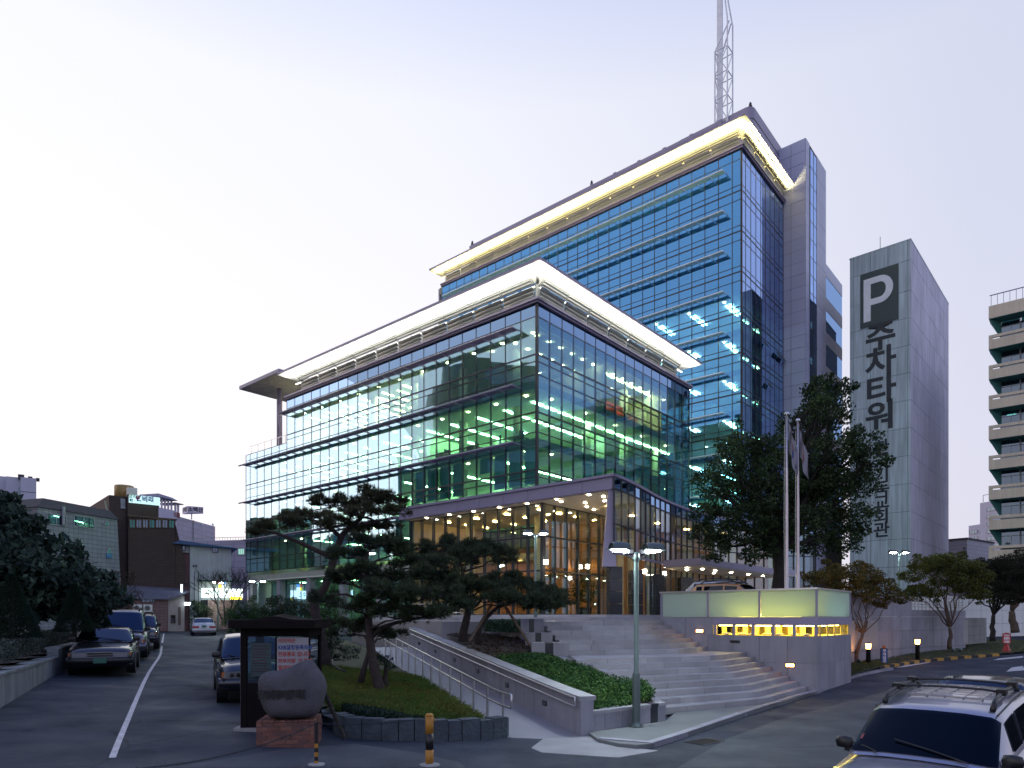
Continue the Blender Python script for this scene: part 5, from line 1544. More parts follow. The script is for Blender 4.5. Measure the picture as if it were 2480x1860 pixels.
for i in range(14):
    a, b = wp[i], wp[i+1]; t = (b-a).normalized(); n_ = Vector((-t.y,t.x,0))
    top = 3.70 if i < 9 else 2.98
    if i < 2: top = 2.6
    zs = [-.1,.9,1.85,2.6,3.70]
    for j in range(4):
        z0_, z1_ = zs[j], min(zs[j+1],top)
        if z1_-z0_ < .1: continue
        q = [a+t*.008, b-t*.008, b-t*.008+n_*.3, a+t*.008+n_*.3]
        mb = MB(); mb.prism([(v_.x,v_.y) for v_ in q], z0_+.004, z1_-.008); mb.build('wall_panel', granite, rwl, world=True)
    if i >= 9:
        for k in range(3):
            p = a.lerp(b,(k+.5)/3)+n_*.1
            mb = MB(); mb.tube([(p.x,p.y,2.98),(p.x,p.y,3.7)], .025, 6); mb.build('railing_post', steel, rwl, world=True)
        for z in (3.15,3.3,3.45,3.7):
            mb = MB(); mb.tube([(a.x+n_.x*.1,a.y+n_.y*.1,z),(b.x+n_.x*.1,b.y+n_.y*.1,z)], .02, 6); mb.build('railing_bar', steel, rwl, world=True)
lwl = thing('low_garden_wall', 'short grey block wall between the two lawn trees', 'wall', (27.5,41.2,1.0))
mb = MB(); a, b = Vector((27.6,41.3,0)), Vector((31.4,44.8,0)); t = (b-a).normalized(); n_ = Vector((-t.y,t.x,0))
for k in range(6):
    for j in range(3):
        p, q = a+t*((b-a).length*k/6+.01), a+t*((b-a).length*(k+1)/6-.01)
        mb = MB(); mb.prism([(v_.x,v_.y) for v_ in (p,q,q+n_*.3,p+n_*.3)], .9+.55*j, 1.44+.55*j); mb.build('wall_block', concr, lwl, world=True)
bwl = thing('ramp_house_wall', 'white parking ramp wall lit from the side behind the lawn trees', 'wall', (24,49,1))
for k in range(9):
    p, q = Vector((23+2.6*k,48.5+1.2*k,0)), Vector((25.56+2.6*k,49.68+1.2*k,0))
    for j in range(3):
        mb = MB(); mb.prism([(p.x,p.y),(q.x,q.y),(q.x,q.y+.4),(p.x,p.y+.4)], 1.0+1.1*j, 2.08+1.1*j); mb.build('wall_panel', white, bwl, world=True)

e_rampw = emis('ramp_flood', (0.88,1.0,0.98), 26)
for k in range(2):
    p = Vector((24.2+2.2*k,47.9+1.0*k,3.9)); mb = MB(); mb.cbox((p.x,p.y,p.z), 1.5, .16, .14, Matrix.Rotation(R(25),3,'Z')); mb.build('flood_tube', e_rampw, bwl, world=True)
# low wall and shrubs along the left side of the lane
lwall = thing('lane_wall', 'low grey concrete retaining wall along the left edge of the lane', 'wall', (-10.6,14,0.6))
wl_ = [Vector((-9.0,10.7,0)),Vector((-10.6,14,0)),Vector((-13.35,19.6,0)),Vector((-16.2,25.6,0)),Vector((-19.5,33,0)),Vector((-24,42,0))]
concb = mat('stained_concrete', (0.20,0.22,0.25), .85, 0, .15, 1.5, streak=.35)
tot = sum((wl_[i+1]-wl_[i]).length for i in range(5)); npn = 22
for k in range(npn):
    a, b = at_len(wl_, tot*k/npn+.006), at_len(wl_, tot*(k+1)/npn-.006)
    t = (b-a).normalized(); n_ = Vector((t.y,-t.x,0))*-1; top = 1.36 if a.y < 19.4 else 1.62
    mb = MB(); mb.prism([(v_.x,v_.y) for v_ in (a,b,b+n_*.28,a+n_*.28)], .2, top-.06); mb.build('wall_panel', concb, lwall, world=True)
    mb = MB(); mb.prism([(v_.x,v_.y) for v_ in (a-n_*.04,b-n_*.04,b+n_*.34,a+n_*.34)], top-.058, top); mb.build('coping', concb, lwall, world=True)
bedl = [(-9.5,10.5),(-10.9,14),(-13.7,19.7),(-16.5,25.7),(-19.8,33),(-24,42),(-40,46),(-34,20),(-22,9)]
def z_b(x,y): return 1.40+.02*(-x-10)
sheet(bedl, z_b, .8).build('shrub_bed', soil, kind='structure')
random.seed(41); mb = MB(); shr = leafmat('shrub_leaf', (0.060,0.080,0.072), .5, .15, 1.5)
def f_(x,y,z):
    h = .30+.22*math.sin(x*1.3+.7*y)**2
    for _ in range(3): leaf(mb, Vector((x,y,z+random.uniform(.0,h))), random.uniform(.022,.045), up=.5)
scatter([(-9.9,11.5),(-11.0,14),(-13.75,19.7),(-16.6,25.7),(-19.5,29.5),(-16,15)], z_b, 11000, f_)
h_ = mb.build('hedge', shr); tag(h_, 'grey-green loose hedge on top of the lane wall', 'hedge')

# ================================================================== trees
barkd = mat('dark_bark', (0.024,0.020,0.020), .9, 0, .35, 9, bump=1.0, bscale=22)
barkp = mat('pine_bark', (0.034,0.025,0.026), .9, 0, .45, 8, bump=1.0, bscale=16)
barkw = mat('grey_brown_bark', (0.10,0.070,0.055), .9, 0, .3, 10, bump=.8, bscale=25)
def limb(mb, a, b, r0, r1, n=6, wob=.08, sides=7):
    a, b = Vector(a), Vector(b); L_ = (b-a).length
    pts = []; rs = []
    off = Vector((0,0,0))
    for i in range(n+1):
        t = i/n
        if 0 < i < n: off = off*.6+Vector((random.gauss(0,1),random.gauss(0,1),random.gauss(0,.6)))*L_*wob*.5
        pts.append(a.lerp(b,t)+off*math.sin(math.pi*t)+Vector((0,0,L_*.06*math.sin(math.pi*t)))); rs.append(r0+(r1-r0)*t)
    mb.tube(pts, rs, sides)
    return pts
def blob_leaves(mb, c, r, n, s, rz=.75, asp=.6, up=.3):
    for _ in range(n):
        while True:
            d = Vector((random.uniform(-1,1),random.uniform(-1,1),random.uniform(-1,1)))
            if .05 < d.length <= 1: break
        d = d.normalized()*(d.length**.45)*random.uniform(.75,1.12)
        leaf(mb, c+Vector((d.x*r,d.y*r,d.z*r*rz)), s*random.uniform(.6,1.3), up=up, asp=asp)

def clump_tree(name, label, base, fork, clumps, trunk_r, nleaf, leafs, leafm, barkm, cat='tree', asp=.6, stems=1, rz=.75, group=None, up=.3):
    t = thing(name, label, cat, base, 0, group)
    mb = MB(); base = Vector(base); fork = Vector(fork)
    for k in range(stems):
        f2_ = fork + Vector((random.gauss(0,.25),random.gauss(0,.25),0))*(stems > 1)
        limb(mb, base+Vector((random.gauss(0,.06),random.gauss(0,.06),-.15))*(1 if stems > 1 else 1), f2_, trunk_r, trunk_r*.62, 6, .05, 10)
    mb.build('trunk', barkm, t, smooth=True, world=True)
    mb = MB(); lm = MB()
    for (c, r) in clumps:
        r_ = trunk_r*.42*min(1.2, .5+r*.4)
        s0 = fork.lerp(c, .02)
        pts = limb(mb, s0, c, r_, r_*.22, 7, .10, 6)
        for q in range(5):
            e_ = c+Vector((random.uniform(-1,1),random.uniform(-1,1),random.uniform(-.4,.9)))*r*.8
            limb(mb, pts[random.randint(3,6)], e_, r_*.3, r_*.08, 4, .10, 4)
        blob_leaves(lm, c, r, int(nleaf*r*r), leafs, rz, asp, up)
        for q in range(7):
            d = Vector((random.gauss(0,1),random.gauss(0,1),random.gauss(0,.8))).normalized()
            blob_leaves(lm, c+d*r*random.uniform(.8,1.15), r*.34, int(nleaf*r*r*.12), leafs, rz, asp, up)
    mb.build('branches', barkm, t, smooth=True, world=True)
    lm.build('crown', leafm, t, world=True)
    return t

# ginkgo behind the booth
random.seed(101)
gk = [(1985,955,42),(2012,992,46),(1962,1008,42),(1930,1050,48),(1872,1085,44),(1792,1072,36),(1762,1118,44),(1724,1178,40),(1702,1238,32),(1830,1118,52),(1888,1140,56),(1962,1092,58),(2030,1085,50),(2082,1078,42),(2108,1118,34),(2082,1175,50),(2012,1170,62),(1942,1185,60),(1862,1200,60),(1792,1200,54),(1752,1268,46),(1802,1280,50),(1862,1285,44),(1742,1325,32),(1952,1262,50),(2022,1255,56),(2072,1245,46),(2042,1305,40),(1985,1322,36),(1832,1335,36),(1704,1295,30),(2045,940,24),(1995,925,22)]
gbase = P(1888,1425,36); gbase.z = 2.45
cl = []
for (px,py,r) in gk:
    D = 36+random.uniform(-2.2,2.2)
    cl.append((P(px,py,D), r/FPX*36*1.08))
ginkgo = leafmat('ginkgo_leaf', (0.024,0.046,0.028), .6, .3, .9, (0.052,0.080,0.032))
clump_tree('ginkgo_tree', 'tall dark ginkgo tree standing behind the flagpoles', gbase, P(1890,1330,36), cl, .48, 620, .085, ginkgo, barkd)
# lawn trees with many thin stems
def lawn_tree(name, label, basepx, D, zb, forkpx, cls, tr, lm, n=2300, ls=.05, bark=barkw, stems=1):
    b = P(basepx[0], basepx[1], D); b.z = zb
    cl = [(P(px,py,D+random.uniform(-1.0,1.0)), r/FPX*D) for (px,py,r) in cls]
    return clump_tree(name, label, b, P(forkpx[0],forkpx[1],D), cl, tr, n, ls, lm, bark, stems=stems, rz=.55, group='small trees on the lawn')
m1 = leafmat('maple_leaf_olive', (0.060,0.080,0.025), .5, .3, 1.2, (0.17,0.11,0.03))
m2 = leafmat('maple_leaf_green', (0.045,0.050,0.022), .55, .3, 1.0, (0.12,0.13,0.03))
m3 = leafmat('maple_leaf_dark', (0.030,0.032,0.022), .5, .2, 1.0)
random.seed(55)
lawn_tree('maple_tree', 'olive-leaved small tree lit orange from below beside the booth', (2078,1605), 32.0, .42, (2090,1535),
          [(1975,1400,30),(2015,1390,36),(2060,1385,36),(2105,1395,36),(2140,1420,32),(2170,1445,26),(2030,1425,34),(2085,1430,34),(1985,1440,26),(2130,1460,22),(1955,1465,20)], .10, m1)
lawn_tree('maple_tree', 'broad small tree with yellow-green tips in front of the retaining wall', (2302,1567), 38.0, .95, (2300,1520),
          [(2210,1395,30),(2240,1365,32),(2275,1360,36),(2310,1370,38),(2345,1375,36),(2370,1395,34),(2290,1400,38),(2335,1415,36),(2225,1430,28),(2200,1440,22),(2375,1440,26),(2260,1435,26)], .13, m2)
lawn_tree('maple_tree', 'dark small tree with a single straight trunk near the right edge', (2404,1550), 42.0, 1.25, (2406,1490),
          [(2380,1385,34),(2415,1370,38),(2450,1360,36),(2485,1370,36),(2400,1420,34),(2440,1415,36),(2478,1425,34),(2360,1430,26),(2430,1450,26)], .17, m3, bark=barkd)
lawn_tree('maple_tree', 'pale-trunked tree farthest back on the lawn by the path', (2455,1527), 50.0, 1.6, (2450,1480),
          [(2440,1400,30),(2470,1390,34),(2500,1400,34),(2460,1430,30),(2490,1440,28)], .30, m3)

# pines
needle = leafmat('pine_needle', (0.026,0.048,0.038), .6, .1, 1.6, (0.055,0.075,0.040))
needle2 = leafmat('pine_needle_olive', (0.040,0.050,0.034), .6, .1, 1.6, (0.075,0.080,0.045))
def tuft(mb, p, d, l, n=9, w=.0085):
    d = d.normalized(); a = d.orthogonal().normalized(); b = d.cross(a)
    for k in range(n):
        t = random.uniform(0,6.28); s = random.uniform(.25,.95)
        q = (d+(a*math.cos(t)+b*math.sin(t))*s).normalized()*l*random.uniform(.75,1.1)
        x = q.cross(Vector((random.gauss(0,1),random.gauss(0,1),random.gauss(0,1)))).normalized()*w
        i = len(mb.v); mb.v += [tuple(p-x),tuple(p+x),tuple(p+q)]; mb.f.append((i,i+1,i+2))
def pine(name, label, D, trunk, pads, r0, base_z=None, limbs=(), dens=1.0, nm=None, nl=.15):
    tp = [P(px,py,D+(dd if len(t_) > 2 else 0)) for t_ in trunk for (px,py,dd) in [(t_[0],t_[1],t_[2] if len(t_) > 2 else 0)]]
    t = thing(name, label, 'tree', tp[0])
    # smooth trunk
    sm = []
    for i in range(len(tp)-1):
        p0,p1,p2,p3 = tp[max(i-1,0)],tp[i],tp[i+1],tp[min(i+2,len(tp)-1)]
        for k in range(5):
            s = k/5; sm.append(.5*((2*p1)+(p2-p0)*s+(2*p0-5*p1+4*p2-p3)*s*s+(3*p1-p0-3*p2+p3)*s**3))
    sm.append(tp[-1])
    n = len(sm)
    mb = MB(); mb.tube([sm[0]+Vector((0,0,-.3))]+sm, [r0*1.25]+[r0*(1-.72*i/(n-1)) for i in range(n)], 10)
    mb.build('trunk', barkp, t, smooth=True, world=True)
    bm_ = MB(); nd = MB()
    for lb in limbs:
        q = [P(a[0],a[1],D+(a[2] if len(a) > 2 else 0)) for a in lb[1:]]
        bm_.tube(q, [lb[0]*(1-.6*i/(len(q)-1)) for i in range(len(q))], 7)
    for (px,py,rx,ry,dd) in pads:
        c = P(px,py,D+dd); R_ = rx/FPX*D; Z_ = ry/FPX*D
        # nearest trunk point a little below the pad
        j = min(range(n), key=lambda i: (sm[i]-c-Vector((0,0,-.5*R_))).length)
        if not limbs or (sm[j]-c).length < R_*2.6:
            limb(bm_, sm[j], c-Vector((0,0,Z_*.5)), r0*.26, r0*.09, 6, .10, 6)
        for q in range(9):
            a_ = random.uniform(0,6.28); rr = random.uniform(.5,.95)
            limb(bm_, c-Vector((0,0,Z_*.5)), c+Vector((math.cos(a_)*R_*rr,math.sin(a_)*R_*rr,random.uniform(-.4,.3)*Z_)), r0*.085, r0*.02, 4, .12, 4)
        nsub = 7+int(R_*9)
        for _s in range(nsub):
            a_ = random.uniform(0,6.28); rr = math.sqrt(random.random())*.95
            sc_ = c+Vector((math.cos(a_)*rr*R_, math.sin(a_)*rr*R_, (math.sqrt(max(0,1-rr*rr))*random.uniform(-.5,1.0)+random.gauss(0,.22))*Z_))
            sr_ = R_*random.uniform(.17,.36)
            if rr > .5: limb(bm_, c-Vector((0,0,Z_*.5)), sc_, r0*.06, r0*.02, 3, .12, 4)
            cnt = int(dens*1150*sr_*sr_)+10
            for _ in range(cnt):
                d_ = Vector((random.gauss(0,1),random.gauss(0,1),random.gauss(.25,.7))).normalized()*random.random()**.5
                p = sc_+Vector((d_.x*sr_,d_.y*sr_,d_.z*sr_*.72))
                tuft(nd, p, d_+Vector((random.gauss(0,.3),random.gauss(0,.3),.55)), nl*random.uniform(.75,1.25))
    bm_.build('branches', barkp, t, smooth=True, world=True)
    nd.build('crown', nm or needle, t, world=True)
    return t
random.seed(77)
pine('pine_tree', 'leaning open-crowned pine reaching across the office facade', 21.0,
     [(788,1598),(772,1520),(762,1461),(788,1420),(812,1345),(826,1303),(845,1278),(876,1252),(889,1215)],
     [(905,1207,62,17,0),(840,1222,50,15,.6),(952,1240,38,13,-.5),(775,1218,38,13,.8),(870,1240,50,14,-.8),(760,1250,42,13,.3),(712,1268,38,13,-.4),(655,1276,36,12,.2),(620,1290,24,9,0),(800,1272,48,14,-.6),(930,1275,36,12,.6),(870,1290,40,12,.5),(965,1215,22,9,.3),(700,1250,26,9,.6)],
     .17, None, [(.085,(805,1350),(770,1335),(735,1318),(700,1303),(665,1290),(630,1286)),(.06,(826,1303),(800,1275),(770,1262),(745,1258)),(.05,(845,1278),(900,1268),(940,1256)),(.045,(876,1252),(850,1232),(825,1226))], 1.0, needle2)
pine('pine_tree', 'dense dark pine with forked trunk in the middle of the grass bank', 18.0,
     [(919,1668),(905,1610),(897,1560),(893,1500),(892,1430),(890,1390),(885,1350)],
     [(900,1318,70,22,0),(840,1345,50,17,.5),(965,1335,62,22,.2),(1030,1365,62,22,-.3),(900,1390,72,24,-.6),(985,1395,70,24,-.4),(1060,1400,52,20,0),(830,1405,50,18,.2),(1080,1440,52,20,-.3),(930,1440,72,24,-.8),(1010,1445,66,22,-.9),(860,1470,56,20,-.5),(1110,1470,40,15,0),(960,1490,62,20,-.4),(1040,1490,56,18,-.5),(850,1530,56,22,.5),(930,1535,50,20,.6),(780,1450,40,16,.8)],
     .15, None, [(.07,(897,1545),(925,1520),(960,1508),(1000,1500),(1040,1492)),(.10,(873,1652),(884,1610),(896,1565)),(.05,(892,1430),(950,1405),(1010,1395),(1060,1398)),(.05,(892,1460),(840,1440),(800,1440))], 1.0)
pine('pine_tree', 'spreading flat-topped pine with twin trunks by the stairs', 22.0,
     [(1122,1532),(1133,1480),(1128,1443),(1122,1400),(1118,1370)],
     [(1060,1330,48,17,0),(1115,1322,56,19,.3),(1170,1330,56,19,0),(1215,1350,40,15,-.3),(1140,1350,60,19,-.8),(1040,1360,34,13,.4),(1100,1418,52,18,-.8),(1165,1420,60,20,-.9),(1230,1412,56,20,-.6),(1290,1425,52,19,-.4),(1335,1445,46,16,-.2),(1200,1450,62,18,-1.1),(1265,1455,60,18,-1.0),(1120,1455,46,15,-1.0),(1320,1470,44,12,-.5),(1365,1460,24,10,0)],
     .14, None, [(.13,(1158,1560),(1160,1525),(1178,1495),(1205,1470)),(.07,(1205,1470),(1250,1455),(1300,1448),(1340,1450)),(.05,(1133,1480),(1170,1450),(1210,1440))], 1.0)
# prop poles of the twin-trunk pine
for (a,b,lab) in (((1136,1554,20.6),(1190,1466,21.4),'wooden prop pole leaning left of the twin-trunk pine'),((1284,1564,21.0),(1222,1466,21.4),'wooden prop pole leaning right of the twin-trunk pine')):
    q0, q1 = P(*a), P(*b)
    o = MB().tube([q0-q0,q1-q0], .045, 7).build('prop_pole', barkw); o.location = q0; tag(o, lab, 'pole', 'props of the pine')

# clipped garden pines beyond the kiosk
random.seed(88)
gpine = leafmat('garden_pine_green', (0.050,0.105,0.045), .55, .15, 2)
def shrub(name, label, D, cls, zb, lm, n=520, ls=.05, grp=None):
    c0 = P(cls[0][0],cls[0][1],D); c0.z = zb
    cl = [(P(px,py,D+random.uniform(-.5,.5)), r/FPX*D) for (px,py,r) in cls]
    return clump_tree(name, label, c0, c0+Vector((0,0,.5)), cl, .09, n, ls, lm, barkd, 'shrub', asp=.35, rz=.7, group=grp, up=1.2)
shrub('garden_pine', 'bright green clipped garden pine beside the stone wall', 38, [(572,1485,26),(598,1470,26),(560,1505,24),(590,1500,28),(620,1490,26),(610,1515,28),(640,1500,22),(575,1525,22)], 1.3, gpine, 3200, .05, 'clipped garden pines')
shrub('garden_pine', 'low dark garden pine directly above the kiosk roof', 36, [(660,1475,26),(690,1465,28),(725,1470,28),(755,1480,26),(690,1490,28),(730,1495,28),(660,1500,24)], 1.3, needle, 3200, .05, 'clipped garden pines')
shrub('garden_pine', 'mid-green garden pine under the leaning pine', 34, [(800,1440,24),(780,1470,26),(825,1475,26),(800,1500,26),(760,1510,26)], 1.4, gpine, 2800, .05, 'clipped garden pines')
shrub('shrub', 'dark rounded shrub at the foot of the grass bank pines', 21.5, [(760,1545,30),(800,1560,30),(735,1575,26),(845,1580,26),(790,1590,26)], 1.1, darkleaf, 4500, .035)
shrub('shrub', 'small dark shrub between the forked pine and the ramp rail', 18.5, [(935,1600,18),(915,1590,16),(945,1615,14)], .7, darkleaf, 6000, .03)
shrub('shrub', 'dark evergreen beside the parked white saloon', 58, [(478,1465,16),(490,1475,18),(475,1485,18),(495,1490,16),(482,1500,14)], 1.6, needle, 1500, .07)

# big-leaved trees and cone conifers on the left
random.seed(66)
bigleaf = leafmat('big_dark_leaf', (0.028,0.048,0.046), .6, .2, .8, (0.050,0.080,0.060))
cl = [(P(px,py,D), r/FPX*D) for (px,py,r,D) in ((-30,1230,70,22),(20,1270,62,22),(70,1310,58,22.5),(0,1340,80,21),(60,1380,70,21),(120,1350,56,23),(130,1400,64,22),(175,1385,52,24),(190,1430,56,23),(225,1410,44,25),(250,1440,44,25),(80,1450,64,22),(0,1440,80,21),(150,1470,50,23),(215,1470,44,24),(280,1450,34,26),(-60,1300,80,21))]
clump_tree('horse_chestnut_tree', 'huge dark large-leaved tree overhanging the left lane', (-19.5,23,1.4), (-18.6,22.6,3.4), cl, .28, 420, .15, bigleaf, barkd, asp=.5, up=.5)
cl = [(P(px,py,D), r/FPX*D) for (px,py,r,D) in ((300,1400,26,30),(275,1415,26,30),(310,1435,28,30),(290,1460,26,30),(315,1465,18,30),(265,1390,18,30))]
clump_tree('autumn_tree', 'feathery dark tree with reddish tips in front of the brick building', (-17.8,30.5,1.3), (-17.6,30.2,2.4), cl, .12, 700, .06, leafmat('reddish_leaf', (0.050,0.040,0.030), .6, .2, 2), barkd, asp=.3)
def conifer(label, px, py0, py1, D, hw):
    b = P(px, py1, D); t_ = P(px, py0, D)
    t = thing('cone_conifer', label, 'tree', b, 0, 'clipped cone conifers'); Hc = t_.z-b.z; Rb = hw/FPX*D
    MB().tube([(0,0,-.3),(0,0,Hc*.9)], [.08,.02], 6).build('trunk', barkd, t)
    mb = MB()
    for _ in range(int(5200)):
        z = random.random()**1.3; r = Rb*(1-z)*random.uniform(.86,1.05)+.03; a = random.uniform(0,6.28)
        tuft(mb, Vector((math.cos(a)*r,math.sin(a)*r,z*Hc)), Vector((math.cos(a),math.sin(a),.8)), .08, 4, .008)
    mb.build('crown', darkleaf, t)
conifer('broad clipped cone conifer at the left picture edge', 28, 1392, 1545, 18.5, 58)
conifer('slim clipped cone conifer behind the black saloon', 180, 1415, 1530, 21.5, 38)
conifer('half-hidden cone conifer behind the minivan', 232, 1440, 1520, 25, 30)
# bare tree near the stone wall
random.seed(12)
bt = thing('bare_tree', 'leafless tree in front of the pale house and lit sign', 'tree', P(545,1500,52))
bm_ = MB()
def grow(p, d, l, r, k):
    q = p+d*l
    bm_.tube([p,(p+q)/2+Vector((random.gauss(0,.05),random.gauss(0,.05),0))*l,q], [r,r*.85,r*.7], 5)
    if k == 0: return
    for _ in range(3 if k > 1 else 2):
        nd_ = (d+Vector((random.gauss(0,.42),random.gauss(0,.42),random.gauss(.12,.22)))).normalized()
        grow(q, nd_, l*random.uniform(.62,.85), r*.6, k-1)
b0 = P(545,1500,52)
for dx in (-.35,-.05,.3,.55): grow(b0+Vector((dx*.6,0,0)), Vector((dx,0,1)).normalized(), 1.25, .07, 5)
bm_.build('trunk', barkd, bt, world=True)
# ================================================================== vehicles
def paint(name, col, rough=.25, metal=.3): return mat(name, col, rough, metal, .03, 1, coat=.8)
carglass = glass('car_glass', (0.10,0.13,0.17), (0.34,0.40,0.52), 0.03, .45)
carglass2 = glass('car_glass_black', (0.02,0.03,0.04), (0.34,0.36,0.40), 0.01, .22)
chrome = mat('chrome', (0.55,0.56,0.60), .12, 1.0, .02, 2)
lampg = mat('headlamp_lens', (0.32,0.33,0.36), .12, .6, .1, 20)
amber = mat('amber_lens', (0.45,0.12,0.02), .25, 0, .1, 10)
redl = mat('red_lens', (0.28,0.02,0.02), .2, 0, .1, 10)
plateg = mat('green_plate', (0.03,0.13,0.10), .5, 0, .05, 5)
KINDS_ = {
 'saloon': dict(L=4.75,W=1.78,wb=1.40,wr=.315, low=[(-2.37,.36,.78,.78),(-2.25,.24,.93,.84),(-1.3,.20,.97,.88),(-.2,.20,.95,.89),(.75,.20,.94,.89),(1.75,.22,.86,.87),(2.22,.24,.80,.85),(2.37,.34,.70,.80)],
                gh=[(.88,.95,.955,.80,.78),(.22,.95,1.37,.82,.66),(-.35,.95,1.41,.83,.67),(-.95,.955,1.38,.83,.66),(-1.62,.96,.97,.80,.74)], pil=[(1.08,1.92),(2.06,2.92)]),
 'van':    dict(L=4.70,W=1.82,wb=1.42,wr=.33, low=[(-2.35,.40,1.0,.82),(-2.25,.28,1.10,.87),(-1.2,.24,1.10,.90),(0,.24,1.08,.91),(1.2,.24,1.06,.90),(1.75,.25,1.02,.88),(2.2,.28,.92,.84),(2.35,.38,.75,.78)],
                gh=[(1.78,1.04,1.05,.80,.76),(.85,1.06,1.84,.84,.68),(0,1.08,1.92,.86,.70),(-1.6,1.09,1.90,.86,.70),(-2.25,1.09,1.12,.82,.74)], pil=[(1.05,1.62),(1.72,2.40),(2.50,2.98)]),
 'suv':    dict(L=4.50,W=1.82,wb=1.36,wr=.36, low=[(-2.25,.45,1.0,.80),(-2.15,.32,1.05,.86),(-1.2,.28,1.06,.90),(0,.28,1.05,.91),(.9,.28,1.04,.90),(1.6,.28,1.00,.88),(2.05,.32,.94,.85),(2.25,.42,.80,.80)],
                gh=[(1.12,1.04,1.05,.82,.79),(.38,1.05,1.58,.84,.70),(-.3,1.06,1.65,.85,.71),(-1.55,1.06,1.62,.85,.70),(-2.12,1.06,1.10,.81,.74)], pil=[(1.06,1.86),(1.96,2.68),(2.76,2.97)]),
}
def make_car(label, cat, kind, pm, loc, face, view='front', rails=False, crossbars=False, plate=True, gm=None, name=None, sticker=False, slope=0.0):
    K = KINDS_[kind]; gm = gm or carglass
    rz = math.atan2(face[1], face[0])
    c = thing(name or {'saloon':'saloon_car','van':'minivan','suv':'suv'}[kind], label, cat, loc, rz)
    # lower body
    def sec(st):
        x,zb,zt,hw = st; zm = zb+(zt-zb)*.5
        half = [(hw*.80,zb),(hw*.965,zb+.07),(hw,zm),(hw*.985,zt-.13),(hw*.93,zt-.035),(hw*.70,zt+.0),(hw*.35,zt+.018),(0,zt+.022)]
        return [(x,-y,z) for y,z in half]+[(x,y,z) for y,z in half[-2::-1]]
    low = K['low']; st = []
    for i in range(len(low)-1):
        for k in range(3): st.append(tuple(low[i][j]+(low[i+1][j]-low[i][j])*k/3 for j in range(4)))
    st.append(low[-1])
    rows = [sec(s) for s in st]
    mb = MB(); mb.grid(rows); m = len(rows[0])
    mb.f.append(tuple(range(m-1,-1,-1))); e0 = (len(rows)-1)*m; mb.f.append(tuple(range(e0,e0+m)))
    mb.f += [(i*m, (i+1)*m, (i+1)*m+m-1, i*m+m-1) for i in range(len(rows)-1)]
    body = mb.build('body', pm, c, smooth=True)
    # greenhouse
    gh = K['gh']
    def gsec(s):
        x,zb,zr,bw,rw = s; flat = zr-zb < .15
        half = [(bw,zb),(rw+.015,zr-.075 if not flat else zb+.005),(rw*.90,zr-.012),(rw*.5,zr+.012),(0,zr+.018)]
        return [Vector((x,-y,z)) for y,z in half]+[Vector((x,y,z)) for y,z in half[-2::-1]]
    G_ = [gsec(s) for s in gh]
    def gp_(t, s):
        i = min(int(t),len(G_)-2); j = min(int(s),7); a, b = t-i, s-j
        return (G_[i][j]*(1-a)*(1-b)+G_[i+1][j]*a*(1-b)+G_[i][j+1]*(1-a)*b+G_[i+1][j+1]*a*b)
    mb = MB(); mb.grid([[gp_(k/4,s_) for s_ in range(9)] for k in range(4*(len(G_)-1)+1)]); mb.build('roof', pm, c, smooth=True)
    def patch(name_, t0,t1,s0,s1, m_, off=.012, nt=5, ns=7, parent=c):
        rows_ = []
        for i in range(nt+1):
            r_ = []
            for j in range(ns+1):
                t = t0+(t1-t0)*i/nt; s = s0+(s1-s0)*j/ns; e = .02
                p = gp_(t,s); n_ = (gp_(min(t+e,3.999),s)-gp_(max(t-e,0),s)).cross(gp_(t,min(s+e,7.999))-gp_(t,max(s-e,0)))
                n_ = n_.normalized() if n_.length > 1e-9 else Vector((0,0,1))
                if n_.dot(p-Vector((0,0,.9))) < 0: n_ = -n_
                r_.append(p+n_*off)
            rows_.append(r_)
        return MB().grid(rows_).build(name_, m_, parent, smooth=True)
    patch('windscreen', .07,.93, 1.06,6.94, gm, ns=12)
    patch('rear_window', 3.10,3.88, 1.15,6.85, gm, ns=12)
    for (t0,t1) in K['pil']:
        patch('side_window', t0,min(t1,2.98), .14,.90, gm, ns=3); patch('side_window', t0,min(t1,2.98), 7.10,7.86, gm, ns=3)
    hw = K['W']/2; wr = K['wr']
    for sx in (K['wb'],-K['wb']):
        for sy in (-1,1):
            w = bpy.data.objects.new('wheel', None); COL.objects.link(w); w.parent = c; w.location = (sx, sy*(hw-.10), wr); w.rotation_euler = (R(90),0,0)
            MB().lathe([(wr*.62,-.10),(wr*.94,-.10),(wr,-.06),(wr,.06),(wr*.94,.10),(wr*.62,.10)], (0,0,0), 22).build('tyre', rubber, w, smooth=True)
            mb = MB(); mb.lathe([(wr*.60,-.095),(wr*.60,.095)], (0,0,0), 18); mb.build('rim', blackm, w)
            mb = MB()
            for k in range(6):
                a = R(60*k); mb.cbox((math.cos(a)*wr*.32,math.sin(a)*wr*.32,-sy*.0), wr*.55, .05, .204, Matrix.Rotation(a,3,'Z'))
            mb.lathe([(wr*.14,-.104),(wr*.14,.104)], (0,0,0), 10); mb.build('spokes', chrome, w)
            mb = MB(); mb.tube([(sx,sy*(hw-.24),wr+.02),(sx,sy*(hw+.004),wr+.02)], wr*1.14, 22); mb.build('wheel_arch', blackm, c)
    L2 = K['L']/2; lf = low[-1]; lr = low[0]
    zf = lf[2]; zb = lf[1]
    # front
    fx = L2-.045
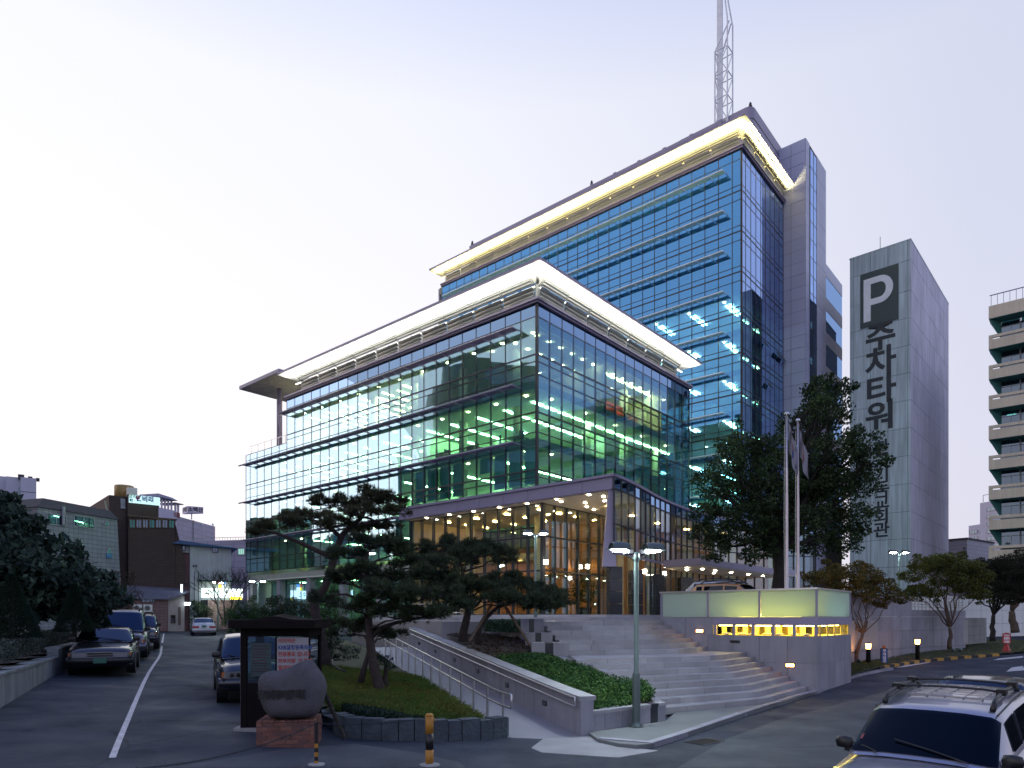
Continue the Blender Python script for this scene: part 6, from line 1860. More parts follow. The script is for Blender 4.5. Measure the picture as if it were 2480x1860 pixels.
    for sy in (-1,1):
        y0, y1 = sy*hw*.40, sy*hw*.80
        mb = MB(); mb.box(fx-.08,min(y0,y1),zf-.16,fx+.052,max(y0,y1),zf-.015); mb.build('headlight', lampg, c)
        y0, y1 = sy*hw*.805, sy*hw*.90
        mb = MB(); mb.box(fx-.16,min(y0,y1),zf-.155,fx+.02,max(y0,y1),zf-.02); mb.build('indicator', amber, c)
        if kind != 'saloon':
            mb = MB(); mb.tube([(fx+.045,sy*hw*.50,zf-.088),(fx+.06,sy*hw*.50,zf-.088)], .055, 12); mb.tube([(fx+.045,sy*hw*.66,zf-.088),(fx+.06,sy*hw*.66,zf-.088)], .055, 12); mb.build('headlight_bulb', chrome, c)
    mb = MB(); mb.box(fx-.05,-hw*.385,zf-.165,fx+.055,hw*.385,zf-.145).box(fx-.05,-hw*.385,zf-.02,fx+.055,hw*.385,zf+.0).box(fx-.05,-hw*.385,zf-.145,fx+.055,-hw*.37,zf-.02).box(fx-.05,hw*.37,zf-.145,fx+.055,hw*.385,zf-.02).box(fx-.05,-hw*.37,zf-.09,fx+.052,hw*.37,zf-.075)
    g_ = mb.build('grille', chrome, c)
    pbox('grille_insert', g_, fx-.04, -hw*.37, zf-.145, fx+.046, hw*.37, zf-.02, blackm)
    for (x_, s_) in ((L2,1),(-L2,-1)):
        mb = MB(); zc = (lf if s_ > 0 else lr)[1]+.10
        n = 10
        rows_ = []
        for k in range(n+1):
            y = -hw*.97+hw*1.94*k/n; bul = .09*(1-(2*k/n-1)**4)
            xx = x_+s_*(bul-.05)
            rows_.append([(xx-s_*.25,y,zc-.10),(xx,y,zc-.09),(xx+s_*.03,y,zc),(xx,y,zc+.10),(xx-s_*.25,y,zc+.11)])
        mb.grid(rows_); mb.build('bumper', blackm if kind == 'saloon' and s_ > 0 else pm, c, smooth=True)
    if plate:
        mb = MB(); mb.box(L2+.072,-.17,lf[1]+.03,L2+.082,.17,lf[1]+.19); p_ = mb.build('number_plate', plateg, c)
        mb = MB(); mb.box(-L2-.06,-.17,lr[1]+.30,-L2+.06,.17,lr[1]+.46); p_ = mb.build('number_plate', plateg, c)
    for sy in (-1,1):
        y0, y1 = sy*hw*.42, sy*hw*.92
        mb = MB(); mb.box(-L2-.03,min(y0,y1),lr[2]-.16,-L2+.18,max(y0,y1),lr[2]-.02); mb.build('tail_light', redl, c)
        # mirrors and door lines
        gx0 = gh[0][0]-.28
        mb = MB(); mb.lathe([(.02,-.075),(.085,-.06),(.10,0),(.08,.06),(.02,.075)], (0,0,0), 10)
        o = mb.build('mirror', blackm, c, smooth=True); o.location = (gx0+.12, sy*(hw+.0), gh[0][1]+.11); o.scale = (.75,1.15,1.05)
        pbox('mirror_stalk', c, gx0+.08, sy*(hw-.12), gh[0][1]+.0, gx0+.16, sy*(hw-.01), gh[0][1]+.06, blackm)
        for dx in (.62,-.38,-1.32):
            pbox('door_gap', c, dx-.006, sy*(hw-.02), .36, dx+.006, sy*(hw+.003), gh[1][1]-.06, blackm)
        for dx in (.05,-.95):
            pbox('door_handle', c, dx-.09, sy*(hw-.01), gh[1][1]-.20, dx+.09, sy*(hw+.018), gh[1][1]-.165, chrome)
        pbox('side_trim', c, -1.0, sy*(hw-.02), .56, .95, sy*(hw+.010), .61, blackm)
    for sy in (-.35,.38):
        a, b = gp_(.05, 4+sy*3.6)+Vector((.02,0,.02)), gp_(.30, 4+(sy*3.6 if abs(sy) < 1 else 0)-2.2)+Vector((.03,0,.03))
        mb = MB(); mb.tube([a,(a+b)/2+Vector((0,0,.01)),b], .010, 5); mb.build('wiper', blackm, c)
    zr = max(g[2] for g in gh)
    if rails:
        rw = gh[2][4]
        for sy in (-1,1):
            y = sy*(rw-.10); x0, x1 = gh[1][0]-.20, gh[3][0]+.15
            mb = MB(); mb.tube([(x0+.10,y,zr-.05),(x0,y,zr+.03),(x0-.2,y,zr+.075),((x0+x1)/2,y,zr+.085),(x1+.2,y,zr+.07),(x1,y,zr-.03)], [.035,.032,.024,.024,.024,.035], 8); mb.build('roof_rail', blackm, c, smooth=True)
            mb = MB(); mb.tube([(gh[1][0]+.02,sy*(rw-.03),gh[1][2]-.015),((x0+x1)/2,sy*(rw-.015),zr-.02),(gh[3][0],sy*(rw-.03),gh[3][2]-.01)], .012, 5); mb.build('roof_gutter', blackm, c)
        if crossbars:
            for x in ((x0+x1)/2+.28, (x0+x1)/2-.45):
                mb = MB(); mb.tube([(x,-(rw-.10),zr+.09),(x,-(rw-.3),zr+.115),(x,0,zr+.125),(x,(rw-.3),zr+.115),(x,(rw-.10),zr+.09)], .016, 6); mb.build('cross_bar', blackm, c, smooth=True)
                for sy in (-1,1): pbox('bar_clamp', c, x-.07, sy*(rw-.10)-.06, zr+.055, x+.07, sy*(rw-.10)+.05, zr+.135, blackm)
            mb = MB()
            for k in range(5):
                x = x0-.35-.24*k
                mb.box(x-.006,-rw*.62,zr+.0,x+.006,rw*.62,zr+.024)
            for k in range(5):
                y = -rw*.6+rw*1.2*k/4; mb.box(x0-1.35,y-.006,zr+.0,x0-.3,y+.006,zr+.0245)
            mb.build('roof_ribs', steel, c)
    if sticker:
        p = gp_(.30, 6.35); mb = MB()
        e_ = [gp_(.30,1.80),gp_(.30,1.50),gp_(.40,1.50),gp_(.40,1.80)]
        nn = Vector((.62,0,.78))
        mb.add([q+nn*.02 for q in e_],[(0,1,2,3)]); mb.build('permit_sticker', mat('permit_red', (0.30,0.05,0.06), .5), c)
    if slope: c.rotation_euler.y = slope
    return c
black_p = paint('black_car_paint', (0.020,0.019,0.026)); grey_p = paint('dark_silver_paint', (0.12,0.12,0.16), .3, .6); dark_p = paint('dark_blue_paint', (0.022,0.024,0.034))
white_p = paint('pale_silver_paint', (0.44,0.45,0.52), .3, .2); silver_p = paint('silver_paint', (0.34,0.34,0.41), .28, .6); orange_p = paint('ochre_paint', (0.42,0.20,0.05), .3, .1)
lane = Vector((.45,-.89,0)).normalized()
def on(x, y): return (x, y, gz(x,y)+.005)
make_car('black boxy saloon parked first along the left wall of the lane', 'car', 'saloon', black_p, on(-13.35,22.3), lane)
make_car('dark silver minivan with roof rails parked behind the black saloon', 'minivan', 'van', grey_p, on(-16.0,27.9), lane, rails=True)
make_car('dark off-roader parked third in the row along the lane', 'car', 'suv', dark_p, on(-18.2,33.0), lane, rails=True)
make_car('pale silver saloon seen from behind beside the stone wall', 'car', 'saloon', white_p, on(-25.2,55.2), -lane)
make_car('grey saloon half hidden beyond the pale silver one', 'car', 'saloon', grey_p, on(-28.6,62.5), lane)
make_car('dark people carrier half hidden behind the notice kiosk', 'car', 'suv', dark_p, on(-7.05,18.35), Vector((.42,-.90,0)), name='people_carrier')
make_car('silver off-roader with black roof rails and cross bars in the near corner', 'car', 'suv', silver_p, (5.39,8.455,-.03), Vector((-.707,-.707,0)), rails=True, crossbars=True, gm=carglass2, sticker=True, slope=.064).scale = (.93,.93,.93)
make_car('dark saloon parked behind the silver off-roader', 'car', 'saloon', black_p, on(8.55,12.3), Vector((-.69,-.72,0)))
oc = make_car('ochre off-roader on the plaza showing only its roof above the frosted glass', 'car', 'suv', orange_p, (9.85,29.75,2.41), Vector((.76,-.65,0)), rails=True)
oc = make_car('pale off-roader with roof rails on the plaza behind the ochre one', 'car', 'suv', white_p, (10.9,33.6,2.58), Vector((.76,-.65,0)), rails=True); oc.scale = (1.08,1.05,1.10)

# ================================================================== street lamps
poleg = mat('lamp_pole_paint', (0.075,0.105,0.11), .4, .2, .06, 3)
e_head = emis('street_lamp_lens', (0.86,1.0,0.96), 330)
def street_lamp(label, loc, rz, hgt=3.95):
    t = thing('street_lamp', label, 'street lamp', loc, rz, 'twin-headed street lamps')
    mb = MB(); mb.lathe([(.17,0),(.17,.02),(.10,.05),(.088,.12),(.085,1.16),(.075,1.20),(.055,1.22),(.052,hgt-.35),(.06,hgt-.30),(.075,hgt-.28),(.075,hgt-.12),(.03,hgt-.10)], (0,0,0), 16); mb.build('pole', poleg, t, smooth=True)
    mb = MB()
    for k in range(6): mb.cbox((.13*math.cos(R(60*k)),.13*math.sin(R(60*k)),.03), .03, .03, .04)
    mb.build('anchor_bolts', joint, t)
    mb = MB(); mb.tube([(-.30,0,hgt-.14),(.30,0,hgt-.14)], .03, 8)
    for s in (-1,1): mb.tube([(s*.06,0,hgt-.30),(s*.14,0,hgt-.24),(s*.26,0,hgt-.16)], .013, 6)
    mb.build('arm', blackm, t)
    for s in (-1,1):
        h = bpy.data.objects.new('lamp_head', None); COL.objects.link(h); h.parent = t; h.location = (s*.40,0,hgt-.05); h.scale = (.86,.86,.86)
        mb = MB(); rows = []
        for i in range(9):
            x = -.23+.46*i/8; f = math.sqrt(max(0,1-(abs(x)/.30)**2)); r = .10+.09*f
            rows.append([(x, -.20*math.cos(R(a)), r*math.sin(R(a))*1.0+.01) for a in range(0,181,15)])
        mb.grid(rows); m = len(rows[0]); mb.f.append(tuple(range(m))); mb.f.append(tuple(range(8*m+m-1,8*m-1,-1)))
        mb.build('shade', poleg, h, smooth=True)
        mb = MB(); mb.box(-.30,-.21,-.012,.30,.21,.008); mb.build('rim', poleg, h)
        mb = MB(); mb.add([(.22*math.cos(R(a)),.15*math.sin(R(a)),-.014) for a in range(0,360,20)]+[(.15*math.cos(R(a)),.10*math.sin(R(a)),-.055) for a in range(0,360,20)],
                          [tuple(range(18,36))]+[(k,(k+1)%18,18+(k+1)%18,18+k) for k in range(18)]); mb.build('lens', e_head, h)
        mb = MB(); mb.box(s*-.30-.06,-.05,-.10,s*-.30+.06,.05,.0); mb.build('clamp', steel, h)
    return t
p = P(1541,1768,15.05); street_lamp('twin-headed street lamp standing on the pavement corner by the planter', (p.x,p.y,.10), R(12), 3.98)
p = P(1297,1500,33.0); street_lamp('twin-headed street lamp on the plaza left of the lobby corner', (p.x,p.y,2.40), R(8), 4.3)
p = P(2178,1500,41.0); street_lamp('twin-headed street lamp above the retaining wall by the parking tower', (p.x,p.y,2.55), R(4), 4.0)
p = P(624,1500,50); street_lamp('twin-headed street lamp by the far end of the office facade', (p.x,p.y,1.6), R(0), 3.7)
p = P(884,1500,40); street_lamp('twin-headed street lamp glimpsed through the pine needles', (p.x,p.y,2.2), R(0), 4.2)
p = P(528,1500,57); street_lamp('twin-headed street lamp beside the hanging shop signs', (p.x,p.y,1.6), R(70), 4.0)

# ================================================================== flagpoles and flags
flagw = mat('flag_white', (0.26,0.25,0.30), .9, 0, .05, 2); flagr = mat('flag_red', (0.20,0.06,0.06), .9); flagb = mat('flag_blue', (0.05,0.07,0.22), .9)
def flagpole(label, px, D, top_py):
    b = P(px,1430,D); z0 = 2.41; ht = P(px,top_py,D).z-z0
    t = thing('flagpole', label, 'flagpole', (b.x,b.y,z0), 0, 'flagpoles behind the booth')
    mb = MB(); mb.lathe([(.11,0),(.11,.03),(.075,.05),(.075,ht*.30),(.06,ht*.305),(.055,ht*.62),(.048,ht*.625),(.04,ht)], (0,0,0), 14); mb.build('pole', mat('pole_steel_pink', (0.50,0.44,0.46), .3, .8) if 'pole_steel_pink' not in MAT else MAT['pole_steel_pink'], t, smooth=True)
    mb = MB(); mb.lathe([(.01,ht),(.07,ht+.03),(.10,ht+.10),(.07,ht+.17),(.01,ht+.20)], (0,0,0), 14); mb.build('finial', chrome, t, smooth=True)
    mb = MB(); mb.tube([(-.09,0,ht-.35),(-.12,-.02,ht*.5),(-.09,0,1.2)], .008, 4); mb.build('halyard', white, t)
    return t, ht
def flag(label, px, D, top_py, w, h, emblem):
    b = P(px,top_py,D)
    t = thing('flag', label, 'flag', (b.x+.06,b.y,b.z))
    def surf(s, u_): return Vector((w*s*.30+.10*math.sin(s*8+u_), .18*math.sin(s*8+u_*1.4)+.20*s, -h*u_*1.2-.95*s*w*.75+.05*math.sin(s*9)))
    MB().grid([[surf(i/14,j/8) for j in range(9)] for i in range(15)]).build('cloth', flagw, t, smooth=True)
    if emblem:
        for m_, a0, a1 in ((flagr,0,180),(flagb,180,360)):
            pts = [surf(.5,.5)+Vector((0,-.012,0))]
            for a in range(a0,a1+1,15): pts.append(surf(.5+.17*math.cos(R(a+20)), .5-.25*math.sin(R(a+20)))+Vector((0,-.012,0)))
            mb = MB(); mb.add(pts, [(0,k,k+1) for k in range(1,len(pts)-1)]); mb.build('roundel_half', m_, t)
        for (s0,u0) in ((.20,.22),(.80,.22),(.20,.80),(.80,.80)):
            for k in range(3):
                a_ = [surf(s0-.05+.0*k,u0-.06+.05*k),surf(s0+.05,u0-.06+.05*k),surf(s0+.05,u0-.035+.05*k),surf(s0-.05,u0-.035+.05*k)]
                mb = MB(); mb.add([q+Vector((0,-.012,0)) for q in a_],[(0,1,2,3)]); mb.build('trigram_bar', letb, t)
    else:
        pts = [surf(.5,.5)+Vector((0,-.012,0))]+[surf(.5+.16*math.cos(R(a)), .5-.24*math.sin(R(a)))+Vector((0,-.012,0)) for a in range(0,361,20)]
        mb = MB(); mb.add(pts, [(0,k,k+1) for k in range(1,len(pts)-1)]); mb.build('roundel', flagr, t)
flagpole('taller steel flagpole nearer the office tower', 1905.5, 28.0, 1008)
flagpole('shorter steel flagpole nearer the parking tower', 1932.5, 28.8, 1024)
flag('white flag with a red and blue roundel drooping from the taller pole', 1906, 28.0, 1022, 1.5, 1.0, True)
flag('pale flag with a red disc drooping from the shorter pole', 1933, 28.8, 1040, 1.4, .95, False)

# ================================================================== bollard lights, signs, kerb stripes
e_bol = emis('bollard_lamp', (1.0,0.38,0.09), 20)
for (px,py,D,lab) in ((2103,1610,31.0,'black bollard light glowing orange next to the olive tree'),(2222,1596,34.0,'black bollard light glowing orange in front of the retaining wall')):
    b = P(px,py,D); b.z = lawn_z(b.x,b.y) if px > 2150 else gz(b.x,b.y)+.15
    t = thing('bollard_light', lab, 'bollard light', b, 0, 'bollard lights')
    MB().lathe([(.10,-.1),(.10,.74),(.105,.75)], (0,0,0), 14).build('post', blackm, t, smooth=True)
    MB().lathe([(.085,.752),(.10,.78),(.115,.98),(.095,1.0)], (0,0,0), 14).build('lamp', e_bol, t, smooth=True)
    MB().lathe([(.125,1.002),(.125,1.03),(.05,1.05)], (0,0,0), 14).build('cap', blackm, t)
b = P(2141,1598,32.0); b.z = gz(b.x,b.y)+.10
t = thing('direction_sign', 'blue vertical sign box with an amber beacon by the driveway entrance', 'sign', b, R(-8))
pbox('board', t, -.13, -.05, 0.0, .13, .05, .72, mat('sign_blue', (0.03,0.09,0.30), .5)); pbox('frame', t, -.15, -.03, -.1, .15, .06, .75, blackm)
for k, ch in enumerate('주차입구'): ltr(t, ch, .17, 'white', (0,-.055,.63-.17*k), (R(90),0,0), .004)
MB().lathe([(.07,.75),(.075,.80),(.05,.88),(.01,.90)], (0,0,0), 12).build('beacon', amber, t, smooth=True)
b = G(2438,1582); t = thing('no_entry_stand', 'red plastic cone stand holding a white notice on the driveway', 'sign', b, R(-12))
redp = mat('red_plastic', (0.42,0.035,0.04), .5, 0, .06, 3)
MB().lathe([(.34,0),(.34,.05),(.25,.07),(.08,.52),(.07,.56)], (0,0,0), 4).build('base', redp, t)
mb = MB(); mb.box(-.20,-.03,.55,.20,.03,.60).box(-.20,-.03,1.06,.20,.03,1.12).box(-.20,-.03,.60,-.15,.03,1.06).box(.15,-.03,.60,.20,.03,1.06).box(-.10,-.025,1.12,.10,.025,1.16); mb.build('frame', redp, t)
pbox('notice', t, -.15, -.02, .60, .15, .015, 1.06, letw)
for k, tx in enumerate(('주차','금지')): ltr(t, tx, .16, 'red', (0,-.025,.93-.2*k), (R(90),0,0), .004)
stripe_y = mat('kerb_yellow', (0.45,0.24,0.04), .7, 0, .2, 5); stripe_k = mat('kerb_black', (0.02,0.02,0.022), .7, 0, .2, 5)
sk = bpy.data.objects.new('striped_kerb', None); COL.objects.link(sk); sk['kind'] = 'structure'
skp = resample([(16.4,30.2),(18.6,32.1),(20.7,33.7),(23.3,35.1),(26.2,36.4)], 20)
for i in range(20):
    a, b = skp[i], skp[i+1]; t_ = (b-a).normalized(); n_ = Vector((-t_.y,t_.x,0))
    MB().prism([(q.x,q.y) for q in (a+t_*.004,b-t_*.004,b+n_*.2,a+n_*.2)], -.1, gz(a.x,a.y)+.15).build('kerb_stone', stripe_y if i % 2 else stripe_k, sk, world=True)
for i, (px,py,D,lab) in enumerate(((2051,1597,30.5,'small green garden spotlight left of the olive tree trunk'),(2079,1607,30.5,'small green garden spotlight right of the olive tree trunk'),(2307,1575,36.0,'small green garden spotlight left below the broad lawn tree'),(2324,1574,36.2,'small green garden spotlight right below the broad lawn tree'))):
    b = P(px,py,D); b.z = lawn_z(b.x,b.y)-.02 if i > 1 else gz(b.x,b.y)+.12
    t = thing('garden_spotlight', lab, 'spotlight', b, 0, 'garden spotlights')
    MB().tube([(0,0,-.1),(0,0,.22)], .02, 6).build('stake', poleg, t)
    MB().tube([(-.03,.04,.24),(.0,-.03,.30),(.03,-.10,.36)], [.05,.075,.085], 10).build('lamp_body', poleg, t)
# up-lights really on the trees
for (x,y,z,en,col) in ((P(2074,1600,31.5).x,31.2,.55,55,(1,.5,.18)),):
    sl = bpy.data.lights.new('tree_uplight','SPOT'); sl.energy = en; sl.color = col; sl.spot_size = R(80); sl.spot_blend = .6; sl.shadow_soft_size = .06
    so = bpy.data.objects.new('tree_uplight', sl); COL.objects.link(so); so.location = (x,y,z); so.rotation_euler = (R(165),0,0)
# drain cover, litter stone, road markings
b = G(1706,1797); t = thing('drain_cover', 'dark iron drain grate let into the asphalt by the kerb', 'drain cover', b, R(38))
pbox('frame', t, -.36,-.24,-.05,.36,.24,.014, joint)
for k in range(9): pbox('bar', t, -.33+.075*k,-.20,.010,-.30+.075*k,.20,.022, blackm)
def ribbon(name, pxs, w, m_, dz=.008):
    pts = [G(a[0],a[1]) for a in pxs]; rows = []
    for i, p_ in enumerate(pts):
        d_ = (pts[min(i+1,len(pts)-1)]-pts[max(i-1,0)]); d_.z = 0; d_.normalize(); n_ = Vector((-d_.y,d_.x,0))*w/2
        a, b = p_-n_, p_+n_; rows.append([(a.x,a.y,gz(a.x,a.y)+dz),(b.x,b.y,gz(b.x,b.y)+dz)])
    MB().grid(rows).build(name, m_, kind='structure')
ribbon('lane_marking', [(272,1836),(290,1790),(306,1752),(318,1724),(333,1688),(347,1656),(360,1630),(373,1610),(383,1596),(389,1584),(391,1570),(393,1556),(396,1540),(397,1534)], .095, paintw)
def decal(name, pxs, m_, dz=.008):
    pts = [G(*a) for a in pxs]
    MB().add([(p_.x,p_.y,gz(p_.x,p_.y)+dz) for p_ in pts], [tuple(range(len(pts)))]).build(name, m_, kind='structure')
decal('arrow_marking', [(2437,1627),(2450,1617),(2478,1613),(2478,1617),(2520,1612),(2520,1618),(2478,1624)], paintw)
decal('edge_marking', [(2170,1617.5),(2190,1612),(2250,1603.5),(2252,1605),(2192,1615.5)], paintw)
decal('edge_marking', [(2405,1599),(2420,1595),(2478,1589),(2478,1593),(2424,1598)], paintw)
decal('asphalt_patch', [(1640,1860),(1760,1790),(1880,1745),(2030,1705),(2160,1670),(2330,1640),(2400,1635),(2480,1700),(2480,1860)], asphalt2, .004)
decal('asphalt_patch', [(420,1860),(700,1812),(860,1802),(1000,1822),(1110,1845),(1130,1860)], asphalt2, .004)
# ================================================================== notice kiosk
b = P(590,1765,13.2); kz = gz(b.x,b.y)
kx0, ky0 = b.x, 13.05
kio = thing('notice_kiosk', 'dark brown glazed kiosk with a white Korean parking notice', 'kiosk', (kx0,ky0,kz), R(4))
kb = mat('kiosk_brown', (0.010,0.008,0.009), .8, 0, .15, 4, spec=.08); kl_ = mat('kiosk_trim', (0.13,0.12,0.15), .5)
KW, KD, KH = 1.30, 1.15, 1.98
pbox('plinth', kio, -.12, -.06, -.15, KW+.05, KD+.1, .06, concr)
for (x,y) in ((0,0),(KW-.11,0),(0,KD-.11),(KW-.11,KD-.11)): pbox('post', kio, x, y, .06, x+.11, y+.11, KH, kb)
for (x0,y0,x1,y1) in ((.112,.01,KW-.112,.06),(.112,KD-.06,KW-.112,KD-.01),(.01,.112,.06,KD-.112),(KW-.06,.112,KW-.01,KD-.112)):
    pbox('lower_panel', kio, x0, y0, .06, x1, y1, .92, kb); pbox('top_rail', kio, x0, y0, KH-.16, x1, y1, KH, kb)
    pbox('glass_pane', kio, x0+.012 if x1-x0 > .1 else x0+.02, y0+.02 if x1-x0 > .1 else y0+.012, .922, x1-.012 if x1-x0 > .1 else x1-.02, y1-.02 if x1-x0 > .1 else y1-.012, KH-.162, g_win)
pbox('mid_post', kio, KW*.50, .015, .922, KW*.50+.05, .05, KH-.162, kb)
pbox('corner_trim', kio, -.012, .02, .06, -.002, .10, KH, kl_)
mb = MB(); n = 20; rows = []
for i in range(n+1):
    x = -.16+(KW+.32)*i/n; s = i/n
    hump = .11*math.exp(-((s-.52)/.16)**2)
    rows.append([(x,-.22,KH),(x,-.22,KH+.15),(x,-.20,KH+.165+hump*.6),(x,KD/2,KH+.17+hump),(x,KD+.2,KH+.165+hump*.6),(x,KD+.2,KH+.15),(x,KD+.2,KH),(x,-.22,KH)])
mb.grid(rows); mb.f += [tuple(range(7)), tuple(range(n*8+6,n*8-1,-1))]
rf = mb.build('roof', kb, kio)
pbox('fascia_end', rf, -.175, -.21, KH+.0, -.162, KD+.19, KH+.15, kl_)
bd = obj('notice_board', MB().box(.70,-.045,1.12,1.29,-.015,1.80).mesh('notice_board', mat('board_white', (0.27,0.27,0.31), .6, 0, .06, 3)), kio)
for k,(tx,c_) in enumerate((('이지역은','brown'),('KEB월정등록차량','navy'),('전용통로 입니다','brown'),('외부차량  입.출차','brown'),('절대엄금','brown'))):
    o = obj('lettering', text_mesh(tx, .098, MAT.get('ink_'+c_) or ltr(bd,' ',.01,c_,(0,0,0)) and MAT['ink_'+c_], .002, .003, 'LEFT'), bd)
    o.rotation_euler = (R(90),0,0); o.location = (.72,-.048,1.735-.13*k); o.scale = (.92,1,1)
for k in range(2):
    pbox('small_print', bd, 1.16, -.0475, 1.165+.035*k, 1.28, -.0462, 1.185+.035*k, blackm)
pp = obj('paper_notice', MB().box(.17,.062,1.05,.56,.068,1.70).mesh('paper_notice', mat('yellowed_paper', (0.24,0.20,0.17), .8, 0, .1, 12)), kio)
for k in range(10): pbox('text_line', pp, .20, .0605, 1.62-.055*k, .20+random.uniform(.22,.33), .0618, 1.64-.055*k, MAT['ink_brown'])
pbox('counter', kio, .12, .45, .88, KW-.12, KD-.12, .92, kb)
pbox('stool_post', kio, .42, .5, .92, .54, .62, 1.12, blackm)

# ================================================================== boulder on a brick plinth
bx, by = P(700,1808,11.8).x, 11.7; bz = gz(bx,by)
pln = thing('brick_plinth', 'low red brick plinth carrying the inscribed boulder', 'plinth', (bx-.54,by,bz), R(9))
PW, PD, PH = 1.0, .85, .44
brs = [mat('plinth_brick_'+c, col, .8, 0, .25, 9, bump=.4, bscale=50) for c,col in (('a',(0.16,0.065,0.052)),('b',(0.12,0.055,0.048)),('c',(0.19,0.085,0.065)))]
pbox('mortar_core', pln, .012, .012, -.1, PW-.012, PD-.012, PH-.012, mat('mortar', (0.17,0.165,0.17), .9, 0, .1, 6))
random.seed(9)
nr = 6; bh = (PH+.02)/nr
for r_ in range(nr):
    z0_, z1_ = -.02+r_*bh+.005, -.02+(r_+1)*bh-.005
    off = .10 if r_ % 2 else 0; x = -off
    while x < PW-.01:
        a, b_ = max(x,0), min(x+.20,PW)
        if b_-a > .03:
            pbox('brick', pln, a+.005, random.uniform(-.004,.002), z0_, b_-.005, .09, z1_, random.choice(brs))
        x += .20
    y = .09-off*.5
    while y < PD-.01:
        a, b_ = max(y,.092), min(y+.20,PD)
        if b_-a > .03:
            pbox('brick', pln, random.uniform(-.004,.002), a+.005, z0_, .09, b_-.005, z1_, random.choice(brs))
            pbox('brick', pln, PW-.09, a+.005, z0_, PW+.002, b_-.005, z1_, random.choice(brs))
        y += .20
for i in range(10):
    for j in range(4):
        pbox('brick', pln, i*.1+.005, .005+j*.21, PH+.002, i*.1+.095, .205+j*.21, PH+.022+random.uniform(-.003,.003), random.choice(brs))
outl = [(535,900),(545,830),(600,780),(700,770),(800,745),(880,700),(960,672),(1010,690),(1060,760),(1110,840),(1130,930),(1115,1010),(1090,1090),(1050,1160),(980,1197),(850,1205),(740,1200),(650,1190),(590,1120),(555,1030)]
sc = .2712/FPX*11.95
ol = [((x-830)*sc,-(y-1205)*sc) for x,y in outl]
cx_, cz_ = 0, .47
bo_ = thing('inscribed_boulder', 'grey granite boulder with black carved Korean lettering', 'boulder', (bx-.02,by+.36,bz+PH+.02), R(6))
mb = MB(); n = len(ol); NS = 9
random.seed(2)
def rim(t):
    i = int(t*n) % n; f = t*n-int(t*n); p0,p1,p2,p3 = ol[(i-1)%n],ol[i],ol[(i+1)%n],ol[(i+2)%n]
    return [0.5*((2*p1[k])+(p2[k]-p0[k])*f+(2*p0[k]-5*p1[k]+4*p2[k]-p3[k])*f*f+(3*p1[k]-p0[k]-3*p2[k]+p3[k])*f**3) for k in (0,1)]
NA = 60
for side_ in (-1,1):
    rows = []
    for j in range(NS+1):
        s = math.sin(math.pi/2*j/NS); r_ = []
        for i in range(NA+1):
            q = rim((i % NA)/NA); x = cx_+(q[0]-cx_)*s; z = cz_+(q[1]-cz_)*s
            y = side_*.33*(max(0,1-s**5))**.5+.012*math.sin(x*13+z*9)*math.cos(z*15)*(1-s)
            r_.append((x,y,z) if side_ > 0 else (x,y,z))
        rows.append(r_)
    mb.grid(rows)
mb.build('stone', mat('boulder_granite', (0.085,0.083,0.098), .85, 0, .28, 2.2, speck=.4, bump=.5, bscale=26, spec=.15), bo_, smooth=True)
o = obj('lettering', text_mesh('한국기독교연합회관', .125, blackm, .004, .010), bo_); o.rotation_euler = (R(90),0,0); o.location = (-.11,-.345,.46); o.scale = (.78,1.25,1)
q0 = P(836,1790,12.25); q1 = P(788,1680,12.35)
o = MB().tube([(0,0,0),q1-q0], .038, 7).build('timber_prop', barkd); o.location = q0; tag(o,'dark timber prop leaning beside the boulder plinth','timber')

# ================================================================== chain posts and chain
ybol = mat('bollard_yellow', (0.42,0.19,0.025), .55, 0, .12, 6)
b1_ = P(1040,1858,11.0); zb1 = gz(b1_.x,11.0)
t = thing('chain_bollard', 'thick yellow and black banded chain bollard', 'bollard', (b1_.x,11.0,zb1))
for k,(z0_,z1_) in enumerate(((0,.26),(.26,.52),(.52,.80))):
    MB().lathe([(.066,z0_),(.066,z1_)], (0,0,0), 14).build('band', blackm if k == 1 else ybol, t, smooth=True)
MB().lathe([(.066,.80),(.07,.82),(.045,.845),(.02,.85)], (0,0,0), 14).build('cap', ybol, t, smooth=True)
MB().lathe([(.17,-.03),(.16,.02),(.08,.04)], (0,0,0), 14).build('footing', concr, t)
MB().tube([(.05,0,.70),(.10,0,.74),(.05,0,.78)], .012, 6).build('hook', ybol, t)
b2_ = P(766,1862,10.6); zb2 = gz(b2_.x,10.6)
t = thing('chain_post', 'thin black and yellow striped chain post', 'post', (b2_.x,10.6,zb2))
h2 = .88-zb2+.0
for k in range(10):
    MB().lathe([(.030,h2*k/10),(.030,h2*(k+1)/10)], (0,0,0), 10).build('band', ybol if (k % 2 == 0 and k < 6) else blackm, t)
MB().lathe([(.14,-.03),(.13,.015),(.06,.03)], (0,0,0), 12).build('footing', concr, t)
def chain(label, pts, sag):
    a, b = Vector(pts[0]), Vector(pts[1]); L_ = (b-a).length; n = int(L_/.036)
    o = thing('barrier_chain', label, 'chain', a); mb = MB()
    for k in range(n):
        s = (k+.5)/n; p = a.lerp(b,s)-Vector((0,0,sag*4*s*(1-s))); d = ((b-a)/L_-Vector((0,0,sag*4*(1-2*s)/L_))).normalized()
        u_ = d.cross(Vector((0,0,1))).normalized(); w = u_.cross(d)
        if k % 2: u_, w = w, u_
        pts_ = [p+d*.024*math.cos(R(t_))+u_*.012*math.sin(R(t_)) for t_ in range(0,361,45)]
        mb.tube(pts_, .0045, 4, cap=False)
    mb.build('links', blackm, o, world=True)
top1 = (b1_.x-.05,11.0,zb1+.77); top2 = (b2_.x,10.6,zb2+h2-.02)
chain('dark chain between the yellow bollard and the striped post', (top2,top1), .05)
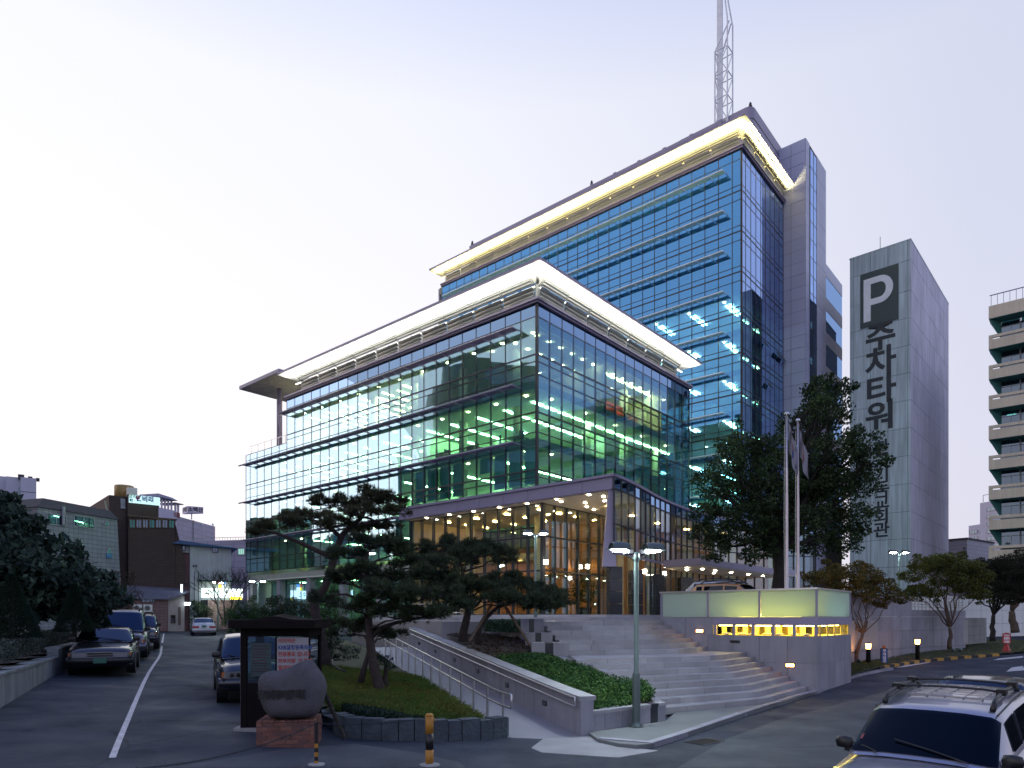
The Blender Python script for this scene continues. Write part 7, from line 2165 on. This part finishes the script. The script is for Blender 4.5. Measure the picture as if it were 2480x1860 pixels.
b3_ = Vector((-4.85,7.4,.84))
chain('dark chain sagging from the striped post towards the lane', (top2,b3_), .20)
o = MB().lathe([(.14,-.04),(.13,.02),(.035,.04),(.03,.52)], (0,0,0), 10).build('chain_post', blackm); o.location = (b3_.x-.03,b3_.y,gz(b3_.x)); tag(o,'black post at the lane end of the sagging chain','post')
# hose in the grass
o = MB().tube([P(826,1602,18.6)-P(826,1602,18.6)]+[P(x,y,D)-P(826,1602,18.6) for x,y,D in ((806,1604,18.6),(809,1617,18.3),(822,1626,18.1),(838,1632,18.0))], .03, 7).build('hose', blackm, smooth=True); o.location = P(826,1602,18.6)+Vector((0,0,.06)); tag(o,'short black hose curled in the grass under the pines','hose')
# ================================================================== things seen through the glass
def office_chair(label, M, rz=0):
    t = thing('office_chair', label, 'chair', M, rz, 'office chairs behind the glass')
    MB().box(-.25,-.25,.43,.25,.25,.50).build('seat', blackm, t); MB().box(-.24,.20,.55,.24,.27,1.10).build('backrest', blackm, t)
    MB().tube([(0,0,.1),(0,0,.43)], .03, 6).build('post', steel, t)
    mb = MB()
    for k in range(5): mb.tube([(0,0,.12),(.28*math.cos(R(72*k)),.28*math.sin(R(72*k)),.06)], .02, 5)
    mb.build('foot', blackm, t)
def desk(label, M, rz=0):
    t = thing('office_desk', label, 'desk', M, rz, 'desks behind the glass')
    MB().box(-.8,-.4,.70,.8,.4,.74).build('top', woodm, t)
    for x in (-.75,.71): MB().box(x,-.38,0,x+.04,.38,.70).build('side_panel', woodm, t)
    MB().box(-.25,-.05,.74,.25,.0,1.15).build('monitor', blackm, t)
for i,(v_,u_,fl_) in enumerate(((1.2,2.2,2),(1.3,4.4,2),(1.2,14.5,2),(1.2,17.5,2),(1.3,3.2,0))):
    office_chair('dark office chair on the '+['third','third','third','third','first'][i]+' lit podium floor, '+['beside the corner','at the round table','second from the wall','under the tree reflection','near the corner'][i], B(v_,u_,fl[fl_]), BROT+i)
for i,(v_,u_,fl_) in enumerate(((1.6,7.5,2),(1.6,11.0,2),(1.7,19.5,2))):
    desk('office desk with a monitor on the third lit floor, '+['nearest the corner','middle one','farthest from the corner'][i], B(v_,u_,fl[fl_]), BROT)
tb = thing('round_table', 'round dark meeting table behind the podium corner glass', 'table', B(1.4,3.3,fl[2]))
MB().lathe([(.55,.68),(.55,.72)], (0,0,0), 18).build('top', blackm, tb); MB().lathe([(.28,0),(.05,.05),(.05,.68)], (0,0,0), 12).build('leg', blackm, tb)
random.seed(23)
plantm = leafmat('house_plant_leaf', (0.03,0.07,0.02), .4, .3)
nmz = ['first','second','third','fourth','fifth','sixth','seventh']
for i,u_ in enumerate((15.0,16.6,18.4,20.2,22.6,24.6,27.0)):
    t = thing('house_plant', f'potted house plant at the top-floor window, {nmz[i]} from the gym wall', 'plant', B(.75,u_,fl[3]), 0, 'plants at the top-floor windows')
    MB().lathe([(.14,0),(.18,.35)], (0,0,0), 10).build('pot', blackm, t); mb = MB()
    hh = random.uniform(.9,1.7)
    for k in range(26):
        a = random.uniform(0,6.28); l = random.uniform(.35,.65); p = Vector((0,0,.3+hh*random.random()*.7))
        d = Vector((math.cos(a),math.sin(a),random.uniform(.2,1))).normalized()*l; s_ = Vector((-math.sin(a),math.cos(a),0))*.05; q = len(mb.v)
        mb.v += [tuple(p),tuple(p+d*.5+s_+Vector((0,0,.05))),tuple(p+d-Vector((0,0,.1))),tuple(p+d*.5-s_+Vector((0,0,.05)))]; mb.f.append((q,q+1,q+2,q+3))
    mb.build('leaves', plantm, t)
for i,(v_,u_) in enumerate(((-5.4,-5.0),(-2.0,-5.2),(-1.0,-5.0))):
    t = thing('lobby_plant', 'tall potted plant behind the lobby glass, '+['nearest the glass corner','in the middle','beside the dark pylon'][i], 'plant', B(v_,u_,2.72), 0, 'plants in the lobby')
    MB().lathe([(.25,0),(.32,.5)], (0,0,0), 12).build('pot', blackm, t); mb = MB(); blob_leaves(mb, Vector((0,0,1.6)), .75, 420, .10, 1.2, .35); mb.build('leaves', plantm, t)
# exercise machines in the gym
gw_ = mat('gym_frame_white', (0.62,0.66,0.62), .4)
for i,(v_,u_) in enumerate(((1.3,1.2),(1.2,5.6),(1.2,7.6),(3.0,1.2),(4.6,1.2),(6.2,1.2),(7.8,1.2))):
    t = thing('exercise_machine', f'white framed exercise machine in the top-floor gym, {nmz[i]} of seven', 'gym machine', B(v_,u_,fl[3]), BROT+(0 if i < 3 else R(90)), 'gym machines')
    MB().box(-.75,-.3,0,.75,.3,.16).build('deck', blackm, t)
    for s in (-1,1): MB().tube([(.6,s*.3,.1),(.45,s*.3,1.25),(-.1,s*.3,1.05)], .04, 6).build('upright', gw_, t)
    MB().box(.35,-.3,1.2,.5,.3,1.45).build('console', gw_, t)
# plaza railing by the lobby and a railing wall behind the pines
pr = thing('plaza_railing', 'steel railing on the plaza edge behind the twin-trunk pine', 'railing', B(-9.5,4,2.4))
for k in range(8): 
    q = B(-9.5,-2+1.3*k,2.4); MB().tube([q,q+Vector((0,0,1.0))], .02, 6).build('post', steel, pr, world=True)
for z in (.25,.45,.65,.85,1.0): MB().tube([B(-9.5,-2,2.4+z),B(-9.5,7.1,2.4+z)], .018, 6).build('bar', steel, pr, world=True)
